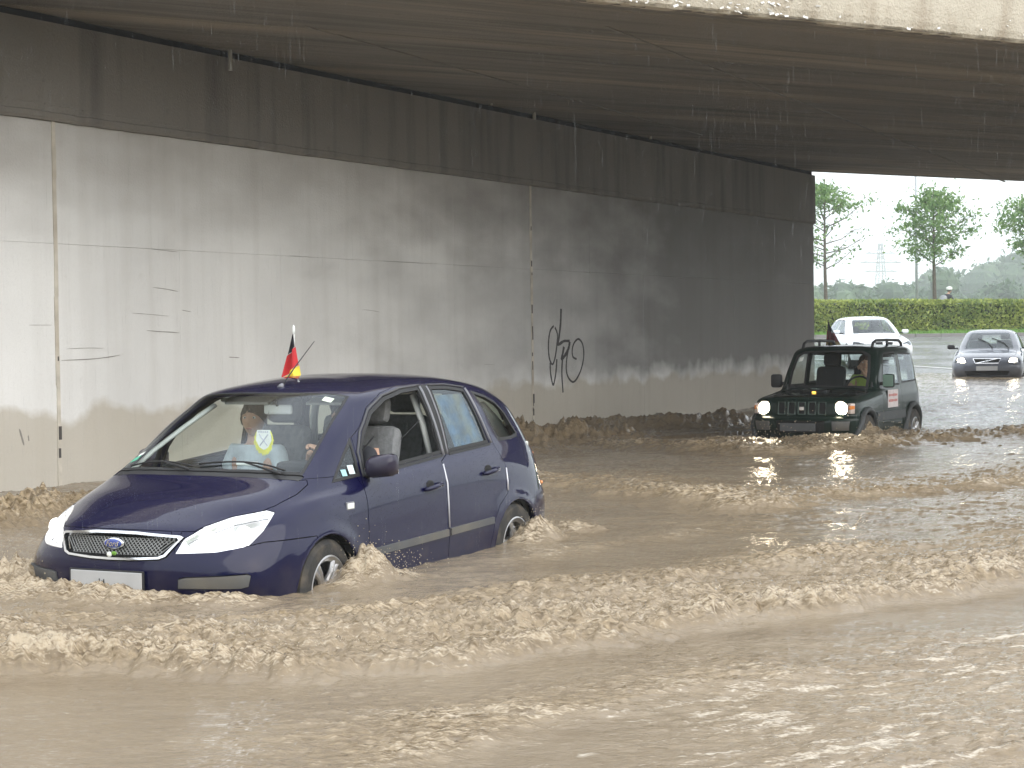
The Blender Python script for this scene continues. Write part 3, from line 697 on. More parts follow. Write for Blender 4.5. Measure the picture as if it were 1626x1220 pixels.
def water_height(X, Y):
    # broad swell and small chop; both are damped where the sheet lies calm
    wx = X + .25 * fbm(X * .7, Y * .7, 2, 31); wy = Y + .25 * fbm(X * .7 + 9, Y * .7, 2, 32)
    calm = sstep(-.25, .35, fbm(X * .35 + 3, Y * .25, 3, 33)) * .75 + .25
    dist = np.clip(Y / 9., 1, 4)
    h = .020 * fbm(wx * .8, wy * 1.1, 3, 1) * dist ** .3
    chop = fbm(wx * 3.2 + .6 * Y, wy * 5.5, 4, 2, .55)
    h = h + .019 * chop * calm * dist ** .35 + .0035 * fbm(wx * 17, wy * 30, 3, 63) * calm
    h = h + .006 * ridged(wx * 7, wy * 13, 3, 4) * calm
    far = sstep(24, 34, Y); h = h + far * .035 * (ridged(X * 1.3, Y * 1.9, 4, 6) - .4)
    foam = .22 * sstep(.1, .6, fbm(wx * 1.1, wy * 2.4, 5, 8)) * calm
    # long streaks of foam drawn out along the flow
    u = X * .87 + Y * .5; v = -X * .5 + Y * .87
    streak = ridged(u * .9 + .3 * fbm(X, Y, 2, 40), v * 4.2, 4, 9)
    foam = foam + .5 * sstep(.62, .86, streak) * sstep(-.05, .3, fbm(X * .5 + 2, Y * .5, 2, 41))
    # the churned patch at the near right
    nr = sstep(.1, .9, X + .25 * fbm(X * 2, Y * 2, 3, 44)) * sstep(8.6, 7.6, Y - .35 * X)
    h = h + nr * .016 * fbm(wx * 8, wy * 13, 4, 12)
    foam = foam + nr * (.20 + .62 * sstep(.45, .85, ridged(u * 1.4 + .4 * fbm(X * 2, Y * 2, 3, 46), v * 4.5, 5, 14)))
    turb = nr * .4
    # long low trough ahead of the main wave is smooth: fade the chop there
    lump = ridged(X * 4.2 + .5 * fbm(X * 3, Y * 3, 2, 50), Y * 5.2, 5, 15, .58); l2 = fbm(X * 11, Y * 14, 4, 16); l3 = fbm(X * 2.1, Y * 2.6, 3, 18)
    l4 = ridged(X * 13 + .8 * l2, Y * 17, 3, 61); l5 = fbm(X * 34, Y * 42, 3, 62); turb0 = np.zeros(X.shape)
    for pl, H_, fw, bw, ro, fo, fade in RIDGES:
        x0, x1 = min(p[0] for p in pl) - 2.5, max(p[0] for p in pl) + 2.5; y0, y1 = min(p[1] for p in pl) - 2.5, max(p[1] for p in pl) + 3.
        k = (X > x0) & (X < x1) & (Y > y0) & (Y < y1)
        if not k.any(): continue
        xx, yy = X[k], Y[k]; d, al, tot = seg_dist(xx, yy, spline2(pl))
        d = d + .16 * min(1, bw * 1.4) * fbm(xx * 2.2, yy * 2.2, 4, 19) + .05 * l3[k] + .07 * fbm(xx * 10, yy * 7, 3, 55)
        e = np.where(d < 0, np.exp(-(np.abs(d) / (fw * 1.25)) ** 1.3), np.exp(-(d / bw) ** 1.5))
        e = e * np.clip(al / fade / 1.0, 0, 1) ** .7 * np.clip((tot - al) / fade, 0, 1) ** .7 * (.72 + .5 * fbm(xx * .8, yy * .8 + H_ * 50, 2, 20))
        h[k] += H_ * e * (.42 + .70 * ro * (.62 * lump[k] + .5 * l2[k] + .35 * l3[k])) + e * ro * np.clip(.7 + 1.5 * l3[k], .1, 1.3) * (.011 * l4[k] + .003 * l5[k]) * np.clip(yy / 9, 1, 2.2)
        h[k] += -.15 * H_ * np.exp(-((d + 2.2 * fw) / (2 * fw)) ** 2)
        foam[k] = np.maximum(foam[k], fo * np.clip(.85 + .9 * l3[k], .35, 1.2) * np.clip(e * 1.15, 0, 1) * (.50 + .35 * lump[k] + .30 * l4[k])); turb[k] = np.maximum(turb[k], e * ro)
    bl = [(CARO + CDS * a + CDL * b, r, hh, ro) for a, b, r, hh, ro in BUMPS] + [(np.array([a, b]), r, hh, ro) for a, b, r, hh, ro in BUMPW]
    for c, r, hh, ro in bl:
        k = (np.abs(X - c[0]) < 3 * r) & (np.abs(Y - c[1]) < 3 * r)
        d = np.hypot(X[k] - c[0], Y[k] - c[1]) * (1 + .35 * fbm(X[k] * 7, Y[k] * 7, 3, 23)); e = np.exp(-(d / r) ** 2.4)
        h[k] += hh * e * (.62 + .5 * ro * fbm(X[k] * 13, Y[k] * 13, 4, 24) + .3 * ridged(X[k] * 8, Y[k] * 8, 3, 25))
        foam[k] = np.maximum(foam[k], e * .9); turb[k] = np.maximum(turb[k], e)
    return h, np.clip(foam, 0, 1), np.clip(turb, 0, 1) * np.clip(.75 + .6 * l4 + .3 * l2, .3, 1.2)
def water_mat():
    m, nt, b = new_mat('muddy_water'); L = nt.links.new
    tc = N(nt, 'ShaderNodeTexCoord'); fa = N(nt, 'ShaderNodeAttribute', attribute_name='foam'); ta = N(nt, 'ShaderNodeAttribute', attribute_name='turb')
    def noise(sc, det, mp=(1, 1, 1), dist=0.):
        n = N(nt, 'ShaderNodeTexNoise', Scale=sc, Detail=det, Distortion=dist); k = N(nt, 'ShaderNodeMapping'); k.inputs['Scale'].default_value = mp; k.inputs['Rotation'].default_value = (0, 0, -.5)
        L(tc.outputs['Object'], k.inputs[0]); L(k.outputs[0], n.inputs['Vector']); return n.outputs['Fac']
    def mr(s, a, c, d=0., e=1.):
        r = N(nt, 'ShaderNodeMapRange'); r.inputs[1].default_value = a; r.inputs[2].default_value = c; r.inputs[3].default_value = d; r.inputs[4].default_value = e; L(s, r.inputs[0]); return r.outputs[0]
    def mt(op, a, c):
        x = N(nt, 'ShaderNodeMath', operation=op)
        for i, q in ((0, a), (1, c)):
            if isinstance(q, float): x.inputs[i].default_value = q
            else: L(q, x.inputs[i])
        return x.outputs[0]
    lo = noise(.7, 5., (1, 2.2, 1)); fi = noise(16., 9., (1, 2.6, 1), .8); fi2 = noise(55., 6., (1, 2., 1))
    base = N(nt, 'ShaderNodeMixRGB'); L(mr(lo, .3, .7), base.inputs[0]); base.inputs[1].default_value = (.190, .146, .098, 1); base.inputs[2].default_value = (.252, .200, .138, 1)
    # crevice shade painted dark where the water breaks, then silt-laden froth
    dk = N(nt, 'ShaderNodeMixRGB'); L(mt('MULTIPLY', mr(ta.outputs['Fac'], .35, .75), mr(fi, .52, .36)), dk.inputs[0]); L(base.outputs[0], dk.inputs[1]); dk.inputs[2].default_value = (.13, .09, .048, 1); base = dk
    tn = mt('MULTIPLY', ta.outputs['Fac'], mr(fi, .35, .7)); b2 = N(nt, 'ShaderNodeMixRGB'); L(tn, b2.inputs[0]); L(base.outputs[0], b2.inputs[1]); b2.inputs[2].default_value = (.34, .255, .15, 1)
    ff = mt('ADD', fa.outputs['Fac'], mt('MULTIPLY', mt('SUBTRACT', fi, .5), 1.9)); ff = mt('ADD', ff, mt('MULTIPLY', mt('SUBTRACT', fi2, .5), 1.6))
    fm = mr(ff, .52, .98)
    fm = mt('MULTIPLY', fm, mr(fa.outputs['Fac'], .04, .2))
    b3 = N(nt, 'ShaderNodeMixRGB'); L(mt('MULTIPLY', fm, .8), b3.inputs[0]); L(b2.outputs[0], b3.inputs[1]); fc = N(nt, 'ShaderNodeMixRGB'); L(mr(ta.outputs['Fac'], .3, .8), fc.inputs[0]); fc.inputs[1].default_value = (.60, .54, .45, 1); fc.inputs[2].default_value = (.47, .39, .285, 1); L(fc.outputs[0], b3.inputs[2])
    L(b3.outputs[0], b.inputs['Base Color'])
    rg = mt('ADD', mt('MULTIPLY', fm, .16), mr(ta.outputs['Fac'], 0., 1., .07, .13)); L(rg, b.inputs['Roughness'])
    b.inputs['IOR'].default_value = 1.33
    bp = N(nt, 'ShaderNodeBump', Strength=.55, Distance=.018); L(mt('ADD', fi, mt('MULTIPLY', fi2, .35)), bp.inputs['Height'])
    st = mr(ta.outputs['Fac'], 0., .6, .32, .6); L(st, bp.inputs['Strength'])
    L(bp.outputs[0], b.inputs['Normal'])
    return m
MAT['water'] = water_mat()
def flood():
    nr, nc = 900, 900
    y = 4.6 * (51 / 4.6) ** np.linspace(0, 1, nr); t = np.linspace(-.42, .46, nc)
    X = y[:, None] * t[None, :]; Y = np.broadcast_to(y[:, None], X.shape)
    # keep the rows parallel to world x but widen the near ones
    X = X + 0.0
    h, foam, turb = water_height(X, Y)
    P = np.stack([X, Y, h + water_level(X, Y)], -1)
    tag(grid_obj('flood_water', P, MAT['water'], attrs=dict(foam=foam, turb=turb)), kind='structure')
    # the rest of the flood to the sides and behind the camera
    gx = np.linspace(-26, 60, 430); gy = np.linspace(-10, 51, 380); X, Y = np.meshgrid(gx, gy)
    inside = (X > Y * -.42 + .12) & (X < Y * .46 - .12) & (Y > 4.75) & (Y < 50.8)
    h, foam, turb = water_height(X, Y); Z = h + water_level(X, Y) - .03 - inside * .45
    tag(grid_obj('flood_water_sides', np.stack([X, Y, Z], -1), MAT['water'], attrs=dict(foam=foam, turb=turb)), kind='structure')
flood()

# ------------------------------------------------------------------ rain haze
def haze():
    m = bpy.data.materials.new('rain_haze'); m.use_nodes = True; nt = m.node_tree; nt.nodes.remove(nt.nodes['Principled BSDF'])
    v = nt.nodes.new('ShaderNodeVolumePrincipled'); v.inputs['Color'].default_value = (.93, .97, 1, 1); v.inputs['Density'].default_value = .0009; v.inputs['Anisotropy'].default_value = .2
    nt.links.new(v.outputs[0], nt.nodes['Material Output'].inputs['Volume'])
    o = MB().box((50, 550, 39), (1700, 2300, 86)).build('haze', m); tag(o, kind='stuff')
haze()

# drops thrown up by the wheels and the breaking crests
def spray():
    r_ = np.random.default_rng(5); pts = []
    def at(a, b, rad, hh, n):
        c = CARO + CDS * a + CDL * b; q = r_.normal(size=(n, 3)) * [rad, rad, hh]; pts.append(np.column_stack([c[0] + q[:, 0], c[1] + q[:, 1], .04 + np.abs(q[:, 2])]))
    at(1.12, 1.06, .10, .12, 260); at(1.35, 1.10, .14, .08, 200); at(3.52, 1.05, .10, .10, 200); at(3.75, 1.08, .16, .08, 160); at(-.1, -.6, .25, .07, 140); at(.2, -1., .2, .12, 160)
    for a, b, n in ((5.0, 25.6, 120), (3.4, 24.6, 120), (6., 28.4, 100)): q = r_.normal(size=(n, 3)) * [.35, .3, .13]; pts.append(np.column_stack([a + q[:, 0], b + q[:, 1], .08 + np.abs(q[:, 2])]))
    main = spline2(RIDGES[0][0])
    for k in range(900):
        i = r_.integers(6, len(main) - 1); p = main[i]; pts.append(np.array([[p[0] + r_.normal() * .15, p[1] + r_.normal() * .12 + .1, .09 + abs(r_.normal()) * .045]]))
    P = np.concatenate(pts); V = []; F = []
    for i, p in enumerate(P):
        r = r_.uniform(.0014, .0042) * (1 + (p[1] > 20)); o = 6 * i; st = r_.uniform(.8, 1.8)
        V += [(p[0] + r, p[1], p[2]), (p[0] - r, p[1], p[2]), (p[0], p[1] + r, p[2]), (p[0], p[1] - r, p[2]), (p[0], p[1], p[2] + r * st), (p[0], p[1], p[2] - r * st)]
        F += [(o, o + 2, o + 4), (o + 2, o + 1, o + 4), (o + 1, o + 3, o + 4), (o + 3, o, o + 4), (o + 2, o, o + 5), (o + 1, o + 2, o + 5), (o + 3, o + 1, o + 5), (o, o + 3, o + 5)]
    tag(mesh_obj('spray', V, F, simple('muddy_drops', (.42, .35, .25), .12, coat=1), None, True), kind='stuff')
spray()
# unseen planted slope, added right of the road to darken the car's reflections
def added_slope():
    gx = np.linspace(-12, 18, 40); gt = np.linspace(0, 1, 26); D = np.array([WD.x, WD.y]); Nn = -np.array([WN.x, WN.y])
    s = np.linspace(-34, 6.8, 46); T, Sg = np.meshgrid(gt, s, indexing='ij'); off = -WDIST + 22 + T * 22
    X = Sg * D[0] + off * Nn[0]; Y = Sg * D[1] + off * Nn[1]; Z = -.5 + 6.2 * sstep(0, .55, T) + .25 * fbm(X * .4, Y * .4, 4, 71)
    tag(grid_obj('added_embankment', np.stack([X, Y, Z], -1), MAT['grass']), kind='structure')
    r_ = np.random.default_rng(12); P = []
    for k in range(70):
        t, sg = r_.uniform(.15, .7), r_.uniform(-33, 6); o = -WDIST + 22 + t * 22; x, y = sg * D[0] + o * Nn[0], sg * D[1] + o * Nn[1]; z = -.5 + 6.2 * float(sstep(0, .55, t)); R = r_.uniform(.8, 1.7)
        for j in range(4):
            c = np.array([x, y, z + R * .7]) + r_.normal(size=3) * R * .4; d = r_.normal(size=(110, 3)); d /= np.linalg.norm(d, axis=1)[:, None]; P.append(c + d * R * .7 * r_.uniform(.6, 1.1, (110, 1)))
    tag(leaves('added_shrubbery', np.concatenate(P), .22, MAT['wood_leaf'], up=.6), kind='stuff')
added_slope()
# ================================================================== vehicle builder
# Car frame used below: X back from the front bumper, y to the car's left, z up. CV turns it into the local Blender frame (x forward).
def CV(X, y, z): return Vector((-X, y, z))
def _catmull(P, n_per, axis_knots=None):
    """centripetal Catmull-Rom through the rows of P (k,3); n_per samples per span"""
    P = np.asarray(P, float); k = len(P); ext = np.vstack([2 * P[0] - P[1], P, 2 * P[-1] - P[-2]]); out = []
    for i in range(k - 1):
        p0, p1, p2, p3 = ext[i:i + 4]; al = .5
        t0 = 0; t1 = t0 + max(np.linalg.norm(p1 - p0), 1e-4) ** al; t2 = t1 + max(np.linalg.norm(p2 - p1), 1e-4) ** al; t3 = t2 + max(np.linalg.norm(p3 - p2), 1e-4) ** al
        ts = np.linspace(t1, t2, n_per + 1)[:-1][:, None]
        A1 = (t1 - ts) / (t1 - t0) * p0 + (ts - t0) / (t1 - t0) * p1; A2 = (t2 - ts) / (t2 - t1) * p1 + (ts - t1) / (t2 - t1) * p2; A3 = (t3 - ts) / (t3 - t2) * p2 + (ts - t2) / (t3 - t2) * p3
        B1 = (t2 - ts) / (t2 - t0) * A1 + (ts - t0) / (t2 - t0) * A2; B2 = (t3 - ts) / (t3 - t1) * A2 + (ts - t1) / (t3 - t1) * A3
        out.append((t2 - ts) / (t2 - t1) * B1 + (ts - t1) / (t2 - t1) * B2)
    out.append(P[-1][None]); return np.vstack(out)
def loft(levels, nu=6, nv=6, smooth=4):
    """levels: list of lists of (X,y,z); first/last station on the centre line. returns dense grid (rows=levels)"""
    rows = []
    for L in levels:
        P = np.array(L, float); g0 = P[1] * [1, -1, 1]; g1 = P[-2] * [1, -1, 1]
        D = _catmull(np.vstack([g0, P, g1]), nu); rows.append(D[nu:-nu])
    A = np.array(rows); cols = [_catmull(A[:, j], nv) for j in range(A.shape[1])]; G = np.stack(cols, 1)
    for _ in range(smooth):
        H = G.copy()
        H[1:-1, 1:-1] = G[1:-1, 1:-1] * .5 + .125 * (G[:-2, 1:-1] + G[2:, 1:-1] + G[1:-1, :-2] + G[1:-1, 2:])
        H[1:-1, 0] = G[1:-1, 0] * .5 + .125 * (G[:-2, 0] + G[2:, 0] + G[1:-1, 1] + G[1:-1, 1] * [1, -1, 1]); H[1:-1, -1] = G[1:-1, -1] * .5 + .125 * (G[:-2, -1] + G[2:, -1] + 2 * G[1:-1, -2])
        H[:, 0, 1] = 0; H[:, -1, 1] = 0; G = H
    return G
def shrink(poly, d):
    """offset a simple polygon inwards by d"""
    n = len(poly); P = [Vector(p) for p in poly]; area = sum(P[i].x * P[(i + 1) % n].y - P[(i + 1) % n].x * P[i].y for i in range(n)); s = 1 if area > 0 else -1; out = []
    for i in range(n):
        a, b, c = P[i - 1], P[i], P[(i + 1) % n]; e1 = (b - a).normalized(); e2 = (c - b).normalized(); n1 = Vector((-e1.y, e1.x)) * s; n2 = Vector((-e2.y, e2.x)) * s
        m = (n1 + n2); m = m / max(.35, m.length_squared) * 2 if m.length > .05 else n1; out.append(tuple(b + m * d * (1 if m.length < 2.2 else 2.2 / m.length)))
    return out
def smooth_poly(poly, k=4):
    P = [Vector(p) for p in poly]; n = len(P); out = []
    for i in range(n):
        p0, p1, p2, p3 = P[i - 1], P[i], P[(i + 1) % n], P[(i + 2) % n]
        for j in range(k):
            t = j / k; out.append(tuple(.5 * ((2 * p1) + (-p0 + p2) * t + (2 * p0 - 5 * p1 + 4 * p2 - p3) * t * t + (-p0 + 3 * p1 - 3 * p2 + p3) * t ** 3)))
    return out
def circle(cx, cz, r, n=28, low=None):
    return [(cx + r * math.cos(2 * math.pi * k / n), cz + r * math.sin(2 * math.pi * k / n)) for k in range(n)]
def arch(cx, cz, r, zlow=-.2, n=20):
    return [(cx - r * math.cos(math.pi * k / n), cz + r * math.sin(math.pi * k / n)) for k in range(n + 1)] + [(cx + r, zlow), (cx - r, zlow)]
def inpoly(x, y, poly):
    n = len(poly); c = False; j = n - 1
    for i in range(n):
        if (poly[i][1] > y) != (poly[j][1] > y) and x < (poly[j][0] - poly[i][0]) * (y - poly[i][1]) / (poly[j][1] - poly[i][1]) + poly[i][0]: c = not c
        j = i
    return c
PROJ = {'side': (lambda v: (v[0], v[2])), 'front': (lambda v: (v[1], v[2])), 'top': (lambda v: (v[0], v[1])), 'obl': (lambda v: (v[0] + v[1], v[2])), 'obr': (lambda v: (v[0] - v[1], v[2]))}
PNORM = {'side': lambda a, b: Vector((a, 0, b)), 'front': lambda a, b: Vector((0, a, b)), 'top': lambda a, b: Vector((a, b, 0)), 'obl': lambda a, b: Vector((a, a, b)), 'obr': lambda a, b: Vector((a, -a, b))}
PCO = {'side': lambda a, b: Vector((a, 0, b)), 'front': lambda a, b: Vector((0, a, b)), 'top': lambda a, b: Vector((a, b, 0)), 'obl': lambda a, b: Vector((a, 0, b)), 'obr': lambda a, b: Vector((a, 0, b))}
class Shell:
    """half body surface; regions are cut out of it in the order given, then mirrored"""
    def __init__(s, G):
        nr, nc = G.shape[:2]; bm = bmesh.new(); vs = [[None] * nc for _ in range(nr)]
        for i in range(nr):
            for j in range(nc): vs[i][j] = bm.verts.new(G[i, j])
        for i in range(nr - 1):
            for j in range(nc - 1): bm.faces.new((vs[i][j], vs[i + 1][j], vs[i + 1][j + 1], vs[i][j + 1]))
        bmesh.ops.remove_doubles(bm, verts=bm.verts, dist=1e-5)
        bmesh.ops.dissolve_degenerate(bm, edges=bm.edges, dist=1e-5)
        bm.normal_update()
        # outward?
        tot = sum((f.normal.y if f.calc_center_median().y > .5 else 0) for f in bm.faces)
        if tot < 0: bmesh.ops.reverse_faces(bm, faces=bm.faces); bm.normal_update()
        # normals of the smooth surface for later
        m2 = bm.copy(); geo = m2.verts[:] + m2.edges[:] + m2.faces[:]
        d = bmesh.ops.duplicate(m2, geom=geo)['geom']; nv = [g for g in d if isinstance(g, bmesh.types.BMVert)]; nf = [g for g in d if isinstance(g, bmesh.types.BMFace)]
        for v in nv: v.co.y = -v.co.y
        bmesh.ops.reverse_faces(m2, faces=nf)
        bmesh.ops.remove_doubles(m2, verts=m2.verts, dist=1e-4); m2.normal_update(); bmesh.ops.triangulate(m2, faces=m2.faces); m2.verts.ensure_lookup_table(); m2.faces.ensure_lookup_table()
        s.rv = [v.co.copy() for v in m2.verts]; s.rn = [v.normal.copy() for v in m2.verts]; s.rf = [tuple(v.index for v in f.verts) for f in m2.faces]
        s.bvh = BVHTree.FromPolygons(s.rv, s.rf); m2.free()
        s.bm = bm; s.lay = bm.faces.layers.int.new('reg'); s.names = ['rest']
    def normal(s, co):
        loc, no, i, d = s.bvh.find_nearest(co)
        if i is None: return Vector((0, 0, 1))
        a, b, c = s.rf[i]; from mathutils.geometry import barycentric_transform
        n = barycentric_transform(loc, s.rv[a], s.rv[b], s.rv[c], s.rn[a], s.rn[b], s.rn[c]); return n.normalized() if n.length > 1e-6 else no
    def surf(s, o, d):
        """point and normal of the body where the ray o + t d meets it"""
        loc, no, i, t = s.bvh.ray_cast(Vector(o) + Vector((.00013, .00017, .00011)), Vector(d).normalized())
        return (loc, s.normal(loc)) if loc is not None else (Vector(o), -Vector(d))
    def side(s, X, z): return s.surf((X, 2, z), (0, -1, 0))
    def front(s, y, z): return s.surf((-1, y, z), (1, 0, 0))
    def top(s, X, y): return s.surf((X, y, 3), (0, 0, -1))
    def cut(s, name, proj, poly, flt=None, relabel=('rest',)):
        if name not in s.names: s.names.append(name)
        idx = s.names.index(name); ok = [s.names.index(r) for r in relabel]; pr = PROJ[proj]; bm = s.bm
        lo = (min(p[0] for p in poly), min(p[1] for p in poly)); hi = (max(p[0] for p in poly), max(p[1] for p in poly)); n = len(poly)
        def good(f):
            if f[s.lay] not in ok: return False
            c = f.calc_center_median(); a, b = pr(c)
            if a < lo[0] - .15 or a > hi[0] + .15 or b < lo[1] - .15 or b > hi[1] + .15: return False
            return flt is None or flt(c, f.normal)
        for i in range(n):
            a, b = poly[i], poly[(i + 1) % n]; e0, e1 = min(a[0], b[0]), max(a[0], b[0]); g0, g1 = min(a[1], b[1]), max(a[1], b[1]); fs = []
            if abs(a[0] - b[0]) + abs(a[1] - b[1]) < 1e-6: continue
            for f in bm.faces:
                if f[s.lay] not in ok: continue
                q = [pr(v.co) for v in f.verts]
                if max(k[0] for k in q) < e0 - 1e-4 or min(k[0] for k in q) > e1 + 1e-4 or max(k[1] for k in q) < g0 - 1e-4 or min(k[1] for k in q) > g1 + 1e-4: continue
                if flt is None or flt(f.calc_center_median(), f.normal): fs.append(f)
            if not fs: continue
            geo = set(fs)
            for f in fs: geo.update(f.verts); geo.update(f.edges)
            dx, dy = b[0] - a[0], b[1] - a[1]
            bmesh.ops.bisect_plane(bm, geom=list(geo), dist=1e-5, plane_co=PCO[proj](*a), plane_no=PNORM[proj](-dy, dx))
        bm.normal_update()
        for f in bm.faces:
            if good(f):
                a, b = pr(f.calc_center_median())
                if inpoly(a, b, poly): f[s.lay] = idx
    def part(s, name, obj, m, parent, side=0, gap=.003, lip=.018, push=0., both=False, smoothn=True, thick=0.):
        """side +1/-1: one side's panel; both: spans the centre line"""
        if name not in s.names: return None
        idx = s.names.index(name); V = []; F = []; vi = {}
        for f in s.bm.faces:
            if f[s.lay] != idx: continue
            q = []
            for v in f.verts:
                if v.index not in vi: vi[v.index] = len(V); V.append(v.co.copy())
                q.append(vi[v.index])
            F.append(q)
        if not F: return None
        bm = bmesh.new(); vv = [bm.verts.new(v) for v in V]
        for q in F:
            try: bm.faces.new([vv[i] for i in q])
            except ValueError: pass
        if both:
            d = bmesh.ops.duplicate(bm, geom=bm.verts[:] + bm.edges[:] + bm.faces[:])['geom']
            for g in d:
                if isinstance(g, bmesh.types.BMVert): g.co.y = -g.co.y
            bmesh.ops.reverse_faces(bm, faces=[g for g in d if isinstance(g, bmesh.types.BMFace)])
            bmesh.ops.remove_doubles(bm, verts=bm.verts, dist=2e-4)
        elif side < 0:
            for v in bm.verts: v.co.y = -v.co.y
            bmesh.ops.reverse_faces(bm, faces=bm.faces)
        bm.normal_update(); bm.verts.index_update()
        N_ = {v.index: s.normal(v.co) for v in bm.verts}
        inw = {}
        bed = [e for e in bm.edges if len(e.link_faces) == 1]
        for e in bed:
            f = e.link_faces[0]; t = (e.verts[1].co - e.verts[0].co); q = f.normal.cross(t)
            if q.length < 1e-9: continue
            q.normalize()
            if q.dot(f.calc_center_median() - e.verts[0].co) < 0: q = -q
            for v in e.verts: inw.setdefault(v, []).append(q)
        for v, l in inw.items():
            q = sum(l, Vector())
            if q.length > 1e-6: v.co += q.normalized() * gap
        if push:
            for v in bm.verts: v.co += N_[v.index] * push
        norm = dict(N_)
        nlip = 0
        if lip:
            r = bmesh.ops.extrude_edge_only(bm, edges=bed)['geom']; bm.verts.index_update()
            newv = [g for g in r if isinstance(g, bmesh.types.BMVert)]; oldn = {}
            lipf = set(g for g in r if isinstance(g, bmesh.types.BMFace))
            for v in newv:
                nn = s.normal(v.co); v.co -= nn * (lip + push)
        else: lipf = set()
        bm.faces.ensure_lookup_table(); bm.verts.index_update()
        me = bpy.data.meshes.new(obj); flags = [f not in lipf for f in bm.faces]
        for v in bm.verts: v.co.x = -v.co.x
        bmesh.ops.reverse_faces(bm, faces=bm.faces)
        bm.to_mesh(me); me.materials.append(m)
        me.polygons.foreach_set('use_smooth', [True] * len(me.polygons))
        if smoothn:
            nl = [None] * len(me.loops); cache = {}
            for p in me.polygons:
                fl = flags[p.index]
                for li in p.loop_indices:
                    if fl:
                        k = me.loops[li].vertex_index
                        if k not in cache:
                            c = me.vertices[k].co; q = s.normal(Vector((-c.x, c.y, c.z))); cache[k] = (-q.x, q.y, q.z)
                        nl[li] = cache[k]
                    else: nl[li] = tuple(p.normal)
            me.normals_split_custom_set(nl)
        bm.free(); return link(bpy.data.objects.new(obj, me), parent)

MAT['tyre'] = simple('tyre_rubber', (.03, .029, .028), .75, var=.2, scale=20, bump=.3, bscale=90, dirt=(.2, .16, .11), dirtamt=.5)
MAT['alloy'] = simple('alloy_rim', (.55, .55, .56), .3, .85, var=.08, dirt=(.3, .24, .16), dirtamt=.4)
MAT['trim'] = simple('black_plastic_trim', (.022, .022, .024), .5, var=.15, bump=.1, bscale=200)
MAT['greyplastic'] = simple('grey_plastic', (.085, .088, .092), .55, var=.12, dirt=(.2, .17, .12), dirtamt=.4)
MAT['chrome'] = simple('chrome', (.75, .76, .78), .12, 1., var=.04)
MAT['inner'] = simple('cabin_lining', (.55, .56, .54), .85, var=.1)
MAT['inner_dark'] = simple('cabin_dark', (.03, .031, .034), .8, var=.15)
MAT['seat'] = simple('seat_fabric', (.20, .205, .21), .9, var=.2, scale=30, bump=.3)
MAT['under'] = simple('wheel_housing', (.012, .012, .012), .9)
MAT['glass'] = glass_mat('window_glass', (.90, .94, .925))
MAT['glass_dark'] = glass_mat('tinted_window_glass', (.72, .80, .77))
def wheel(parent, X, y, r, w, side, rim_r, spokes=5, steer=0., name='wheel', rim_m=None, double=False, turn=.3):
    o = bpy.data.objects.new(name, None); o.empty_display_size = .1; link(o, parent); o.location = CV(X, y, r); o.rotation_euler = (0, 0, steer)
    ax = Vector((0, side, 0)); h = w / 2
    MB().lathe([(rim_r - .01, -h * .8), (rim_r + .02, -h), (r - .03, -h), (r - .004, -h * .78), (r, 0), (r - .004, h * .78), (r - .03, h), (rim_r + .03, h + .004), (rim_r + .01, h + .002), (rim_r - .002, h * .85), (rim_r - .01, h * .3)], (0, 0, 0), ax, 40).build('tyre', MAT['tyre'], o, angle=.6)
    v = MB(); v.lathe([(rim_r, -h * .7), (rim_r - .012, -h * .2), (rim_r - .012, h * .75), (rim_r + .012, h * .98), (rim_r - .002, h * 1.02), (rim_r - .03, h * .8), (rim_r - .035, h * .2)], (0, 0, 0), ax, 40)
    v.lathe([(.075, h * .35), (.07, h * .78), (.03, h * .9), (.0, h * .9)], (0, 0, 0), ax, 24)
    for k in range(spokes):
        for q in ((-.13, .13) if double else (0,)):
            a = 2 * math.pi * k / spokes + turn; d0 = Vector((math.cos(a + q * 1.4), 0, math.sin(a + q * 1.4))); d1 = Vector((math.cos(a + q), 0, math.sin(a + q)))
            p0 = d0 * .055 + ax * h * .62; p1 = d1 * (rim_r * .6) + ax * h * .78; p2 = d1 * (rim_r - .012) + ax * h * .72
            ww = .02 if double else .034
            v.tube([p0, p1, p2], [ww, ww * .85, ww * 1.05], 8)
    v.build('rim', rim_m or MAT['alloy'], o, angle=.5)
    MB().lathe([(rim_r - .04, 0.), (.0, 0.)], (0, 0, 0), ax, 28).build('brake_disc', MAT['inner_dark'], o)
    return o
def seat(parent, X, y, z, m, scale=1., head=True, hm=None):
    o = bpy.data.objects.new('seat', None); link(o, parent); o.location = CV(X, y, z)
    MB().box((0.02, 0, .06), (.5, .48, .16), bev=.05).build('cushion', m, o, angle=.7)
    R = Matrix.Rotation(math.radians(-14), 3, 'Y')
    MB().box((-.27, 0, .42), (.14, .46, .62), rot=R, bev=.06).build('backrest', m, o, angle=.7)
    if head: MB().box((-.36, 0, .83), (.10, .26, .19), rot=R, bev=.045).build('headrest', hm or m, o, angle=.7)
    return o

def text_mesh(name, cu, parent, loc, rot):
    t = bpy.data.objects.new('tmp_text', cu); COL.objects.link(t); dg = bpy.context.evaluated_depsgraph_get(); me = bpy.data.meshes.new_from_object(t.evaluated_get(dg))
    bpy.data.objects.remove(t); me.name = name
    if not me.materials: me.materials.append(cu.materials[0])
    o = link(bpy.data.objects.new(name, me), parent); o.location = loc; o.rotation_euler = rot; return o
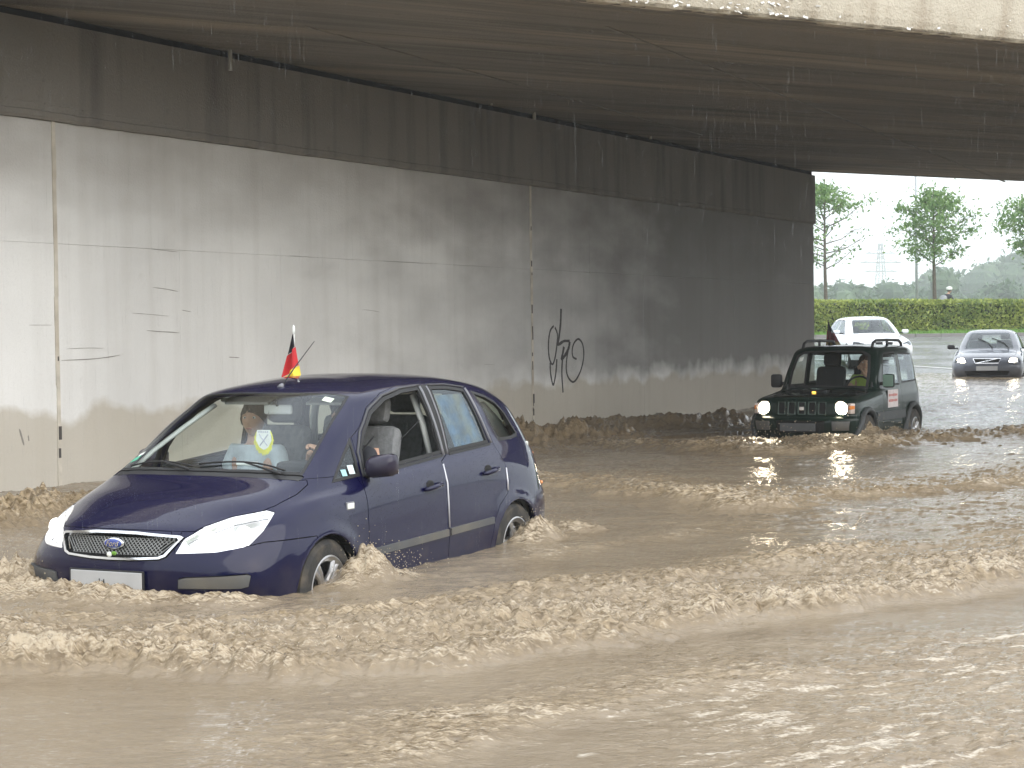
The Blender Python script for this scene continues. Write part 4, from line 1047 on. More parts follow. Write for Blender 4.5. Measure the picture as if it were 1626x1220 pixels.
# ================================================================== dark blue compact people carrier
MAT['navy'] = paint_mat('navy_paint', (.0028, .0030, .030), metal=.0, rough=.4, mud=.15, mudz=.36)
MAT['lampglass'] = glass_mat('lamp_glass', (.95, .96, .97))
MAT['lamp_on'] = simple('lit_headlight', (1, 1, 1), .3, emit=(1, .98, .95), estr=2.)
MAT['reflector'] = simple('lamp_reflector', (.85, .86, .88), .12, 1., emit=(1, .98, .95), estr=.16)
MAT['smoke_lens'] = simple('smoky_lens', (.10, .055, .055), .12, coat=1)
MAT['red_lens'] = simple('red_lens', (.35, .02, .015), .15, coat=1)
MAT['orange_lens'] = simple('orange_lens', (.7, .22, .03), .15, coat=1)
MAT['silver'] = simple('silver_edge', (.62, .62, .66), .35, .4)
MAT['white_print'] = simple('white_sticker', (.8, .82, .78), .5)
MAT['plate'] = simple('number_plate', (.45, .45, .45), .45, var=.05, dirt=(.4, .34, .25), dirtamt=.5)
MAT['black'] = simple('black_print', (.02, .02, .022), .5)
MAT['badge_blue'] = simple('badge_blue', (.03, .06, .28), .2, coat=1)
MAT['skin'] = simple('skin', (.48, .29, .20), .55, var=.06)
MAT['rubber'] = simple('window_rubber', (.018, .018, .019), .6)
MAT['greyband'] = simple('satin_window_trim', (.20, .20, .22), .4, .3)
MAT['darkband'] = simple('dark_window_trim', (.05, .05, .055), .4)
VAN_LEVELS = [
 [(0.14,0,0.17),(0.15,0.22,0.17),(0.2,0.42,0.17),(0.29,0.6,0.17),(0.44,0.76,0.18),(0.6,0.82,0.18),(0.92,0.85,0.18),(1.34,0.86,0.19),(1.8,0.86,0.2),(2.3,0.86,0.2),(2.9,0.86,0.2),(3.41,0.86,0.2),(3.815,0.82,0.22),(4.013,0.66,0.24),(4.116,0.36,0.25),(4.133,0,0.25)],
 [(0.05,0,0.28),(0.06,0.22,0.28),(0.11,0.44,0.28),(0.2,0.64,0.28),(0.34,0.81,0.28),(0.55,0.875,0.28),(0.92,0.885,0.27),(1.34,0.885,0.27),(1.8,0.885,0.27),(2.3,0.885,0.27),(2.9,0.885,0.27),(3.41,0.885,0.28),(3.858,0.86,0.32),(4.082,0.72,0.34),(4.185,0.38,0.35),(4.202,0,0.35)],
 [(0.0,0,0.45),(0.01,0.22,0.45),(0.055,0.45,0.45),(0.14,0.67,0.45),(0.285,0.84,0.45),(0.52,0.895,0.45),(0.92,0.905,0.45),(1.34,0.9,0.45),(1.8,0.905,0.45),(2.3,0.905,0.45),(2.9,0.905,0.45),(3.41,0.905,0.45),(3.875,0.88,0.48),(4.116,0.76,0.5),(4.228,0.4,0.52),(4.245,0,0.52)],
 [(0.0,0,0.56),(0.01,0.22,0.56),(0.055,0.45,0.56),(0.15,0.67,0.56),(0.31,0.83,0.56),(0.54,0.895,0.57),(0.92,0.91,0.58),(1.34,0.905,0.58),(1.8,0.905,0.58),(2.3,0.905,0.58),(2.9,0.91,0.6),(3.41,0.91,0.62),(3.884,0.88,0.64),(4.116,0.76,0.66),(4.228,0.4,0.68),(4.245,0,0.68)],
 [(0.035,0,0.66),(0.045,0.22,0.66),(0.095,0.45,0.66),(0.2,0.65,0.65),(0.345,0.79,0.66),(0.55,0.87,0.67),(0.92,0.905,0.68),(1.34,0.9,0.7),(1.8,0.9,0.72),(2.3,0.9,0.73),(2.9,0.9,0.74),(3.41,0.9,0.75),(3.875,0.86,0.76),(4.073,0.74,0.77),(4.176,0.4,0.77),(4.193,0,0.77)],
 [(0.085,0,0.745),(0.095,0.22,0.745),(0.15,0.45,0.74),(0.26,0.62,0.745),(0.41,0.745,0.76),(0.6,0.83,0.78),(0.92,0.885,0.8),(1.34,0.888,0.82),(1.8,0.89,0.84),(2.3,0.89,0.86),(2.9,0.89,0.87),(3.41,0.885,0.88),(3.875,0.83,0.88),(4.056,0.71,0.88),(4.15,0.4,0.88),(4.168,0,0.88)],
 [(0.2,0,0.815),(0.21,0.22,0.812),(0.26,0.44,0.805),(0.36,0.6,0.8),(0.5,0.72,0.815),(0.66,0.8,0.835),(0.93,0.85,0.87),(1.33,0.865,0.89),(1.8,0.872,0.91),(2.3,0.875,0.93),(2.9,0.875,0.95),(3.42,0.865,0.965),(3.875,0.8,0.98),(4.039,0.68,0.99),(4.125,0.39,0.99),(4.142,0,0.99)],
 [(0.43,0,0.911),(0.44,0.22,0.909),(0.47,0.44,0.902),(0.53,0.6,0.888),(0.62,0.7,0.878),(0.75,0.775,0.881),(0.985,0.825,0.898),(1.36,0.845,0.92),(1.8,0.855,0.945),(2.3,0.86,0.97),(2.9,0.86,0.995),(3.43,0.848,1.015),(3.841,0.79,1.03),(4.013,0.65,1.045),(4.09,0.37,1.055),(4.107,0,1.055)],
 [(0.8,0.0,1.008),(0.805,0.22,1.007),(0.825,0.448,1.003),(0.87,0.618,0.995),(0.925,0.713,0.99),(0.99,0.768,0.968),(1.17,0.804,0.954),(1.45,0.82,0.965),(1.83,0.83,0.985),(2.3,0.835,1.015),(2.9,0.835,1.05),(3.44,0.825,1.075),(3.815,0.77,1.09),(3.996,0.63,1.11),(4.073,0.36,1.12),(4.09,0.0,1.12)],
 [(1.025,0.0,1.149),(1.03,0.22,1.148),(1.055,0.435,1.144),(1.1,0.585,1.134),(1.145,0.665,1.124),(1.2,0.72,1.114),(1.308,0.752,1.107),(1.5,0.775,1.11),(1.84,0.79,1.13),(2.3,0.8,1.155),(2.9,0.8,1.18),(3.42,0.785,1.195),(3.755,0.73,1.21),(3.935,0.6,1.23),(4.013,0.34,1.25),(4.03,0.0,1.25)],
 [(1.255,0.0,1.284),(1.26,0.21,1.283),(1.285,0.415,1.279),(1.32,0.555,1.272),(1.355,0.635,1.264),(1.395,0.685,1.259),(1.488,0.717,1.252),(1.64,0.74,1.255),(1.9,0.752,1.27),(2.33,0.76,1.29),(2.9,0.76,1.31),(3.38,0.745,1.315),(3.66,0.7,1.32),(3.832,0.585,1.34),(3.927,0.33,1.36),(3.944,0.0,1.365)],
 [(1.485,0.0,1.411),(1.49,0.2,1.41),(1.51,0.388,1.406),(1.54,0.518,1.399),(1.575,0.598,1.393),(1.615,0.648,1.388),(1.692,0.674,1.384),(1.82,0.69,1.39),(2.03,0.705,1.405),(2.38,0.712,1.42),(2.9,0.71,1.425),(3.3,0.695,1.415),(3.54,0.655,1.405),(3.703,0.55,1.42),(3.806,0.31,1.445),(3.832,0.0,1.45)],
 [(1.635,0.0,1.492),(1.64,0.19,1.491),(1.66,0.37,1.487),(1.69,0.49,1.48),(1.72,0.57,1.472),(1.755,0.62,1.466),(1.838,0.64,1.47),(1.95,0.65,1.478),(2.13,0.665,1.495),(2.42,0.67,1.508),(2.9,0.665,1.503),(3.22,0.645,1.487),(3.42,0.61,1.47),(3.58,0.51,1.475),(3.686,0.29,1.495),(3.712,0.0,1.5)],
 [(1.8,0.0,1.537),(1.81,0.17,1.536),(1.83,0.33,1.532),(1.86,0.44,1.525),(1.89,0.51,1.517),(1.93,0.55,1.514),(2.015,0.565,1.521),(2.12,0.57,1.53),(2.27,0.58,1.543),(2.5,0.585,1.552),(2.9,0.58,1.545),(3.13,0.56,1.53),(3.29,0.53,1.515),(3.42,0.45,1.515),(3.52,0.26,1.525),(3.55,0.0,1.53)],
 [(2.08,0,1.578),(2.09,0.08,1.578),(2.1,0.15,1.577),(2.12,0.2,1.575),(2.15,0.24,1.574),(2.19,0.26,1.575),(2.25,0.27,1.579),(2.32,0.275,1.583),(2.42,0.28,1.588),(2.57,0.28,1.591),(2.83,0.278,1.586),(3.02,0.27,1.576),(3.13,0.25,1.569),(3.21,0.2,1.565),(3.27,0.1,1.564),(3.3,0,1.564)],
 [(2.2,0,1.583),(2.205,0.001,1.583),(2.21,0.001,1.583),(2.22,0.001,1.584),(2.24,0.001,1.585),(2.26,0.001,1.586),(2.3,0.001,1.588),(2.36,0.001,1.591),(2.43,0.001,1.594),(2.57,0.001,1.597),(2.8,0.001,1.593),(2.97,0.001,1.585),(3.07,0.001,1.579),(3.15,0.001,1.575),(3.2,0.001,1.573),(3.24,0,1.572)],
]
VFX, VRX, VWZ = .92, 3.41, .318
def make_van():
    van = empty('people_carrier', (CARO[0], CARO[1], -.347), math.atan2(-math.cos(CARYAW), -math.sin(CARYAW)),
                'dark blue people carrier ploughing through brown flood water with headlights on and flag on roof', 'car')
    G = loft(VAN_LEVELS, 6, 7, 5)
    # flared wheel arches and a crease along the doors
    for cx in (VFX, VRX):
        d = np.hypot(G[..., 0] - cx, G[..., 2] - VWZ); k = (G[..., 1] > .6) * np.exp(-((d - .36) / .05) ** 2); G[..., 1] += .014 * k
    S = Shell(G)
    sideface = lambda c, n: c.y > .45 and abs(n.y) > .25
    S.cut('arch_hole', 'side', arch(VFX, VWZ, .352), lambda c, n: c.y > .5)
    S.cut('arch_hole', 'side', arch(VRX, VWZ, .352), lambda c, n: c.y > .5)
    # headlamp
    lamp = [(.485,.622),(.56,.70),(.74,.768),(.98,.812),(1.27,.838),(1.33,.825),(1.20,.73),(1.06,.655),(.80,.628)]
    ff = lambda c, n: c.x < .85 and c.y > .2
    S.cut('lamp', 'obl', shrink(lamp, .012), ff); S.cut('lamp_trim', 'obl', lamp, ff)
    # grille
    gr = [(-.05,.735),(.15,.733),(.42,.716),(.445,.706),(.37,.60),(.33,.585),(.15,.575),(-.05,.572)]
    fr = lambda c, n: c.x < .35 and n.x < -.2
    S.cut('grille_back', 'front', [(-.05,.717),(.15,.715),(.405,.70),(.415,.69),(.352,.614),(.32,.602),(.15,.593),(-.05,.59)], fr); S.cut('grille_frame', 'front', gr, fr)
    S.cut('intake', 'front', [(-.05,.33),(-.05,.25),(.50,.25),(.52,.33)], fr)
    S.cut('bumper_insert', 'obl', [(.50,.425),(.50,.478),(.55,.487),(1.03,.50),(1.06,.49),(1.04,.43),(.98,.42)], ff)
    # windows
    def sf(c, n): return c.y > .4 and n.y > .3
    wins = {'front_pane': [(1.485,.99),(1.52,1.14),(1.60,1.245),(1.75,1.36),(1.96,1.445),(2.18,1.487),(2.405,1.50),(2.44,1.30),(2.455,1.062)],
            'sail_pane': [(1.15,.962),(1.445,1.20),(1.43,.982)],
            'rear_pane': [(2.565,1.50),(2.80,1.495),(3.035,1.468),(3.065,1.33),(3.13,1.095),(2.55,1.065)],
            'quarter_pane': [(3.155,1.45),(3.33,1.415),(3.46,1.365),(3.555,1.275),(3.655,1.13),(3.63,1.112),(3.49,1.10),(3.30,1.10),(3.215,1.28)]}
    for k, p in wins.items():
        p = p if k == 'sail_pane' else p
        S.cut(k, 'side', shrink(p, .014), sf); S.cut(k + '_seal', 'side', shrink(p, -.008), sf)
    S.cut('pillar', 'side', [(2.415,1.515),(2.555,1.515),(2.545,1.045),(2.465,1.045)], sf)
    ws = [(.845,-.05),(.85,.22),(.87,.43),(.91,.61),(.955,.70),(1.15,.665),(1.355,.632),(1.58,.595),(1.705,.572),(1.69,.48),(1.66,.36),(1.64,.15),(1.635,-.05)]
    wf = lambda c, n: c.x < 1.9 and n.z > .3 and c.z > .93
    S.cut('screen', 'top', [(.868,-.05),(.873,.22),(.893,.42),(.932,.595),(.968,.678),(1.15,.648),(1.355,.615),(1.575,.578),(1.685,.556),(1.672,.47),(1.645,.35),(1.625,.15),(1.62,-.05)], wf); S.cut('screen_seal', 'top', ws, wf)
    S.cut('cowl', 'top', [(.79,-.05),(.795,.22),(.815,.43),(.855,.61),(.90,.71),(.955,.715),(.955,.70),(.91,.61),(.87,.43),(.85,.22),(.845,-.05)], lambda c, n: n.z > .2 and c.z > .93)
    S.cut('tailgate_pane', 'obr', [(2.9,1.17),(2.9,1.46),(4.4,1.46),(4.4,1.17)], lambda c, n: c.x > 3.7 and c.y < .52 and n.x > .3)
    hood = [(.02,-.05),(.02,.40),(.20,.50),(.36,.615),(.48,.69),(.62,.735),(.80,.76),(.93,.755),(.95,.735),(.895,.705),(.85,.61),(.81,.43),(.79,.22),(.785,-.05)]
    S.cut('hood', 'top', hood, lambda c, n: c.z > .742 and c.x < 1.12 and n.z > .1)
    S.cut('tail_lamp', 'side', [(3.95,.86),(3.90,1.08),(3.84,1.28),(3.92,1.28),(4.2,1.0),(4.3,.86)], lambda c, n: c.x > 3.78 and c.y > .5)
    S.cut('front_door', 'side', [(1.385,.24),(1.385,.60),(1.40,.90),(1.452,.975),(1.465,1.215),(1.57,1.27),(1.74,1.395),(1.95,1.478),(2.18,1.52),(2.485,1.53),(2.505,1.04),(2.42,1.0),(2.41,.7),(2.40,.24)], lambda c, n: c.y > .4 and n.y > .15)
    S.cut('rear_door', 'side', [(2.485,1.53),(2.75,1.53),(3.07,1.50),(3.12,1.31),(3.21,1.07),(3.29,.92),(3.28,.725),(3.13,.64),(3.05,.53),(2.97,.24),(2.40,.24),(2.41,.7),(2.42,1.0),(2.505,1.04)], lambda c, n: c.y > .4 and n.y > .15)
    S.cut('front_bumper', 'obl', [(-.3,.76),(.47,.76),(.48,.63),(1.04,.652),(1.2,.668),(1.7,.668),(1.7,.0),(-.3,.0)], lambda c, n: c.x < .8)
    S.cut('fender', 'side', [(.10,.60),(.10,1.0),(1.17,.99),(1.40,.985),(1.40,.90),(1.385,.6),(1.385,.24),(1.385,.1),(.7,.1)], lambda c, n: c.y > .42)
    S.cut('rear_bumper', 'side', [(3.72,.1),(3.78,.66),(4.0,.70),(4.6,.70),(4.6,.1)], lambda c, n: c.x > 3.6)
    P = lambda *a, **k: S.part(*a, **k)
    nv = MAT['navy']
    P('hood', 'bonnet', nv, van, both=True); P('rest', 'body_shell', nv, van, both=True, gap=.001, lip=.03)
    P('front_bumper', 'front_bumper', nv, van, both=True); P('rear_bumper', 'rear_bumper', nv, van, both=True)
    P('screen', 'windscreen', MAT['glass'], van, both=True, gap=0, lip=0); P('screen_seal', 'windscreen_seal', MAT['rubber'], van, both=True, gap=0, lip=.01)
    P('cowl', 'cowl_panel', MAT['trim'], van, both=True, push=-.006); P('tailgate_pane', 'rear_window', MAT['glass_dark'], van, both=True, gap=.0)
    P('grille_back', 'grille', MAT['under'], van, both=True, push=-.035, lip=0, gap=-.01); P('grille_frame', 'grille_surround', MAT['chrome'], van, both=True, push=.012, lip=.02)
    P('intake', 'lower_intake', MAT['under'], van, both=True, push=-.03, gap=0)
    for sd_ in (1, -1):
        P('fender', 'front_wing', nv, van, side=sd_)
        fd = P('front_door', 'front_door', nv, van, side=sd_); rd = P('rear_door', 'rear_door', nv, van, side=sd_)
        for k, par in (('front_pane', fd), ('rear_pane', rd)):
            if not (k == 'front_pane' and sd_ == 1): P(k, 'window_pane', MAT['glass_dark'] if 'rear' in k else MAT['glass'], par, side=sd_, gap=0, lip=0, push=-.008)
            P(k + '_seal', 'window_seal', MAT['rubber'], par, side=sd_, gap=0, lip=.02)
        for k in ('sail_pane', 'quarter_pane'):
            P(k, 'quarter_window', MAT['glass_dark'] if k[0] == 'q' else MAT['glass'], van, side=sd_, gap=0, lip=0, push=-.004); P(k + '_seal', 'window_seal', MAT['rubber'], van, side=sd_, gap=0, lip=.02)
        P('pillar', 'pillar_trim', MAT['rubber'], van, side=sd_, push=.001, gap=0)
        P('lamp_trim', 'headlight_trim', MAT['reflector'], van, side=sd_, gap=0, lip=.05, push=-.004)
        hl = P('lamp', 'headlight', MAT['lampglass'], van, side=sd_, gap=0, lip=0, push=.001)
        hb = P('lamp', 'reflector', MAT['reflector'], hl, side=sd_, gap=0, lip=0, push=-.055)
        for (yy, zz, r) in ((.56, .685, .052), (.70, .705, .058)):
            p, n = S.front(yy * sd_, zz); c = p + Vector((.055, 0, 0))
            MB().ball(CV(*c), (.02, r, r), 18, 10).build('bulb', MAT['lamp_on'], hl, smooth=True)
        P('bumper_insert', 'bumper_strip', MAT['greyplastic'], van, side=sd_, push=.012, lip=.02)
        P('tail_lamp', 'tail_light', MAT['smoke_lens'], van, side=sd_, push=.004)
        # wheel housings and arches' inner rims
        for cx in (VFX, VRX):
            y = .86 * sd_; v = MB()
            v.lathe([(.345, -.0), (.36, .02), (.36, .30), (.0, .30)], CV(cx, y, VWZ), (0, -sd_, 0), 36); v.build('wheel_housing', MAT['under'], van, angle=.5)
            # arch lip follows the body
            pts = []
            for k in range(0, 33):
                a = math.pi * (-.08 + 1.16 * k / 32); X, z = cx - .352 * math.cos(a), VWZ + .352 * math.sin(a)
                p, n = S.side(X, max(z, .22)); pts.append(Vector((-X, (p.y - .006) * sd_, z)))
            MB().tube(pts, .009, 6).build('arch_lip', nv, van, smooth=True)
        # rubbing strip along the doors
        def strip(x0, x1, z0, z1, h, par, name, m, n=14, th=.014):
            v = []; f = []
            for k in range(n + 1):
                t = k / n; X = x0 + (x1 - x0) * t; zc = z0 + (z1 - z0) * t
                for dz, dy in ((-h / 2, -.01), (-h / 2 * .85, th), (h / 2 * .85, th), (h / 2, -.01)):
                    p, nn = S.side(X, zc + dz); v.append((-X, (p.y + dy) * sd_, zc + dz))
            for k in range(n):
                for q in range(3): f.append((k * 4 + q, (k + 1) * 4 + q, (k + 1) * 4 + q + 1, k * 4 + q + 1))
            f += [(0, 1, 2, 3), (n * 4 + 3, n * 4 + 2, n * 4 + 1, n * 4)]
            mb = MB(); mb.add(v, f); return mb.build(name, m, par)
        strip(1.42, 2.385, .497, .525, .052, fd, 'door_moulding', MAT['greyplastic']); strip(2.42, 3.03, .527, .548, .052, rd, 'door_moulding', MAT['greyplastic'])
        # satin strips up the pillars, and along the door window frames
        for pts, w, par, nm in (([(2.435,1.507),(2.455,1.28),(2.472,1.04)], .011, fd, 'window_frame_strip'), ([(2.53,1.508),(2.535,1.28),(2.53,1.045)], .007, rd, 'window_frame_strip'), ([(3.065,1.478),(3.10,1.30),(3.17,1.085)], .011, rd, 'window_frame_strip'),
                           ([(1.465,.97),(1.475,1.12),(1.56,1.245),(1.74,1.38),(1.95,1.462),(2.18,1.503),(2.43,1.516)], .009, fd, 'window_frame_strip'), ([(2.54,1.516),(2.80,1.512),(3.06,1.485)], .008, rd, 'window_frame_strip')):
            q = []
            D = [Vector(a) for a in pts]
            for i in range(len(D) - 1):
                for k in range(6): q.append(D[i].lerp(D[i + 1], k / 6))
            q.append(D[-1]); PP = []
            for a in q: p, n = S.side(a.x, a.y); PP.append(CV(p.x, (p.y + .002) * sd_, p.z))
            MB().tube(PP, w, 6, flat=1.).build(nm, MAT['greyband'] if len(D) == 3 and D[0].y > D[-1].y + .2 else MAT['darkband'], par, smooth=True)
        # belt seal
        for x0, x1, z0, z1, par in ((1.48, 2.46, .97, 1.04, fd), (2.55, 3.15, 1.045, 1.078, rd)):
            strip(x0, x1, z0, z1, .02, par, 'belt_seal', MAT['rubber'], th=.004)
        for pts, par in (([(2.418, .985), (2.412, .86), (2.408, .72), (2.404, .56)], fd), ([(3.285, .90), (3.285, .80), (3.275, .74)], rd)):
            PP = [CV(a, (S.side(a, b)[0].y + .004) * sd_, b) for a, b in pts]; MB().tube(PP, .0065, 6).build('door_edge_guard', MAT['silver'], par, smooth=True)
        for zz in (.96, .74):
            q, n = S.side(4.0, zz); MB().ball(CV(q.x, (q.y + .004) * sd_, zz), (.02, .012, .014), 10, 6).build('reflector_lens', MAT['orange_lens'], van, smooth=True)
        # handles: bowl, grip
        for X, z, par in ((2.20, .853, fd), (3.03, .898, rd)):
            p, n = S.side(X, z); y = p.y
            MB().ball(CV(X - .01, (y - .004) * sd_, z + .004), (.058, .009, .036), 18, 8).build('handle_recess', MAT['under'], par, smooth=True)
            MB().tube([CV(X - .10, (y - .0) * sd_, z - .018), CV(X - .08, (y + .028) * sd_, z - .014), CV(X + .02, (y + .036) * sd_, z - .002), CV(X + .09, (y + .03) * sd_, z + .006), CV(X + .105, (y + .0) * sd_, z + .008)], [.012, .015, .016, .016, .012], 10).build('door_handle', nv, par, smooth=True)
        # mirror
        mr_ = bpy.data.objects.new('wing_mirror', None); link(mr_, van); mr_.location = CV(1.50 if sd_ > 0 else 1.58, .93 * sd_, 1.035)
        v = MB(); v.box((0, 0, 0), (.13, .22, .145), rot=Matrix.Rotation(.12 * sd_, 3, 'Z'), bev=.045)
        for i, q in enumerate(v.v):
            q = Vector(q); k = 1 - .28 * max(0, q.x / .065); v.v[i] = (q.x, q.y * (1 - .12 * (q.x > 0)) , q.z * k + .012 * (q.y * sd_ / .11))
        v.build('mirror_shell', nv, mr_, angle=.8)
        MB().tube([(.0, -.17 * sd_, -.035), (0, -.10 * sd_, -.055), (0, -.03 * sd_, -.05)], [.045, .036, .03], 10, flat=.6).build('mirror_arm', MAT['trim'], mr_, smooth=True)
        MB().box((-.068, 0, 0), (.004, .17, .105), bev=.001).build('mirror_glass', MAT['chrome'], mr_)
        # side marker on the wing
        p, n = S.side(1.19, .81); y = p.y * sd_
        mk = MB().box(CV(1.19, y, .81), (.09, .012, .05), bev=.005).build('side_repeater', MAT['greyband'], van); MB().box(CV(1.19, y + .007 * sd_, .81), (.074, .006, .034), bev=.002).build('lens', MAT['white_print'], mk)
        # wheels
    for cx, st in ((VFX, .06), (VRX, 0)):
        for sd_ in (1, -1): wheel(van, cx, .80 * sd_, VWZ, .205, sd_, .212, 5, st, rim_m=MAT['alloy'], double=True, turn=.9 if cx < 1 else .2)
    # mesh of the grille: crossed diagonal bars
    v = MB()
    def gz(y):
        a = abs(y); return np.interp(a, [0, .15, .405, .415], [.592, .594, .685, .70]) if a > .33 else np.interp(a, [0, .15, .32, .34], [.592, .594, .603, .607]), np.interp(a, [0, .15, .405], [.716, .714, .70])
    for k in range(-34, 35):
        for sgn in (-1, 1):
            y0 = k * .026; pts = []
            for j in range(9):
                z = .59 + j * .0158; y = y0 + sgn * j * .0158 * 1.15; lo, hi = gz(y)
                if abs(y) < .412 and lo <= z <= hi: p, n = S.front(y, z); pts.append(CV(p.x + .018, y, z))
            if len(pts) > 1: v.tube(pts, .0035, 4)
    v.build('grille_mesh', simple('grille_wire', (.24, .24, .23), .35, .7), van)['kind'] = 'stuff'
    p, n = S.front(0, .668)
    bd = MB().ball(CV(p.x - .004, 0, .668), (.014, .075, .034), 28, 12).build('badge', MAT['chrome'], van, smooth=True)
    MB().ball(CV(p.x - .011, 0, .668), (.012, .064, .027), 28, 12).build('badge_field', MAT['badge_blue'], bd, smooth=True)
    cu = bpy.data.curves.new('badge_lettering', 'FONT'); cu.body = 'Ford'; cu.size = .046; cu.extrude = .001; cu.align_x = 'CENTER'; cu.align_y = 'CENTER'; cu.shear = .35; cu.offset = .0006; cu.materials.append(MAT['chrome'])
    text_mesh('badge_lettering', cu, bd, CV(p.x - .024, 0, .668), (math.radians(90), 0, math.radians(90)))
    # leaves caught on the grille
    p, n = S.front(.02, .60); MB().ball(CV(p.x - .012, -.005, .607), (.008, .02, .016), 8, 6).build('caught_petal', MAT['white_print'], van, smooth=True)
    MB().ball(CV(p.x - .012, .03, .615), (.006, .02, .012), 8, 6).build('caught_leaf', simple('green_leaf', (.15, .32, .04), .6), van, smooth=True)
    # number plate on its carrier
    p, n = S.front(0, .47); pl = MB().box(CV(p.x - .012, -.02, .455), (.012, .52, .11), bev=.004).build('number_plate', MAT['plate'], van)
    MB().box(CV(p.x - .008, -.02, .455), (.010, .545, .13), bev=.004).build('plate_frame', MAT['trim'], pl)
    pv = MB()
    # a few worn strokes: the plate is unreadable, only traces of two characters show near its foot
    for y, w, h in ((.045, .006, .03), (.02, .022, .006), (.012, .006, .026)): pv.box(CV(p.x - .0195, -.02 - y, .452), (.002, w, h))
    pv.build('plate_print', MAT['black'], pl)
    # roof aerial and base
    p, n = S.top(1.74, .01); 
    MB().tube([CV(1.74, .01, p.z - .005), CV(1.77, .01, p.z + .018)], [.022, .012], 10).build('aerial_base', MAT['greyband'], van, smooth=True)
    MB().tube([CV(1.765, .01, p.z + .01), CV(1.92, .02, p.z + .14), CV(2.13, .03, p.z + .30)], [.005, .004, .0025], 6).build('aerial', MAT['trim'], van, smooth=True)
    # wipers
    for y0, y1, x0, x1 in ((.60, -.02, .92, .885), (-.05, -.58, .865, .92)):
        a, _ = S.top(x0, y0); pts = []
        for k in range(7):
            t_ = k / 6; y = y0 + (y1 - y0) * t_; X = x0 + (x1 - x0) * t_ + .02 * math.sin(math.pi * t_); q, _ = S.top(X, y); pts.append(CV(X, y, q.z + .016))
        w_ = MB().tube(pts, .006, 6).build('wiper_blade', MAT['rubber'], van, smooth=True)
        MB().tube([CV(x0 - .05, y0 + .0, a.z), CV(x0 - .01, y0 - .12 , a.z + .02), pts[3]], [.010, .007, .005], 6).build('wiper_arm', MAT['trim'], w_, smooth=True)
    # stickers on the glass
    q, n = S.top(1.20, -.575); 
    def decal(X, y, w, h, m, par, name):
        vs = []
        for a, b in ((-1, -1), (1, -1), (1, 1), (-1, 1)): qq, nn = S.top(X + b * h / 2, y + a * w / 2); vs.append(CV(*(qq + nn * .002)))
        return mesh_obj(name, vs, [(0, 1, 2, 3)], m, par)
    gm = simple('green_sticker', (.10, .42, .28), .5)
    decal(1.04, -.635, .06, .05, gm, van, 'green_badge'); decal(1.08, -.62, .045, .03, MAT['white_print'], van, 'white_badge')
    decal(1.61, .47, .07, .045, simple('toll_sticker', (.72, .80, .66), .5), van, 'toll_sticker')
    for X, z, w, h, c in ((1.36, 1.02, .06, .055, (.65, .78, .80)), (1.28, 1.005, .05, .04, (.35, .62, .66))):
        vs = []
        for a, b in ((-1, -1), (1, -1), (1, 1), (-1, 1)): qq, nn = S.side(X + a * w / 2, z + b * h / 2); vs.append(CV(qq.x, qq.y + .001, qq.z))
        mesh_obj('pane_sticker', vs, [(0, 1, 2, 3)], simple('pale_sticker', c, .5), van)
    # ---------------------------------------------------------------- cabin
    cab = bpy.data.objects.new('cabin', None); link(cab, van)
    MB().box(CV(2.55, 0, .33), (3.3, 1.60, .06)).build('floor_pan', MAT['inner_dark'], cab)
    MB().box(CV(.93, 0, .62), (.06, 1.3, .55)).build('bulkhead', MAT['inner_dark'], cab)
    v = MB(); prof = [(.88, .90), (1.0, .95), (1.42, .97), (1.60, .95), (1.66, .86), (1.62, .62), (1.0, .62)]
    v.prism([(-a, b) for a, b in prof], (0, -.66, 0), (1, 0, 0), (0, 0, 1), (0, 1, 0), 1.32); v.build('dashboard', simple('dashboard', (.07, .075, .075), .75, bump=.2), cab, angle=.9)
    MB().box(CV(1.50, .36, 1.02), (.2, .34, .07), bev=.03).build('instrument_hood', MAT['inner_dark'], cab)
    v = MB(); R = Matrix.Rotation(math.radians(-24), 3, 'Y'); c = CV(1.80, .36, .99)
    ring = [c + R @ Vector((0, .185 * math.cos(a), .185 * math.sin(a))) for a in np.linspace(0, 2 * math.pi, 25)]
    v.tube(ring, .015, 8, cap=False); v.ball(c, (.03, .065, .05), 12, 8)
    for a in (.1, math.pi - .1, -math.pi / 2): v.tube([c, c + R @ Vector((0, .18 * math.cos(a), .18 * math.sin(a)))], .013, 6)
    v.build('steering_wheel', MAT['inner_dark'], cab, smooth=True)
    for y in (.36, -.36): seat(cab, 1.98, y, .52, MAT['seat'], head=True)
    for y in (.45, 0, -.45): seat(cab, 3.02, y, .55, MAT['seat'])
    for sd_ in (1, -1):   # door cards and pale pillar/roof linings, set inside the skin
        for x0, x1, z0, z1 in ((1.40, 2.42, .35, .97), (2.44, 3.2, .35, 1.0), (3.2, 3.85, .5, 1.06)):
            MB().box(CV((x0 + x1) / 2, .775 * sd_, (z0 + z1) / 2), (x1 - x0, .03, z1 - z0), bev=.01).build('door_card', MAT['inner_dark'] if x0 < 3 else MAT['inner'], cab)
        for pts, w in (([(1.02,.69,1.0),(1.22,.665,1.12),(1.5,.61,1.27),(1.75,.55,1.40)], .024), ([(2.47,.62,1.45),(2.48,.69,1.25),(2.50,.74,1.0)], .035), ([(3.10,.61,1.42),(3.14,.67,1.25),(3.23,.73,1.05)], .03), ([(3.52,.58,1.34),(3.70,.62,1.2),(3.80,.66,1.05)], .05), ([(1.85,.55,1.43),(2.3,.60,1.47),(2.9,.60,1.46),(3.4,.55,1.41)], .022)):
            MB().tube([CV(a, b * sd_ - .02 * sd_, c_) for a, b, c_ in pts], w, 8, flat=.6).build('pillar_lining', MAT['inner'], cab, smooth=True)
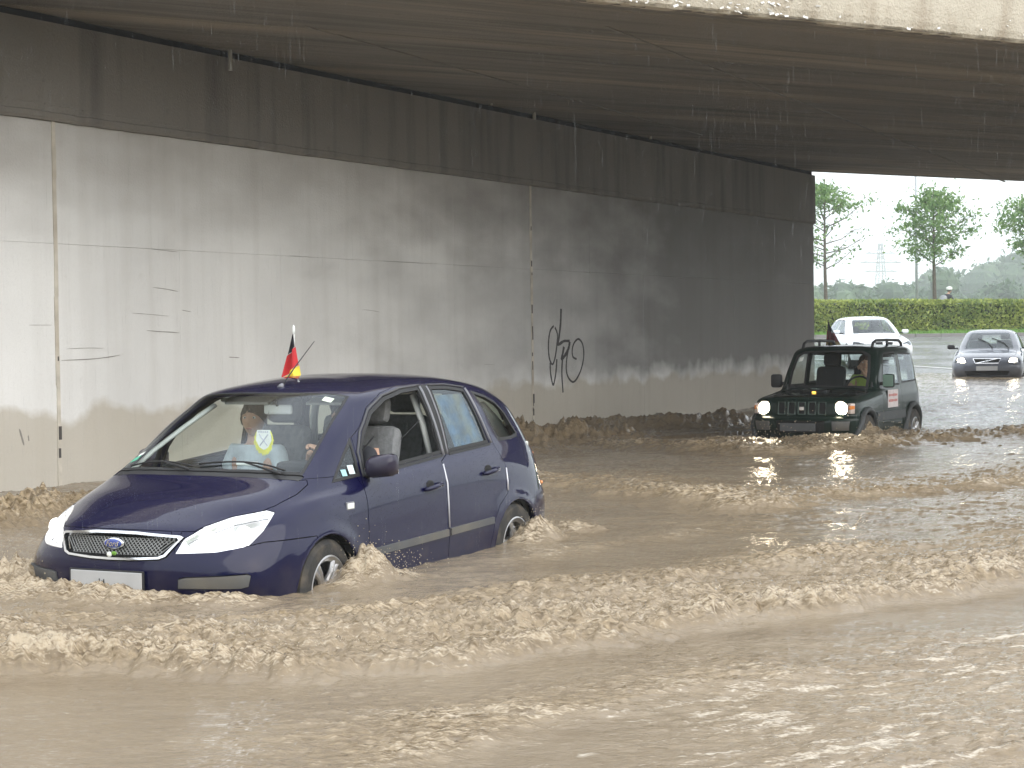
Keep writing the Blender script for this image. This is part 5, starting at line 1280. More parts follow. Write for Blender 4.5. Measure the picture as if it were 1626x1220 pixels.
        # belts from the B-pillar
        MB().tube([CV(2.40, .69 * sd_, 1.28), CV(2.32, .55 * sd_, 1.12), CV(2.15, .42 * sd_, .98)], .016, 6, flat=.25).build('seat_belt', MAT['inner_dark'], cab, smooth=True)
    v = MB(); hl_ = []
    for X in np.linspace(1.86, 3.6, 9):
        row = []
        for y in np.linspace(-.5, .5, 7):
            y = y * (1 if X > 2.1 else .86); q, _ = S.top(X, y + .0007); row.append(CV(X, y, (q.z if q.z < 2 else 1.5) - .035))
        hl_.append(row)
    vs = [p for r_ in hl_ for p in r_]; fs = [(i * 7 + j, i * 7 + j + 1, (i + 1) * 7 + j + 1, (i + 1) * 7 + j) for i in range(8) for j in range(6)]
    mesh_obj('headliner', vs, fs, MAT['inner'], cab, True)
    MB().tube([CV(1.70, 0, 1.44), CV(1.72, 0, 1.40)], .01, 6).build('mirror_stem', MAT['inner_dark'], cab)
    MB().box(CV(1.73, 0, 1.375), (.03, .22, .065), bev=.02).build('rear_view_mirror', MAT['inner'], cab)
    for y in (.33, -.33): MB().box(CV(1.90, y, 1.435), (.15, .36, .02), rot=Matrix.Rotation(.35, 3, 'Y'), bev=.008).build('sun_visor', MAT['inner'], cab)
    # rear sunshade with faded print, parcel shelf clutter
    p = [CV(*(S.side(X, z)[0] - Vector((0, .03, 0)))) for X, z in ((2.70, 1.08), (3.12, 1.10), (3.03, 1.44), (2.64, 1.44))]
    mesh_obj('window_sunshade', p, [(0, 1, 2, 3)], simple('blue_sunshade', (.055, .11, .20), .8, var=.6, scale=9, dirt=(.35, .30, .12), dirtamt=.7), cab)
    MB().box(CV(3.62, 0, 1.0), (.5, 1.2, .03)).build('parcel_shelf', MAT['inner_dark'], cab)
    v = MB(); r_ = random.Random(4)
    for k in range(9): v.ball(CV(3.42 + r_.uniform(-.1, .13), .48 + r_.uniform(-.06, .06), 1.13 + r_.uniform(-.05, .06)), (r_.uniform(.02, .05), .03, r_.uniform(.012, .035)), 8, 6)
    v.build('soft_toy', simple('striped_plush', (.5, .58, .58), .9, var=.7, scale=30), cab, smooth=True)
    MB().box(CV(.9 + .75, -.2, 1.02), (.08, .12, .02)).build('dashboard_card', MAT['white_print'], cab)
    # exterior arch plugs and underside
    MB().box(CV(2.2, 0, .27), (3.3, 1.4, .06)).build('underside', MAT['under'], van)
    return van, S
VAN, VANS = make_van()
def van_world(X, y, z): return Vector((CARO[0] + CDS[0] * X + CDL[0] * y, CARO[1] + CDS[1] * X + CDL[1] * y, z - .347))
# ================================================================== people
def skin_obj(name, chains, m, parent, levels=2, root=0):
    """chains: list of lists of (point, radius); equal points join. grown into one surface"""
    V = []; Rr = []; E_ = []; key = {}
    for ch in chains:
        prev = None
        for p, r in ch:
            k = tuple(round(c, 4) for c in p)
            if k not in key: key[k] = len(V); V.append(p); Rr.append(r if isinstance(r, tuple) else (r, r))
            i = key[k]
            if prev is not None and prev != i: E_.append((prev, i))
            prev = i
    me = bpy.data.meshes.new(name); me.from_pydata([tuple(v) for v in V], E_, []); me.materials.append(m)
    o = link(bpy.data.objects.new(name, me), parent)
    md = o.modifiers.new('skin', 'SKIN'); md.use_smooth_shade = True
    for i, sv in enumerate(me.skin_vertices[0].data): sv.radius = Rr[i]; sv.use_root = (i == root)
    sb = o.modifiers.new('sub', 'SUBSURF'); sb.levels = levels; sb.render_levels = levels
    return o
def head(parent, c, yaw, hair_m, skin_m, R=.105, hair=1., pitch=0., name='head'):
    """a head with brow, nose, lips, chin, eyes and ears; faces +x of its own frame"""
    h = bpy.data.objects.new(name, None); link(h, parent); h.location = c; h.rotation_euler = (0, pitch, yaw)
    vs = []; seg, rg = 36, 26
    for i in range(rg + 1):
        th = math.pi * i / rg
        for k in range(seg):
            ph = 2 * math.pi * k / seg; x, y, z = math.sin(th) * math.cos(ph), math.sin(th) * math.sin(ph), math.cos(th)
            X, Y, Z = x * .098, y * .078, z * .122
            if Z < 0: t = -Z / .122; X = X * (1 - .18 * t) + .012 * t * (1 if x > 0 else .2); Y *= 1 - .34 * t ** 1.5
            if x > 0:
                g = lambda yy, zz, sy, sz: math.exp(-((Y - yy) / sy) ** 2 - ((Z - zz) / sz) ** 2)
                X += .024 * g(0, -.018, .012, .022) + .010 * g(0, .005, .010, .03) - .010 * (g(.032, .012, .016, .012) + g(-.032, .012, .016, .012)) + .006 * g(0, .034, .045, .012) + .008 * g(0, -.062, .022, .010) + .010 * g(0, -.102, .025, .018) - .004 * g(0, -.078, .02, .006)
            vs.append((X, Y, Z))
    fs = [(i * seg + k, (i + 1) * seg + k, (i + 1) * seg + (k + 1) % seg, i * seg + (k + 1) % seg) for i in range(rg) for k in range(seg)]
    mb = MB(); mb.add(vs, fs)
    for s in (1, -1): mb.ball((-.005, .078 * s, -.005), (.018, .008, .03), 10, 8)
    mb.build('face', skin_m, h, smooth=True)
    for s in (1, -1):
        MB().ball((.078, .031 * s, .012), (.012, .013, .009), 10, 8).build('eye', MAT['white_print'], h, smooth=True)
        MB().ball((.0875, .031 * s, .012), (.004, .006, .006), 8, 6).build('iris', MAT['black'], h, smooth=True)
    MB().ball((.094, 0, -.062), (.008, .024, .006), 10, 6).build('mouth', MAT['lips'], h, smooth=True)
    if hair:
        vs = []
        for i in range(19):
            th = math.pi * .62 * i / 18
            for k in range(36):
                ph = 2 * math.pi * k / 36; x, y, z = math.sin(th) * math.cos(ph), math.sin(th) * math.sin(ph), math.cos(th)
                lim = 1.0 if x < .25 else .62; thh = th * (1 if math.cos(ph) < .1 else (1 - .38 * math.cos(ph)))
                x, y, z = math.sin(thh) * math.cos(ph), math.sin(thh) * math.sin(ph), math.cos(thh); nn = 1 + .05 * math.sin(ph * 9 + th * 7)
                vs.append((x * .108 * nn * hair - .006, y * .088 * nn * hair, z * .132 * nn * hair))
        fs = [(i * 36 + k, (i + 1) * 36 + k, (i + 1) * 36 + (k + 1) % 36, i * 36 + (k + 1) % 36) for i in range(18) for k in range(36)]
        mb = MB(); mb.add(vs, fs); mb.build('hair', hair_m, h, smooth=True)
    return h
MAT['lips'] = simple('lips', (.36, .14, .12), .5)
MAT['hair_dark'] = simple('dark_hair', (.025, .018, .014), .6, var=.3, scale=60, bump=.6, bscale=120)
MAT['hair_brown'] = simple('brown_hair', (.06, .035, .02), .6, var=.3, scale=60, bump=.6, bscale=120)
def hand(chain_from, palm, dirv, upv, sidev, m, parent, curl=.6, sc=1.):
    """palm centre, pointing dir, back-of-hand normal, thumb side"""
    d, u, s = (Vector(k).normalized() for k in (dirv, upv, sidev)); P = Vector(palm)
    o = skin_obj('hand', [[(P - d * .06 * sc, (.026 * sc, .02 * sc)), (P - d * .02 * sc, (.036 * sc, .017 * sc)), (P + d * .03 * sc, (.038 * sc, .015 * sc))]], m, parent)
    for k, (off, l) in enumerate(((.030, .072), (.010, .08), (-.011, .075), (-.031, .058))):
        b = P + d * .03 * sc + s * off * sc; p1 = b + d * l * .42 * sc - u * .006 * sc; p2 = p1 + (d * math.cos(curl) - u * math.sin(curl)) * l * .36 * sc; p3 = p2 + (d * math.cos(curl * 2) - u * math.sin(curl * 2)) * l * .3 * sc
        skin_obj('finger', [[(b - d * .015 * sc, .0095 * sc), (p1, .009 * sc), (p2, .0082 * sc), (p3, .007 * sc)]], m, o)
    b = P - d * .02 * sc + s * .034 * sc; skin_obj('thumb', [[(b - s * .012 * sc, .012 * sc), (b + (s * .7 + d * .5) * .03 * sc, .011 * sc), (b + (s * .5 + d * .8) * .058 * sc - u * .01 * sc, .009 * sc)]], m, o)
    return o
def seated(label, base, rz, head_c, yaw, hair_m, shirt_m, trouser_m, hands, skin_m, group=None, sleeve=.55, pitch=0., hair=1.):
    o = empty('person', base, rz, label, 'person', group)
    H = Vector(head_c); neck = H + Vector((-.015, 0, -.125)); chest = neck + Vector((-.02, 0, -.17)); belly = chest + Vector((.0, 0, -.20)); pel = belly + Vector((.03, 0, -.17))
    ch = [[(pel, (.15, .12)), (belly, (.14, .11)), (chest, (.15, .115)), (neck + Vector((0, 0, -.045)), .066), (neck, .053), (neck + Vector((.012, 0, .06)), .052)]]
    sh = [[(pel, (.17, .14)), (belly, (.17, .142)), (chest, (.185, .152)), (neck + Vector((-.005, 0, -.06)), (.09, .08))]]
    for s, (el, wr) in zip((1, -1), hands):
        shd = chest + Vector((0, .175 * s, .06)); el = Vector(el); wr = Vector(wr)
        ch.append([(chest, (.15, .115)), (shd, .055), (el, .042), (wr, .028)])
        sh.append([(chest, (.185, .152)), (shd, .078), (shd.lerp(el, sleeve), .072)])
        kn = pel + Vector((.43, .09 * s, .10)); ft = kn + Vector((.12, 0, -.38))
        ch.append([(pel, (.15, .12)), (pel + Vector((.08, .1 * s, 0)), .085), (kn, .06), (ft, .042)])
    skin_obj('body', ch, skin_m, o); skin_obj('shirt', sh, shirt_m, o)
    skin_obj('trousers', [[(pel + Vector((0, 0, .02)), (.155, .128))] + [(pel + Vector((.08, .1 * s, 0)), .095), (pel + Vector((.43, .09 * s, .10)), .07), (pel + Vector((.53, .09 * s, -.22)), .055)] for s in (1, -1)], trouser_m, o)
    head(o, H, yaw, hair_m, skin_m, pitch=pitch, hair=hair)
    return o, pel
VR = VAN.rotation_euler.z
def vb(X, y, z=.45): return VAN.matrix_basis @ CV(X, y, z)
MAT['pale_shirt'] = simple('pale_blue_grey_tshirt', (.50, .57, .60), .85, var=.3, scale=7)
MAT['dark_shirt'] = simple('dark_shirt', (.03, .032, .04), .85); MAT['denim'] = simple('denim', (.04, .06, .12), .9)
# frames local to each person's base: x forward, y left, z up
p1, _ = seated('passenger in pale blue-grey t-shirt sitting behind the windscreen of the dark blue car', vb(2.08, -.36), VR, (.12, 0, .85), .25, MAT['hair_dark'], MAT['pale_shirt'], MAT['denim'], [((.12, .26, .36), (.34, .12, .16)), ((.10, -.28, .36), (.34, -.12, .16))], MAT['skin'])
for s_ in (1, -1): hand(None, (.39, .11 * s_, .14), (.9, -.3 * s_, -.2), (0, 0, 1), (0, -s_, 0), MAT['skin'], p1)
p2, _ = seated('driver of the dark blue car with one hand on top of the steering wheel', vb(2.10, .36), VR, (.12, .0, .85), -.15, MAT['hair_dark'], MAT['dark_shirt'], MAT['denim'], [((.22, .27, .42), (.36, .20, .50)), ((.24, -.20, .52), (.43, -.07, .655))], MAT['skin'])
hand(None, (.475, -.02, .69), (.35, .92, -.05), (-.1, .05, 1), (.9, -.2, 0), MAT['skin'], p2, curl=.55)
skin_obj('belt', [[(Vector((.15, .25, .75)), (.025, .006)), (Vector((.24, .1, .55)), (.025, .006)), (Vector((.2, -.14, .3)), (.025, .006))]], MAT['inner_dark'], p2)
# pennant with yellow fringe hanging from the mirror
def pennant():
    pb = VAN.matrix_basis @ CV(1.575, -.01, 1.18)
    o = empty('pennant', pb, VR, 'small white pennant with yellow fringe hanging behind the windscreen of the dark blue car', 'pennant')
    pts = [(-.052, .068), (.052, .068), (.062, .0), (.035, -.045), (.0, -.062), (-.035, -.045), (-.062, .0)]
    MB().prism(pts, (0, 0, 0), (0, 1, 0), (0, 0, 1), (1, 0, 0), .003).build('cloth', MAT['white_print'], o)
    v = MB(); r_ = random.Random(2)
    e = [(.055, .06), (.066, .03), (.066, .0), (.052, -.025), (.037, -.047), (.018, -.06), (0, -.066), (-.018, -.06), (-.037, -.047), (-.052, -.025), (-.066, .0), (-.066, .03), (-.055, .06)]
    for i in range(len(e) - 1):
        for k in range(6):
            a = Vector(e[i]).lerp(Vector(e[i + 1]), k / 6); b = a * 1.12 + Vector((r_.uniform(-.006, .006), -.020 - r_.random() * .012)); v.tube([(0.001, a.x * .97, a.y * .97), (.002, b.x, b.y)], [.0045, .002], 4)
    v.build('fringe', simple('yellow_fringe', (.72, .70, .04), .8), o)
    v = MB(); v.tube([(.004, -.035, .04), (.004, .03, -.035)], .0035, 4); v.tube([(.004, .035, .04), (.004, -.03, -.035)], .0035, 4)
    for k in range(5): v.box((.004, -.036 + k * .017, .055), (.002, .010, .009))
    v.build('emblem', simple('grey_print', (.42, .42, .52), .7), o)
    MB().tube([(0, 0, .065), (-.05, .01, .19)], .0015, 4).build('cord', MAT['black'], o)
pennant()
# car flag clipped to the top of the far rear window
def flag_mesh(o, cols, pole_top, w, hgt, seedk=0, lean=(0, 0), m=None):
    nu, nv = 14, 12
    for b in range(3):
        P = np.zeros((nv // 3 + 1, nu, 3))
        for i in range(nv // 3 + 1):
            for j in range(nu):
                s = j / (nu - 1); t = (b * (nv // 3) + i) / nv
                # hangs wet and folded: the fly collapses towards the pole and droops
                x = -.001 - s * w * (.20 + .85 * t) + .012 * math.sin(s * 11 + seedk) * s; y = .022 * math.sin(s * 9 + t * 2.0 + seedk) * (.3 + s)
                z = -t * hgt - s * w * .95 * (1 - .2 * t)
                P[i, j] = (x, y, z)
        P = P + np.array(pole_top)
        g = grid_obj('stripe', P, cols[b], o)
def van_flag():
    q = VANS.side(2.94, 1.49)[0]; base = VAN.matrix_basis @ CV(2.94, -q.y - .01, 1.55)
    o = empty('car_flag', base, VR, 'wet black red and gold flag on a white stick on the dark blue car roof', 'flag')
    MB().tube([(0, 0, -.03), (.0, .0, .1), (.005, .004, .385)], [.006, .006, .005], 8).build('flag_pole', MAT['white_print'], o, smooth=True)
    MB().ball((.005, .004, .36), (.011, .011, .035), 8, 6).build('finial', MAT['white_print'], o, smooth=True)
    MB().box((0, .01, -.005), (.05, .03, .05), bev=.005).build('window_clip', MAT['white_print'], o)
    c = [simple('flag_black', (.02, .02, .025), .8), simple('flag_red', (.55, .03, .035), .8), simple('flag_gold', (.80, .62, .06), .8)]
    # hangs wet and folded: one narrow triangle under the tip of the stick
    quads = [[(-.002, .335), (.008, .335), (.016, .245), (-.052, .165)], [(-.052, .165), (.016, .245), (.036, .115), (-.085, .055)], [(-.085, .055), (.036, .115), (.048, .045), (.006, .02)]]
    quads = [[(-.004, .325), (.006, .33), (.018, .235), (-.05, .165)], [(-.05, .165), (.018, .235), (.04, .10), (-.10, .0)], [(-.10, .0), (.04, .10), (.052, -.01), (.012, -.02)]]
    for b, (a0, a1, a2, a3) in enumerate(quads):
        P = np.zeros((9, 17, 3))
        for i in range(9):
            for j in range(17):
                u, v = j / 16, i / 8; y = (a0[0] * (1 - u) + a1[0] * u) * (1 - v) + (a3[0] * (1 - u) + a2[0] * u) * v; z = (a0[1] * (1 - u) + a1[1] * u) * (1 - v) + (a3[1] * (1 - u) + a2[1] * u) * v
                P[i, j] = (.012 + .018 * math.sin(u * 9 + b) * (.3 + v + b) * .5, y, z)
        grid_obj('flag_stripe', P, c[b], o)
    return o
van_flag()
# ================================================================== small dark green off-roader
def stations(zs, rows): return rows
JX, JY, JYAW, JDEP = 4.0351, 25.5727, .50, .343
MAT['jgreen'] = paint_mat('dark_green_paint', (.005, .015, .011), metal=.0, rough=.35, mud=.08, mudz=.45, drops=False)
MAT['jblack'] = paint_mat('black_green_paint', (.006, .008, .008), metal=0, rough=.35, mud=.1, mudz=.4, drops=False)
MAT['slotrim'] = simple('worn_green_rim', (.07, .11, .09), .4, coat=.5)
MAT['jgreen'].node_tree.nodes['Principled BSDF'].inputs['Coat Weight'].default_value = .55
MAT['flare'] = simple('dark_grey_flare', (.045, .05, .052), .55, var=.15)
MAT['lamp_warm'] = simple('lit_round_headlight', (1, .95, .85), .3, emit=(1, .86, .62), estr=26.)
def Lv(z, xs, ys): return [(x, y, (z[i] if isinstance(z, (list, tuple)) else z)) for i, (x, y) in enumerate(zip(xs, ys))]
JL = [
 Lv(.36, [.08,.09,.13,.22,.36,.62,1.0,1.3,1.75,2.3,2.87,3.2,3.42,3.49,3.5], [0,.3,.55,.69,.75,.76,.76,.76,.76,.76,.76,.75,.66,.35,0]),
 Lv(.50, [.0,.01,.05,.14,.30,.62,1.0,1.3,1.75,2.3,2.87,3.24,3.46,3.54,3.55], [0,.3,.57,.73,.785,.785,.78,.775,.775,.775,.78,.77,.70,.38,0]),
 Lv(.63, [.0,.01,.05,.14,.30,.62,1.0,1.3,1.75,2.3,2.87,3.24,3.46,3.54,3.55], [0,.3,.57,.73,.785,.79,.782,.778,.778,.778,.782,.772,.71,.38,0]),
 Lv(.675, [.085,.09,.11,.16,.30,.62,1.0,1.3,1.75,2.3,2.87,3.24,3.45,3.52,3.53], [0,.3,.56,.70,.765,.785,.78,.778,.778,.778,.78,.77,.71,.38,0]),
 Lv(.80, [.10,.105,.12,.165,.29,.62,1.0,1.3,1.75,2.3,2.87,3.24,3.45,3.52,3.53], [0,.3,.56,.70,.755,.775,.775,.775,.776,.776,.776,.765,.70,.38,0]),
 Lv([.905,.903,.895,.885,.885,.89,.90,.905,.91,.915,.92,.92,.92,.92,.92], [.125,.13,.15,.20,.31,.62,1.0,1.3,1.75,2.3,2.87,3.24,3.44,3.51,3.52], [0,.3,.55,.68,.735,.76,.765,.768,.77,.77,.77,.76,.69,.37,0]),
 Lv([.945,.943,.935,.92,.92,.925,.94,.95,.955,.96,.965,.965,.965,.965,.965], [.22,.225,.25,.30,.38,.62,1.0,1.3,1.75,2.3,2.87,3.24,3.44,3.50,3.51], [0,.3,.52,.64,.70,.735,.75,.758,.762,.762,.762,.75,.68,.37,0]),
 Lv([.985,.983,.975,.96,.955,.96,.975,.985,.99,.995,1.0,1.0,1.0,1.0,1.0], [.65,.655,.67,.70,.74,.84,1.05,1.32,1.76,2.3,2.87,3.23,3.43,3.49,3.50], [0,.3,.50,.60,.655,.70,.735,.75,.755,.755,.755,.745,.675,.36,0]),
 Lv([1.03,1.028,1.02,1.01,1.005,1.005,1.01,1.015,1.02,1.025,1.03,1.03,1.03,1.03,1.03], [1.12,1.13,1.15,1.18,1.21,1.25,1.31,1.45,1.80,2.3,2.87,3.22,3.42,3.48,3.49], [0,.3,.50,.62,.68,.72,.735,.745,.75,.75,.75,.74,.67,.36,0]),
 Lv([1.24,1.24,1.235,1.23,1.225,1.225,1.23,1.23,1.235,1.24,1.24,1.24,1.24,1.24,1.24], [1.27,1.275,1.29,1.31,1.335,1.365,1.42,1.54,1.84,2.3,2.87,3.20,3.39,3.46,3.47], [0,.29,.48,.59,.65,.69,.705,.712,.718,.72,.72,.71,.65,.35,0]),
 Lv([1.46,1.46,1.455,1.45,1.445,1.445,1.45,1.455,1.46,1.465,1.465,1.465,1.46,1.46,1.46], [1.42,1.425,1.44,1.46,1.48,1.51,1.56,1.66,1.90,2.3,2.86,3.16,3.35,3.43,3.44], [0,.28,.46,.56,.61,.65,.668,.676,.682,.685,.685,.675,.62,.34,0]),
 Lv([1.57,1.57,1.565,1.56,1.555,1.555,1.56,1.565,1.57,1.575,1.575,1.575,1.57,1.57,1.57], [1.50,1.505,1.52,1.54,1.56,1.585,1.63,1.72,1.94,2.3,2.84,3.13,3.31,3.39,3.40], [0,.27,.44,.535,.585,.62,.637,.645,.65,.655,.655,.645,.59,.32,0]),
 Lv([1.625,1.625,1.62,1.615,1.61,1.61,1.613,1.618,1.62,1.625,1.625,1.622,1.618,1.618,1.62], [1.60,1.605,1.62,1.635,1.655,1.68,1.72,1.79,1.97,2.3,2.80,3.07,3.22,3.29,3.30], [0,.25,.40,.48,.525,.55,.563,.57,.573,.576,.575,.565,.52,.28,0]),
 Lv(1.65, [1.8,1.805,1.81,1.83,1.85,1.87,1.90,1.95,2.08,2.32,2.72,2.92,3.02,3.07,3.08], [0,.1,.18,.22,.25,.27,.28,.285,.288,.29,.288,.28,.25,.13,0]),
 Lv(1.655, [1.9,1.902,1.905,1.91,1.92,1.93,1.95,1.99,2.1,2.33,2.68,2.85,2.92,2.96,2.97], [0]+[.001]*13+[0]),
]
def spin(o, name): return o
def make_offroader():
    car = empty('offroader', (JX, JY, -JDEP), math.atan2(-math.cos(JYAW), -math.sin(JYAW)), 'small dark green off-roader with round lit headlights pushing a bow wave under the bridge', 'car')
    G = loft(JL, 4, 4, 2); S = Shell(G)
    FX, RX, WZ = .64, 2.90, .335
    for cx in (FX, RX): S.cut('arch_hole', 'side', arch(cx, WZ, .385), lambda c, n: c.y > .5)
    sf = lambda c, n: c.y > .4 and n.y > .3; fr = lambda c, n: c.x < .35 and n.x < -.3
    for k in range(5):
        y = -.30 + k * .15
        if y > -.04: S.cut('slot', 'front', smooth_poly([(y - .045, .70), (y - .045, .855), (y + .045, .855), (y + .045, .70)], 3) if y > .04 else [(-.05, .69), (-.05, .865), (.05, .865), (.05, .69)], fr)
    S.cut('plate_bay', 'front', [(-.05, .43), (-.05, .605), (.36, .605), (.34, .43)], fr); S.cut('fog_panel', 'front', [(.46, .47), (.46, .60), (.70, .60), (.68, .47)], fr)
    for k, p in {'front_pane': [(1.52,1.06),(1.58,1.22),(1.73,1.50),(1.80,1.53),(2.30,1.54),(2.30,1.06)], 'quarter_pane': [(2.44,1.08),(2.44,1.52),(3.12,1.50),(3.24,1.10)]}.items(): S.cut(k, 'side', shrink(p, .012), sf); S.cut(k + '_seal', 'side', shrink(p, -.01), sf)
    wf = lambda c, n: c.x < 1.75 and n.z > .2 and n.x < -.2
    S.cut('screen', 'top', [(1.16,-.05),(1.165,.3),(1.185,.48),(1.205,.575),(1.335,.565),(1.475,.53),(1.50,.43),(1.488,.27),(1.485,-.05)], wf); S.cut('screen_seal', 'top', [(1.12,-.05),(1.13,.3),(1.15,.50),(1.17,.62),(1.335,.605),(1.50,.565),(1.525,.44),(1.508,.27),(1.505,-.05)], wf)
    S.cut('hood', 'top', [(.18,-.05),(.19,.3),(.24,.50),(.32,.60),(.60,.635),(1.10,.66),(1.10,.50),(1.075,.3),(1.07,-.05)], lambda c, n: c.z > .915 and n.z > .3)
    S.cut('rear_pane', 'front', [(-.05,1.1),(-.05,1.5),(.5,1.5),(.55,1.1)], lambda c, n: c.x > 3.2 and n.x > .5)
    S.cut('front_bumper', 'obl', [(-.2,.645),(1.05,.645),(1.05,.2),(-.2,.2)], lambda c, n: c.x < .4)
    S.cut('door', 'side', [(1.42,.42),(1.42,1.03),(1.55,1.24),(1.70,1.56),(2.36,1.575),(2.36,.42)], sf); S.cut('wing', 'side', [(.15,.55),(.15,1.05),(1.36,1.02),(1.42,1.0),(1.42,.3),(.6,.3)], lambda c, n: c.y > .45)
    P = lambda *a, **k: S.part(*a, **k); jg, jb = MAT['jgreen'], MAT['jblack']
    P('hood', 'bonnet', jb, car, both=True); P('rest', 'body_shell', jg, car, both=True, gap=.001, lip=.03); P('front_bumper', 'front_bumper', jg, car, both=True)
    P('plate_bay', 'bumper_recess', MAT['under'], car, both=True, push=-.02, gap=0); P('screen', 'windscreen', MAT['glass'], car, both=True, gap=0, lip=0); P('screen_seal', 'windscreen_frame', MAT['trim'], car, both=True, gap=0, lip=.01); P('rear_pane', 'rear_window', MAT['glass_dark'], car, both=True, gap=0, lip=0)
    P('slot', 'grille_slots', MAT['under'], car, both=True, push=-.03, gap=0)
    for k in (-1, 0, 1, -2, 2):
        y = k * .15; v = MB(); q = [(y - .05, .695), (y - .05, .865), (y + .05, .865), (y + .05, .695), (y - .05, .695)]
        v.tube([CV(S.front(a, b)[0].x - .004, a, b) for a, b in q], .009, 6); v.build('slot_rim', MAT['slotrim'], car)
    for sd_ in (1, -1):
        P('wing', 'front_wing', jg, car, side=sd_); d = P('door', 'door', jg, car, side=sd_)
        P('front_pane', 'window_pane', MAT['glass'], d, side=sd_, gap=0, lip=0); P('front_pane_seal', 'window_seal', MAT['rubber'], d, side=sd_, gap=0, lip=.02)
        P('quarter_pane', 'quarter_window', MAT['glass_dark'], car, side=sd_, gap=0, lip=0); P('quarter_pane_seal', 'window_seal', MAT['rubber'], car, side=sd_, gap=0, lip=.02)
        P('fog_panel', 'fog_lamp_panel', MAT['greyplastic'], car, side=sd_, push=.004)
        # lamps
        y = .56 * sd_; p, n = S.front(.56, .775); c = Vector((p.x, y, .775))
        h = MB().lathe([(.115, .03), (.115, -.012), (.10, -.02), (.098, .0)], CV(*c), (1, 0, 0), 28).build('headlight', MAT['chrome'], car, angle=.6)
        MB().ball(CV(c.x + .012, y, .775), (.03, .096, .096), 22, 12).build('lens', MAT['lamp_warm'], h, smooth=True)
        MB().box(CV(p.x + .05, y + .135 * sd_, .775), (.10, .075, .15), rot=Matrix.Rotation(-.35 * sd_, 3, 'Z'), bev=.015).build('indicator', simple('pale_indicator', (.55, .45, .40), .2, coat=1), car, angle=.6)
        MB().box(CV(p.x + .035, y + .15 * sd_, .79), (.10, .04, .06), rot=Matrix.Rotation(-.35 * sd_, 3, 'Z'), bev=.01).build('orange_lamp', MAT['orange_lens'], car)
        # flares, sill, moulding
        for cx in (FX, RX):
            v = MB(); pts = []
            for k in range(21):
                a = math.pi * (-.02 + 1.04 * k / 20); X, z = cx - .41 * math.cos(a), WZ + .41 * math.sin(a); q, n = S.side(min(max(X, .2), 3.3), max(z, .40)); pts.append(CV(X, (max(q.y, .74) + .012) * sd_, z))
            v.tube(pts, .042, 8, flat=1.); v.build('wheel_arch_flare', MAT['flare'], car, smooth=True)
            MB().lathe([(.375, 0), (.39, .02), (.39, .28), (.0, .28)], CV(cx, .76 * sd_, WZ), (0, -sd_, 0), 28).build('wheel_housing', MAT['under'], car, angle=.5)
            wheel(car, cx, .72 * sd_, WZ, .19, sd_, .20, 5, 0, turn=.5 if cx < 1 else 0)
        v = MB(); v.box(CV(1.78, .787 * sd_, .62), (1.40, .018, .13), bev=.006); v.build('side_moulding', MAT['flare'], car)
        # mirror
        mr_ = MB().box(CV(1.42, .86 * sd_, 1.13), (.10, .17, .20), bev=.035).build('wing_mirror', MAT['trim'] if sd_ < 0 else MAT['jgreen'], car, angle=.7)
        MB().box(CV(1.425, .74 * sd_, 1.09), (.05, .12, .05), bev=.015).build('mirror_arm', MAT['trim'], mr_)
        if sd_ > 0: MB().box(CV(1.365, .86, 1.135), (.006, .15, .17), bev=.002).build('mirror_back', simple('pale_green_paint', (.10, .20, .15), .3, coat=1), mr_)
        # roof rail with feet
        v = MB(); rz = 1.61
        pts = [CV(1.66, .53 * sd_, 1.60), CV(1.72, .53 * sd_, 1.68), CV(1.86, .53 * sd_, 1.715), CV(2.4, .53 * sd_, 1.72), CV(3.0, .53 * sd_, 1.71), CV(3.12, .53 * sd_, 1.67), CV(3.16, .53 * sd_, 1.60)]
        v.tube(pts, .022, 8); v.tube([CV(2.4, .53 * sd_, 1.72), CV(2.42, .53 * sd_, 1.60)], .02, 6); v.build('roof_rail', MAT['trim'], car, smooth=True)
        MB().tube([CV(1.24, .655 * sd_, 1.04), CV(1.40, .61 * sd_, 1.26), CV(1.55, .565 * sd_, 1.50)], .02, 8).build('pillar_lining', MAT['inner_dark'], car)
    # bonnet scoop with a small orange light in it
    sc = MB().box(CV(.70, 0, 1.0), (.26, .42, .06), rot=Matrix.Rotation(.08, 3, 'Y'), bev=.025).build('bonnet_scoop', jb, car, angle=.7); MB().box(CV(.565, 0, 1.0), (.012, .30, .028), bev=.003).build('scoop_mouth', MAT['under'], sc)
    MB().ball(CV(.56, .02, .99), (.012, .035, .014), 10, 6).build('scoop_lamp', simple('amber_light', (.9, .5, .05), .3, emit=(1, .6, .1), estr=1.2), sc, smooth=True)
    bd = MB().box(CV(.095, 0, .775), (.012, .075, .055), bev=.01).build('grille_badge', MAT['chrome'], car)
    MB().box(CV(.0, -.03, .515), (.02, .52, .11), bev=.004).build('number_plate', MAT['greyplastic'], car)
    # door sticker: pale panel with faded red print
    q, n = S.side(1.95, .84); st = MB().box(CV(1.88, q.y + .003, .86), (.50, .005, .26)).build('door_sticker', simple('faded_sticker', (.62, .56, .56), .6, var=.1), car)
    v = MB(); r_ = random.Random(9)
    for k in range(6):
        for j in range(2): v.box(CV(1.70 + k * .072, q.y + .0065, .91 - j * .08), (.05, .003, .045 * r_.uniform(.6, 1.)))
    v.build('sticker_print', simple('red_print', (.50, .16, .14), .6), st)
    for y0, y1 in ((.45, -.02), (-.05, -.5)): MB().tube([CV(1.14, y0, 1.045), CV(1.16, (y0 + y1) / 2, 1.06), CV(1.17, y1, 1.065)], .012, 6).build('wiper_blade', MAT['rubber'], car)
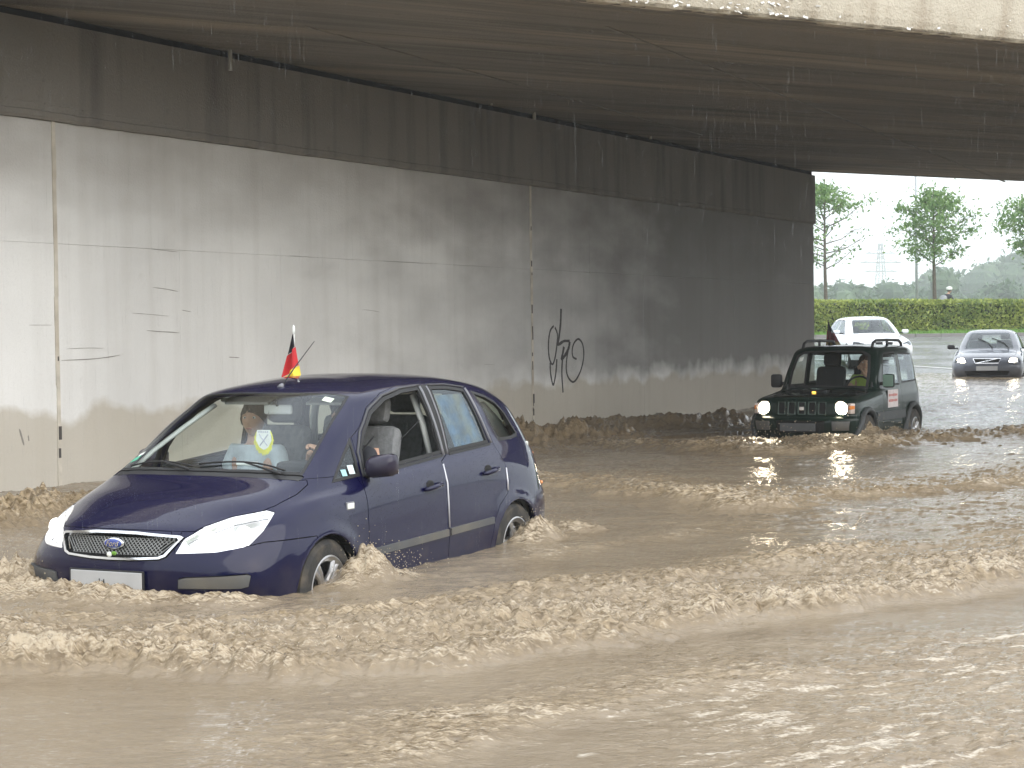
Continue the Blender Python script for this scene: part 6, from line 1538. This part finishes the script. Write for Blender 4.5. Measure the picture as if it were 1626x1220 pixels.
    vs = [S.top(1.46, -.50)[0], S.top(1.46, -.44)[0], S.top(1.42, -.445)[0], S.top(1.42, -.505)[0]]; mesh_obj('windscreen_sticker', [CV(a.x - .008, a.y, a.z) for a in vs], [(0, 1, 2, 3)], MAT['white_print'], car)
    cab = bpy.data.objects.new('cabin', None); link(cab, car)
    MB().box(CV(2.3, 0, .42), (2.2, 1.4, .06)).build('floor_pan', MAT['inner_dark'], cab); MB().box(CV(1.30, 0, .93), (.35, 1.24, .2), bev=.05).build('dashboard', MAT['inner_dark'], cab)
    for y in (.33, -.33): seat(cab, 2.05, y, .60, MAT['inner_dark'])
    seat(cab, 2.85, 0, .60, MAT['inner_dark'], head=False)
    v = MB(); c = CV(1.62, .33, 1.03); R = Matrix.Rotation(math.radians(-28), 3, 'Y'); v.tube([c + R @ Vector((0, .18 * math.cos(a), .18 * math.sin(a))) for a in np.linspace(0, 6.2832, 21)], .016, 6, cap=False); v.build('steering_wheel', MAT['inner_dark'], cab, smooth=True)
    for sd_ in (1, -1): MB().box(CV(1.95, .69 * sd_, .78), (1.0, .04, .42)).build('door_card', MAT['inner_dark'], cab)
    MB().box(CV(2.4, 0, .40), (2.5, 1.3, .06)).build('underside', MAT['under'], car)
    # spare wheel on the tail door
    return car, S
OFF, OFFS = make_offroader()
OR = OFF.rotation_euler.z
MAT['lime_shirt'] = simple('yellow_green_tshirt', (.38, .50, .10), .85)
p3, _ = seated('driver of the green off-roader in a yellow-green t-shirt with a hand at the mouth', OFF.matrix_basis @ CV(2.08, .33, .50), OR, (.14, 0, .88), .45, MAT['hair_brown'], MAT['lime_shirt'], MAT['denim'], [((.26, .20, .55), (.30, .02, .74)), ((.26, -.22, .45), (.44, -.12, .55))], MAT['skin'])
hand(None, (.285, .0, .78), (.1, -.5, .8), (.9, .1, -.1), (0, 1, .2), MAT['skin'], p3, curl=.9)
def small_flag():
    b = OFF.matrix_basis @ CV(3.15, -.62, 1.58); o = empty('car_flag', b, OR, 'wet dark drooping flag on the roof edge of the green off-roader', 'flag')
    MB().tube([(0, 0, -.03), (.0, -.02, .46)], .008, 6).build('flag_pole', MAT['trim'], o)
    m = simple('wet_dark_cloth', (.09, .08, .08), .85, var=.3, scale=6)
    for k, (c, z0, z1) in enumerate((((.03, .03, .035), .44, .30), ((.13, .045, .05), .30, .16), ((.19, .15, .07), .16, .03))):
        P = np.zeros((6, 10, 3)); mm = simple('wet_stripe', c, .85)
        for i in range(6):
            for j in range(10):
                u = j / 9; z = z0 + (z1 - z0) * i / 5; w = .04 + (.44 - z) * 1.15; P[i, j] = (.02 * math.sin(u * 9 + k) - .03 * u, -.02 - u * w * -.55 + .0, z - u * .05)
        P[..., 1] -= .10 * (0.44 - P[..., 2])
        grid_obj('flag_stripe', P, mm, o)
small_flag()

# ================================================================== two cars beyond the bridge
SL = [
 Lv(.20, [.12,.13,.19,.30,.48,.85,1.4,1.8,2.4,3.0,3.65,4.05,4.30,4.38,4.39], [0,.3,.58,.75,.82,.84,.85,.85,.85,.85,.84,.80,.68,.36,0]),
 Lv(.34, [.02,.03,.09,.21,.40,.85,1.4,1.8,2.4,3.0,3.65,4.10,4.36,4.45,4.46], [0,.3,.60,.79,.86,.875,.875,.875,.875,.875,.87,.84,.72,.38,0]),
 Lv(.48, [.0,.01,.07,.19,.38,.85,1.4,1.8,2.4,3.0,3.65,4.12,4.38,4.47,4.48], [0,.3,.60,.80,.87,.885,.885,.885,.885,.885,.88,.85,.74,.39,0]),
 Lv(.58, [.02,.03,.09,.21,.39,.85,1.4,1.8,2.4,3.0,3.65,4.12,4.38,4.47,4.48], [0,.3,.60,.79,.86,.885,.885,.885,.885,.885,.88,.85,.74,.39,0]),
 Lv([.66,.66,.66,.66,.665,.68,.70,.71,.72,.73,.74,.74,.74,.74,.74], [.06,.07,.13,.25,.42,.85,1.4,1.8,2.4,3.0,3.65,4.11,4.36,4.44,4.45], [0,.3,.59,.76,.835,.875,.88,.88,.88,.88,.875,.84,.73,.38,0]),
 Lv([.725,.724,.72,.715,.73,.76,.79,.80,.81,.82,.83,.84,.84,.84,.84], [.13,.14,.20,.33,.49,.86,1.4,1.8,2.4,3.0,3.65,4.10,4.34,4.42,4.43], [0,.3,.57,.72,.79,.84,.86,.865,.865,.865,.86,.83,.72,.38,0]),
 Lv([.82,.818,.81,.80,.80,.815,.85,.87,.88,.89,.90,.91,.92,.92,.92], [.48,.49,.53,.62,.74,.98,1.42,1.8,2.4,3.0,3.65,4.08,4.32,4.40,4.41], [0,.3,.54,.67,.74,.79,.835,.85,.855,.855,.85,.82,.71,.37,0]),
 Lv([.91,.908,.90,.885,.875,.87,.88,.90,.92,.94,.96,.98,.99,.99,.99], [1.08,1.09,1.12,1.17,1.23,1.32,1.52,1.84,2.4,3.0,3.64,4.05,4.28,4.36,4.37], [0,.3,.52,.64,.70,.75,.79,.81,.82,.82,.81,.78,.68,.36,0]),
 Lv([1.06,1.06,1.055,1.045,1.04,1.035,1.035,1.045,1.06,1.075,1.09,1.10,1.11,1.11,1.11], [1.38,1.385,1.41,1.45,1.50,1.56,1.68,1.93,2.4,3.0,3.60,3.96,4.18,4.26,4.27], [0,.29,.49,.60,.65,.695,.73,.75,.76,.76,.75,.72,.64,.34,0]),
 Lv([1.22,1.22,1.215,1.205,1.20,1.195,1.20,1.21,1.22,1.23,1.235,1.235,1.235,1.24,1.24], [1.70,1.705,1.73,1.77,1.81,1.86,1.94,2.12,2.46,3.0,3.55,3.86,4.06,4.14,4.15], [0,.27,.45,.55,.60,.635,.66,.675,.685,.685,.675,.65,.58,.32,0]),
 Lv([1.335,1.335,1.33,1.325,1.32,1.32,1.325,1.33,1.34,1.345,1.34,1.335,1.33,1.335,1.335], [1.98,1.985,2.0,2.03,2.06,2.10,2.16,2.29,2.55,3.0,3.48,3.75,3.93,4.01,4.02], [0,.25,.41,.50,.545,.575,.595,.608,.615,.615,.605,.58,.52,.29,0]),
 Lv([1.40,1.40,1.398,1.395,1.392,1.392,1.395,1.40,1.405,1.405,1.40,1.395,1.39,1.39,1.39], [2.2,2.205,2.22,2.24,2.26,2.29,2.34,2.43,2.62,3.0,3.40,3.60,3.74,3.80,3.81], [0,.2,.33,.41,.44,.465,.48,.49,.495,.495,.485,.465,.42,.23,0]),
 Lv(1.425, [2.4,2.401,2.405,2.41,2.42,2.44,2.47,2.53,2.68,3.0,3.3,3.42,3.50,3.55,3.56], [0]+[.001]*13+[0]),
]
def make_saloon(name, loc, yaw, label, paint, ysc, on, grille, zrot=0.):
    car = empty(name, loc, math.atan2(-math.cos(yaw), -math.sin(yaw)), label, 'car')
    G = loft(SL, 3, 4, 2); G[..., 1] *= ysc; S = Shell(G); FX, RX, WZ = .86, 3.55, .315
    for cx in (FX, RX): S.cut('arch_hole', 'side', arch(cx, WZ, .35, n=14), lambda c, n: c.y > .5)
    sf = lambda c, n: c.y > .35 and n.y > .3; fr = lambda c, n: c.x < .35 and n.x < -.2
    S.cut('lamp', 'obl', [(.60,.60),(.66,.66),(.95,.705),(1.20,.72),(1.16,.64),(1.0,.595)], lambda c, n: c.x < .7)
    if grille == 'wide': S.cut('grille', 'front', [(-.05,.575),(-.05,.695),(.34,.69),(.28,.575)], fr)
    else: S.cut('grille', 'front', [(.03,.575),(.03,.70),(.26,.69),(.22,.575)], fr)
    S.cut('intake', 'front', [(-.05,.26),(-.05,.40),(.55,.38),(.50,.26)], fr)
    for k, p in {'front_pane': [(1.62,.93),(1.95,1.13),(2.22,1.30),(2.62,1.335),(2.62,.96)], 'rear_pane': [(2.70,.965),(2.70,1.335),(3.30,1.325),(3.62,1.02)], 'quarter_pane': [(3.40,1.31),(3.72,1.28),(3.95,1.08),(3.70,1.04)]}.items():
        S.cut(k, 'side', shrink(p, .012), sf); S.cut(k + '_seal', 'side', shrink(p, -.006), sf)
    wf = lambda c, n: c.x < 2.3 and n.z > .3
    S.cut('screen', 'top', [(1.15,-.05),(1.16,.3),(1.19,.50),(1.24,.60),(1.52,.565),(1.82,.52),(2.03,.47),(1.995,.25),(1.99,-.05)], wf)
    S.cut('hood', 'top', [(.12,-.05),(.13,.3),(.20,.52),(.40,.66),(.8,.70),(1.2,.68),(1.14,.50),(1.10,.3),(1.09,-.05)], lambda c, n: c.z > .712 and n.z > .2)
    S.cut('front_bumper', 'obl', [(-.3,.715),(.6,.715),(.6,.60),(1.0,.595),(1.7,.63),(1.7,.1),(-.3,.1)], lambda c, n: c.x < .8)
    S.cut('front_door', 'side', [(1.50,.25),(1.50,.90),(1.58,.93),(1.95,1.16),(2.22,1.325),(2.66,1.36),(2.66,.25)], sf); S.cut('rear_door', 'side', [(2.66,.25),(2.66,1.36),(3.33,1.345),(3.66,1.02),(3.50,.72),(3.25,.55),(3.15,.25)], sf)
    S.cut('wing', 'side', [(.2,.5),(.2,1.0),(1.5,1.0),(1.5,.1),(.7,.1)], lambda c, n: c.y > .4)
    S.cut('rear_pane_glass', 'front', [(-.05,1.02),(-.05,1.31),(.45,1.30),(.55,1.02)], lambda c, n: c.x > 3.9 and n.x > .3)
    P = lambda *a, **k: S.part(*a, **k)
    P('hood', 'bonnet', paint, car, both=True); P('rest', 'body_shell', paint, car, both=True, gap=.001, lip=.03); P('front_bumper', 'front_bumper', paint, car, both=True)
    P('screen', 'windscreen', MAT['glass'], car, both=True, gap=0, lip=0); P('rear_pane_glass', 'rear_window', MAT['glass_dark'], car, both=True, gap=0, lip=0)
    P('grille', 'grille', MAT['under'], car, both=True, push=-.01, gap=0); P('intake', 'lower_intake', MAT['under'], car, both=True, push=-.02, gap=0)
    v = MB()
    if grille == 'wide':
        pts = [(-.34,.69),(.34,.69),(.28,.575),(-.28,.575),(-.34,.69)]; v.tube([CV(S.front(a, b)[0].x - .006, a, b) for a, b in pts], .012, 6); v.tube([CV(S.front(a, b)[0].x - .006, a, b) for a, b in ((-.26, .58), (.26, .69))], .012, 6)
        v.lathe([(.05, 0), (.05, .012), (.035, .012), (.035, 0)], CV(S.front(0, .635)[0].x + .004, 0, .635), (1, 0, 0), 20)
    else:
        for s in (1, -1): v.tube([CV(S.front(a * s, b)[0].x - .006, a * s, b) for a, b in [(.03,.575),(.03,.70),(.26,.69),(.22,.575),(.03,.575)]], .012, 6)
    v.build('grille_surround', MAT['chrome'], car)
    for sd_ in (1, -1):
        P('wing', 'front_wing', paint, car, side=sd_); fd = P('front_door', 'front_door', paint, car, side=sd_); rd = P('rear_door', 'rear_door', paint, car, side=sd_)
        P('front_pane', 'window_pane', MAT['glass_dark'], fd, side=sd_, gap=0, lip=0); P('rear_pane', 'window_pane', MAT['glass_dark'], rd, side=sd_, gap=0, lip=0); P('quarter_pane', 'quarter_window', MAT['glass_dark'], car, side=sd_, gap=0, lip=0)
        for k, par in (('front_pane_seal', fd), ('rear_pane_seal', rd), ('quarter_pane_seal', car)): P(k, 'window_seal', MAT['rubber'], par, side=sd_, gap=0, lip=.02)
        hl = P('lamp', 'headlight', MAT['lampglass'], car, side=sd_, gap=0, lip=0); P('lamp', 'reflector', MAT['chrome'], hl, side=sd_, gap=0, lip=0, push=-.06)
        if on:
            q, n = S.front(.63, .655); MB().ball(CV(q.x + .02, .63 * sd_, .655), (.05, .10, .05), 16, 10).build('bulb', MAT['lamp_warm'], hl, smooth=True)
        MB().box(CV(1.72, .98 * ysc * sd_, .98), (.11, .19, .12), bev=.04).build('wing_mirror', paint if grille != 'wide' else MAT['trim'], car, angle=.8)
        MB().box(CV(1.70, .86 * ysc * sd_, .94), (.05, .12, .04)).build('mirror_arm', MAT['trim'], car)
        for cx in (FX, RX):
            wheel(car, cx, .78 * ysc * sd_, WZ, .20, sd_, .21, 5, 0, turn=.4)
            MB().lathe([(.345, 0), (.36, .02), (.36, .28), (.0, .28)], CV(cx, .84 * ysc * sd_, WZ), (0, -sd_, 0), 20).build('wheel_housing', MAT['under'], car)
        for X in (2.5, 3.38): 
            q, n = S.side(X, .79); MB().box(CV(X, (q.y + .012) * sd_, .79), (.18, .03, .03), bev=.01).build('door_handle', paint, fd if X < 3 else rd)
    q, n = S.front(0, .44); MB().box(CV(q.x - .01, 0, .45), (.012, .52, .11)).build('number_plate', MAT['plate'], car)
    if grille == 'wide':
        for pts in ([(1.15, .10), (1.38, -.02), (1.60, -.28)], [(1.17, .50), (1.38, .38), (1.62, .06)]):
            PP = []
            for i in range(2):
                for k in range(5): a, b = Vector(pts[i]).lerp(Vector(pts[i + 1]), k / 4); z_ = S.top(a, b)[0].z; PP.append(CV(a, b, z_ + .02))
            MB().tube(PP, .012, 6).build('wiper', MAT['rubber'], car)
    cab = bpy.data.objects.new('cabin', None); link(cab, car)
    MB().box(CV(2.6, 0, .34), (2.9, 1.45, .06)).build('floor_pan', MAT['inner_dark'], cab); MB().box(CV(1.55, 0, .80), (.5, 1.3, .2), bev=.05).build('dashboard', MAT['inner_dark'], cab); MB().box(CV(1.2, 0, .55), (.06, 1.2, .4)).build('bulkhead', MAT['inner_dark'], cab)
    for y in (.36, -.36): seat(cab, 2.45, y, .42, MAT['seat'])
    MB().box(CV(3.4, 0, .75), (.15, 1.3, .6), bev=.05).build('rear_bench', MAT['seat'], cab)
    MB().box(CV(2.5, 0, .30), (3.2, 1.4, .06)).build('underside', MAT['under'], car)
    return car
MAT['white_paint'] = paint_mat('white_paint', (.78, .80, .82), metal=0, rough=.35, mud=.2, mudz=.25, drops=False)
MAT['grey_paint'] = paint_mat('silver_grey_paint', (.13, .14, .165), metal=.3, rough=.35, mud=.25, mudz=.35, drops=False)
WHITE = make_saloon('estate_car', (10.9, 53.2, float(road_z(0, 55))), -.02, 'white estate car turning on the wet road in front of the hedge', MAT['white_paint'], 1.0, False, 'twin')
GREY = make_saloon('saloon_car', (11.9, 45.6, -.02), .30, 'silver-grey car with lit headlights entering the flood at the right edge', MAT['grey_paint'], 1.0, True, 'wide')
WHITE.scale = (1.06,) * 3; GREY.location.z += .13
# ================================================================== cyclist behind the hedge
def rider():
    base = Vector((19.35, 80.9, 1.62)); o = empty('bicycle', base, .5, 'bicycle mostly hidden behind the hedge, ridden by the person in a white helmet', 'bicycle')
    m = simple('bicycle_frame', (.12, .12, .13), .4, .5)
    for X, nm in ((.52, 'front'), (-.52, 'rear')):
        w_ = bpy.data.objects.new('wheel', None); link(w_, o); w_.location = (X, 0, .34)
        MB().lathe([(.315, -.018), (.34, 0), (.315, .018), (.31, 0), (.315, -.018)], (0, 0, 0), (0, 1, 0), 36).build('tyre', MAT['tyre'], w_)
        v = MB()
        for k in range(14): a = k * math.pi / 7; v.tube([(0, .02 * (-1) ** k, 0), (.31 * math.cos(a), 0, .31 * math.sin(a))], .0015, 4)
        v.build('spoke', MAT['alloy'], w_)
    v = MB()
    for a, b in (((-.52, 0, .34), (-.08, 0, .30)), ((-.08, 0, .30), (-.2, 0, .88)), ((-.52, 0, .34), (-.18, 0, .82)), ((-.08, 0, .30), (.36, 0, .80)), ((-.18, 0, .82), (.36, 0, .86)), ((.36, 0, .90), (.52, 0, .34))): v.tube([a, b], .018, 8)
    v.build('frame', m, o, smooth=True); MB().box((-.21, 0, .95), (.26, .15, .05), bev=.02).build('saddle', MAT['trim'], o)
    MB().tube([(.36, 0, .88), (.36, 0, 1.0), (.40, .25, 1.03), (.30, .30, 1.02)], .014, 8).build('handlebar', m, o); MB().tube([(.36, 0, 1.0), (.40, -.25, 1.03), (.30, -.30, 1.02)], .014, 8).build('handlebar', m, o)
    p = empty('person', base + Vector((0, 0, .0)), .5, 'cyclist in white helmet and dark jacket riding behind the hedge', 'person')
    pel = Vector((-.2, 0, 1.02)); ch = pel + Vector((.22, 0, .40)); nk = ch + Vector((.08, 0, .14)); jk = MAT['dark_shirt']
    arms = [[(ch, (.15, .12)), (ch + Vector((.02, .17 * s, .04)), .058), (Vector((.20, .26 * s, 1.2)), .044), (Vector((.34, .27 * s, 1.06)), .03)] for s in (1, -1)]
    legs = [[(pel, (.15, .12)), (pel + Vector((.02, .09 * s, -.02)), .085), (Vector((.16, .11 * s, .78 if s > 0 else .62)), .058), (Vector((-.02, .11 * s, .42 if s > 0 else .22)), .04), (Vector((.08, .11 * s, .40 if s > 0 else .18)), .035)] for s in (1, -1)]
    skin_obj('body', [[(pel, (.15, .12)), (pel.lerp(ch, .5), (.14, .11)), (ch, (.15, .12)), (nk, .05), (nk + Vector((.03, 0, .08)), .05)]] + arms + legs, MAT['skin'], p)
    skin_obj('jacket', [[(pel, (.165, .135)), (pel.lerp(ch, .5), (.165, .13)), (ch, (.175, .14)), (nk - Vector((0, 0, .04)), (.09, .08))]] + [[(a, (r[0] + .02, r[1] + .02) if isinstance(r, tuple) else r + .016) for a, r in arm] for arm in arms], jk, p)
    skin_obj('trousers', [[(a, (r[0] + .015, r[1] + .015) if isinstance(r, tuple) else r + .014) for a, r in l[:4]] for l in legs], MAT['denim'], p)
    hd = head(p, nk + Vector((.07, 0, .16)), .0, MAT['hair_dark'], MAT['skin'])
    MB().ball(nk + Vector((.055, 0, .235)), (.155, .115, .10), 20, 12).build('helmet', MAT['white_print'], p, smooth=True)
    MB().box(pel + Vector((-.02, 0, .28)), (.20, .28, .40), rot=Matrix.Rotation(.5, 3, 'Y'), bev=.06).build('backpack', simple('grey_backpack', (.30, .31, .33), .8), p, angle=.8)
rider()
# ================================================================== rain falling in front of the bridge
def rain():
    m, nt, b = new_mat('rain_drop'); b.inputs['Base Color'].default_value = (.9, .93, .95, 1); b.inputs['Roughness'].default_value = .1
    tr = N(nt, 'ShaderNodeBsdfTransparent'); mx = N(nt, 'ShaderNodeMixShader'); mx.inputs[0].default_value = .075
    nt.links.new(tr.outputs[0], mx.inputs[1]); nt.links.new(b.outputs[0], mx.inputs[2]); nt.links.new(mx.outputs[0], nt.nodes['Material Output'].inputs['Surface'])
    n = 6500; y = 7 + 12.5 * rng.random(n) ** .8; x = (rng.random(n) - .5) * y * .95; z = rng.uniform(0.05, 5.6, n)
    h = rng.uniform(.07, .17, n); r = rng.uniform(.0006, .0011, n); lean = rng.normal(.0, .02, n)
    V = np.zeros((n, 5, 3)); V[:, 0] = np.stack([x, y, z - h * .35], -1); V[:, 4] = np.stack([x + lean * h, y, z + h * .65], -1)
    for k in range(3):
        a = 2.094 * k; V[:, 1 + k] = np.stack([x + r * math.cos(a), y + r * math.sin(a), z], -1)
    F = []
    for i in range(n):
        o = 5 * i
        for k in range(3): F += [(o, o + 1 + (k + 1) % 3, o + 1 + k), (o + 4, o + 1 + k, o + 1 + (k + 1) % 3)]
    o = mesh_obj('rain', V.reshape(-1, 3), F, m, None, True); tag(o, kind='stuff')
rain()
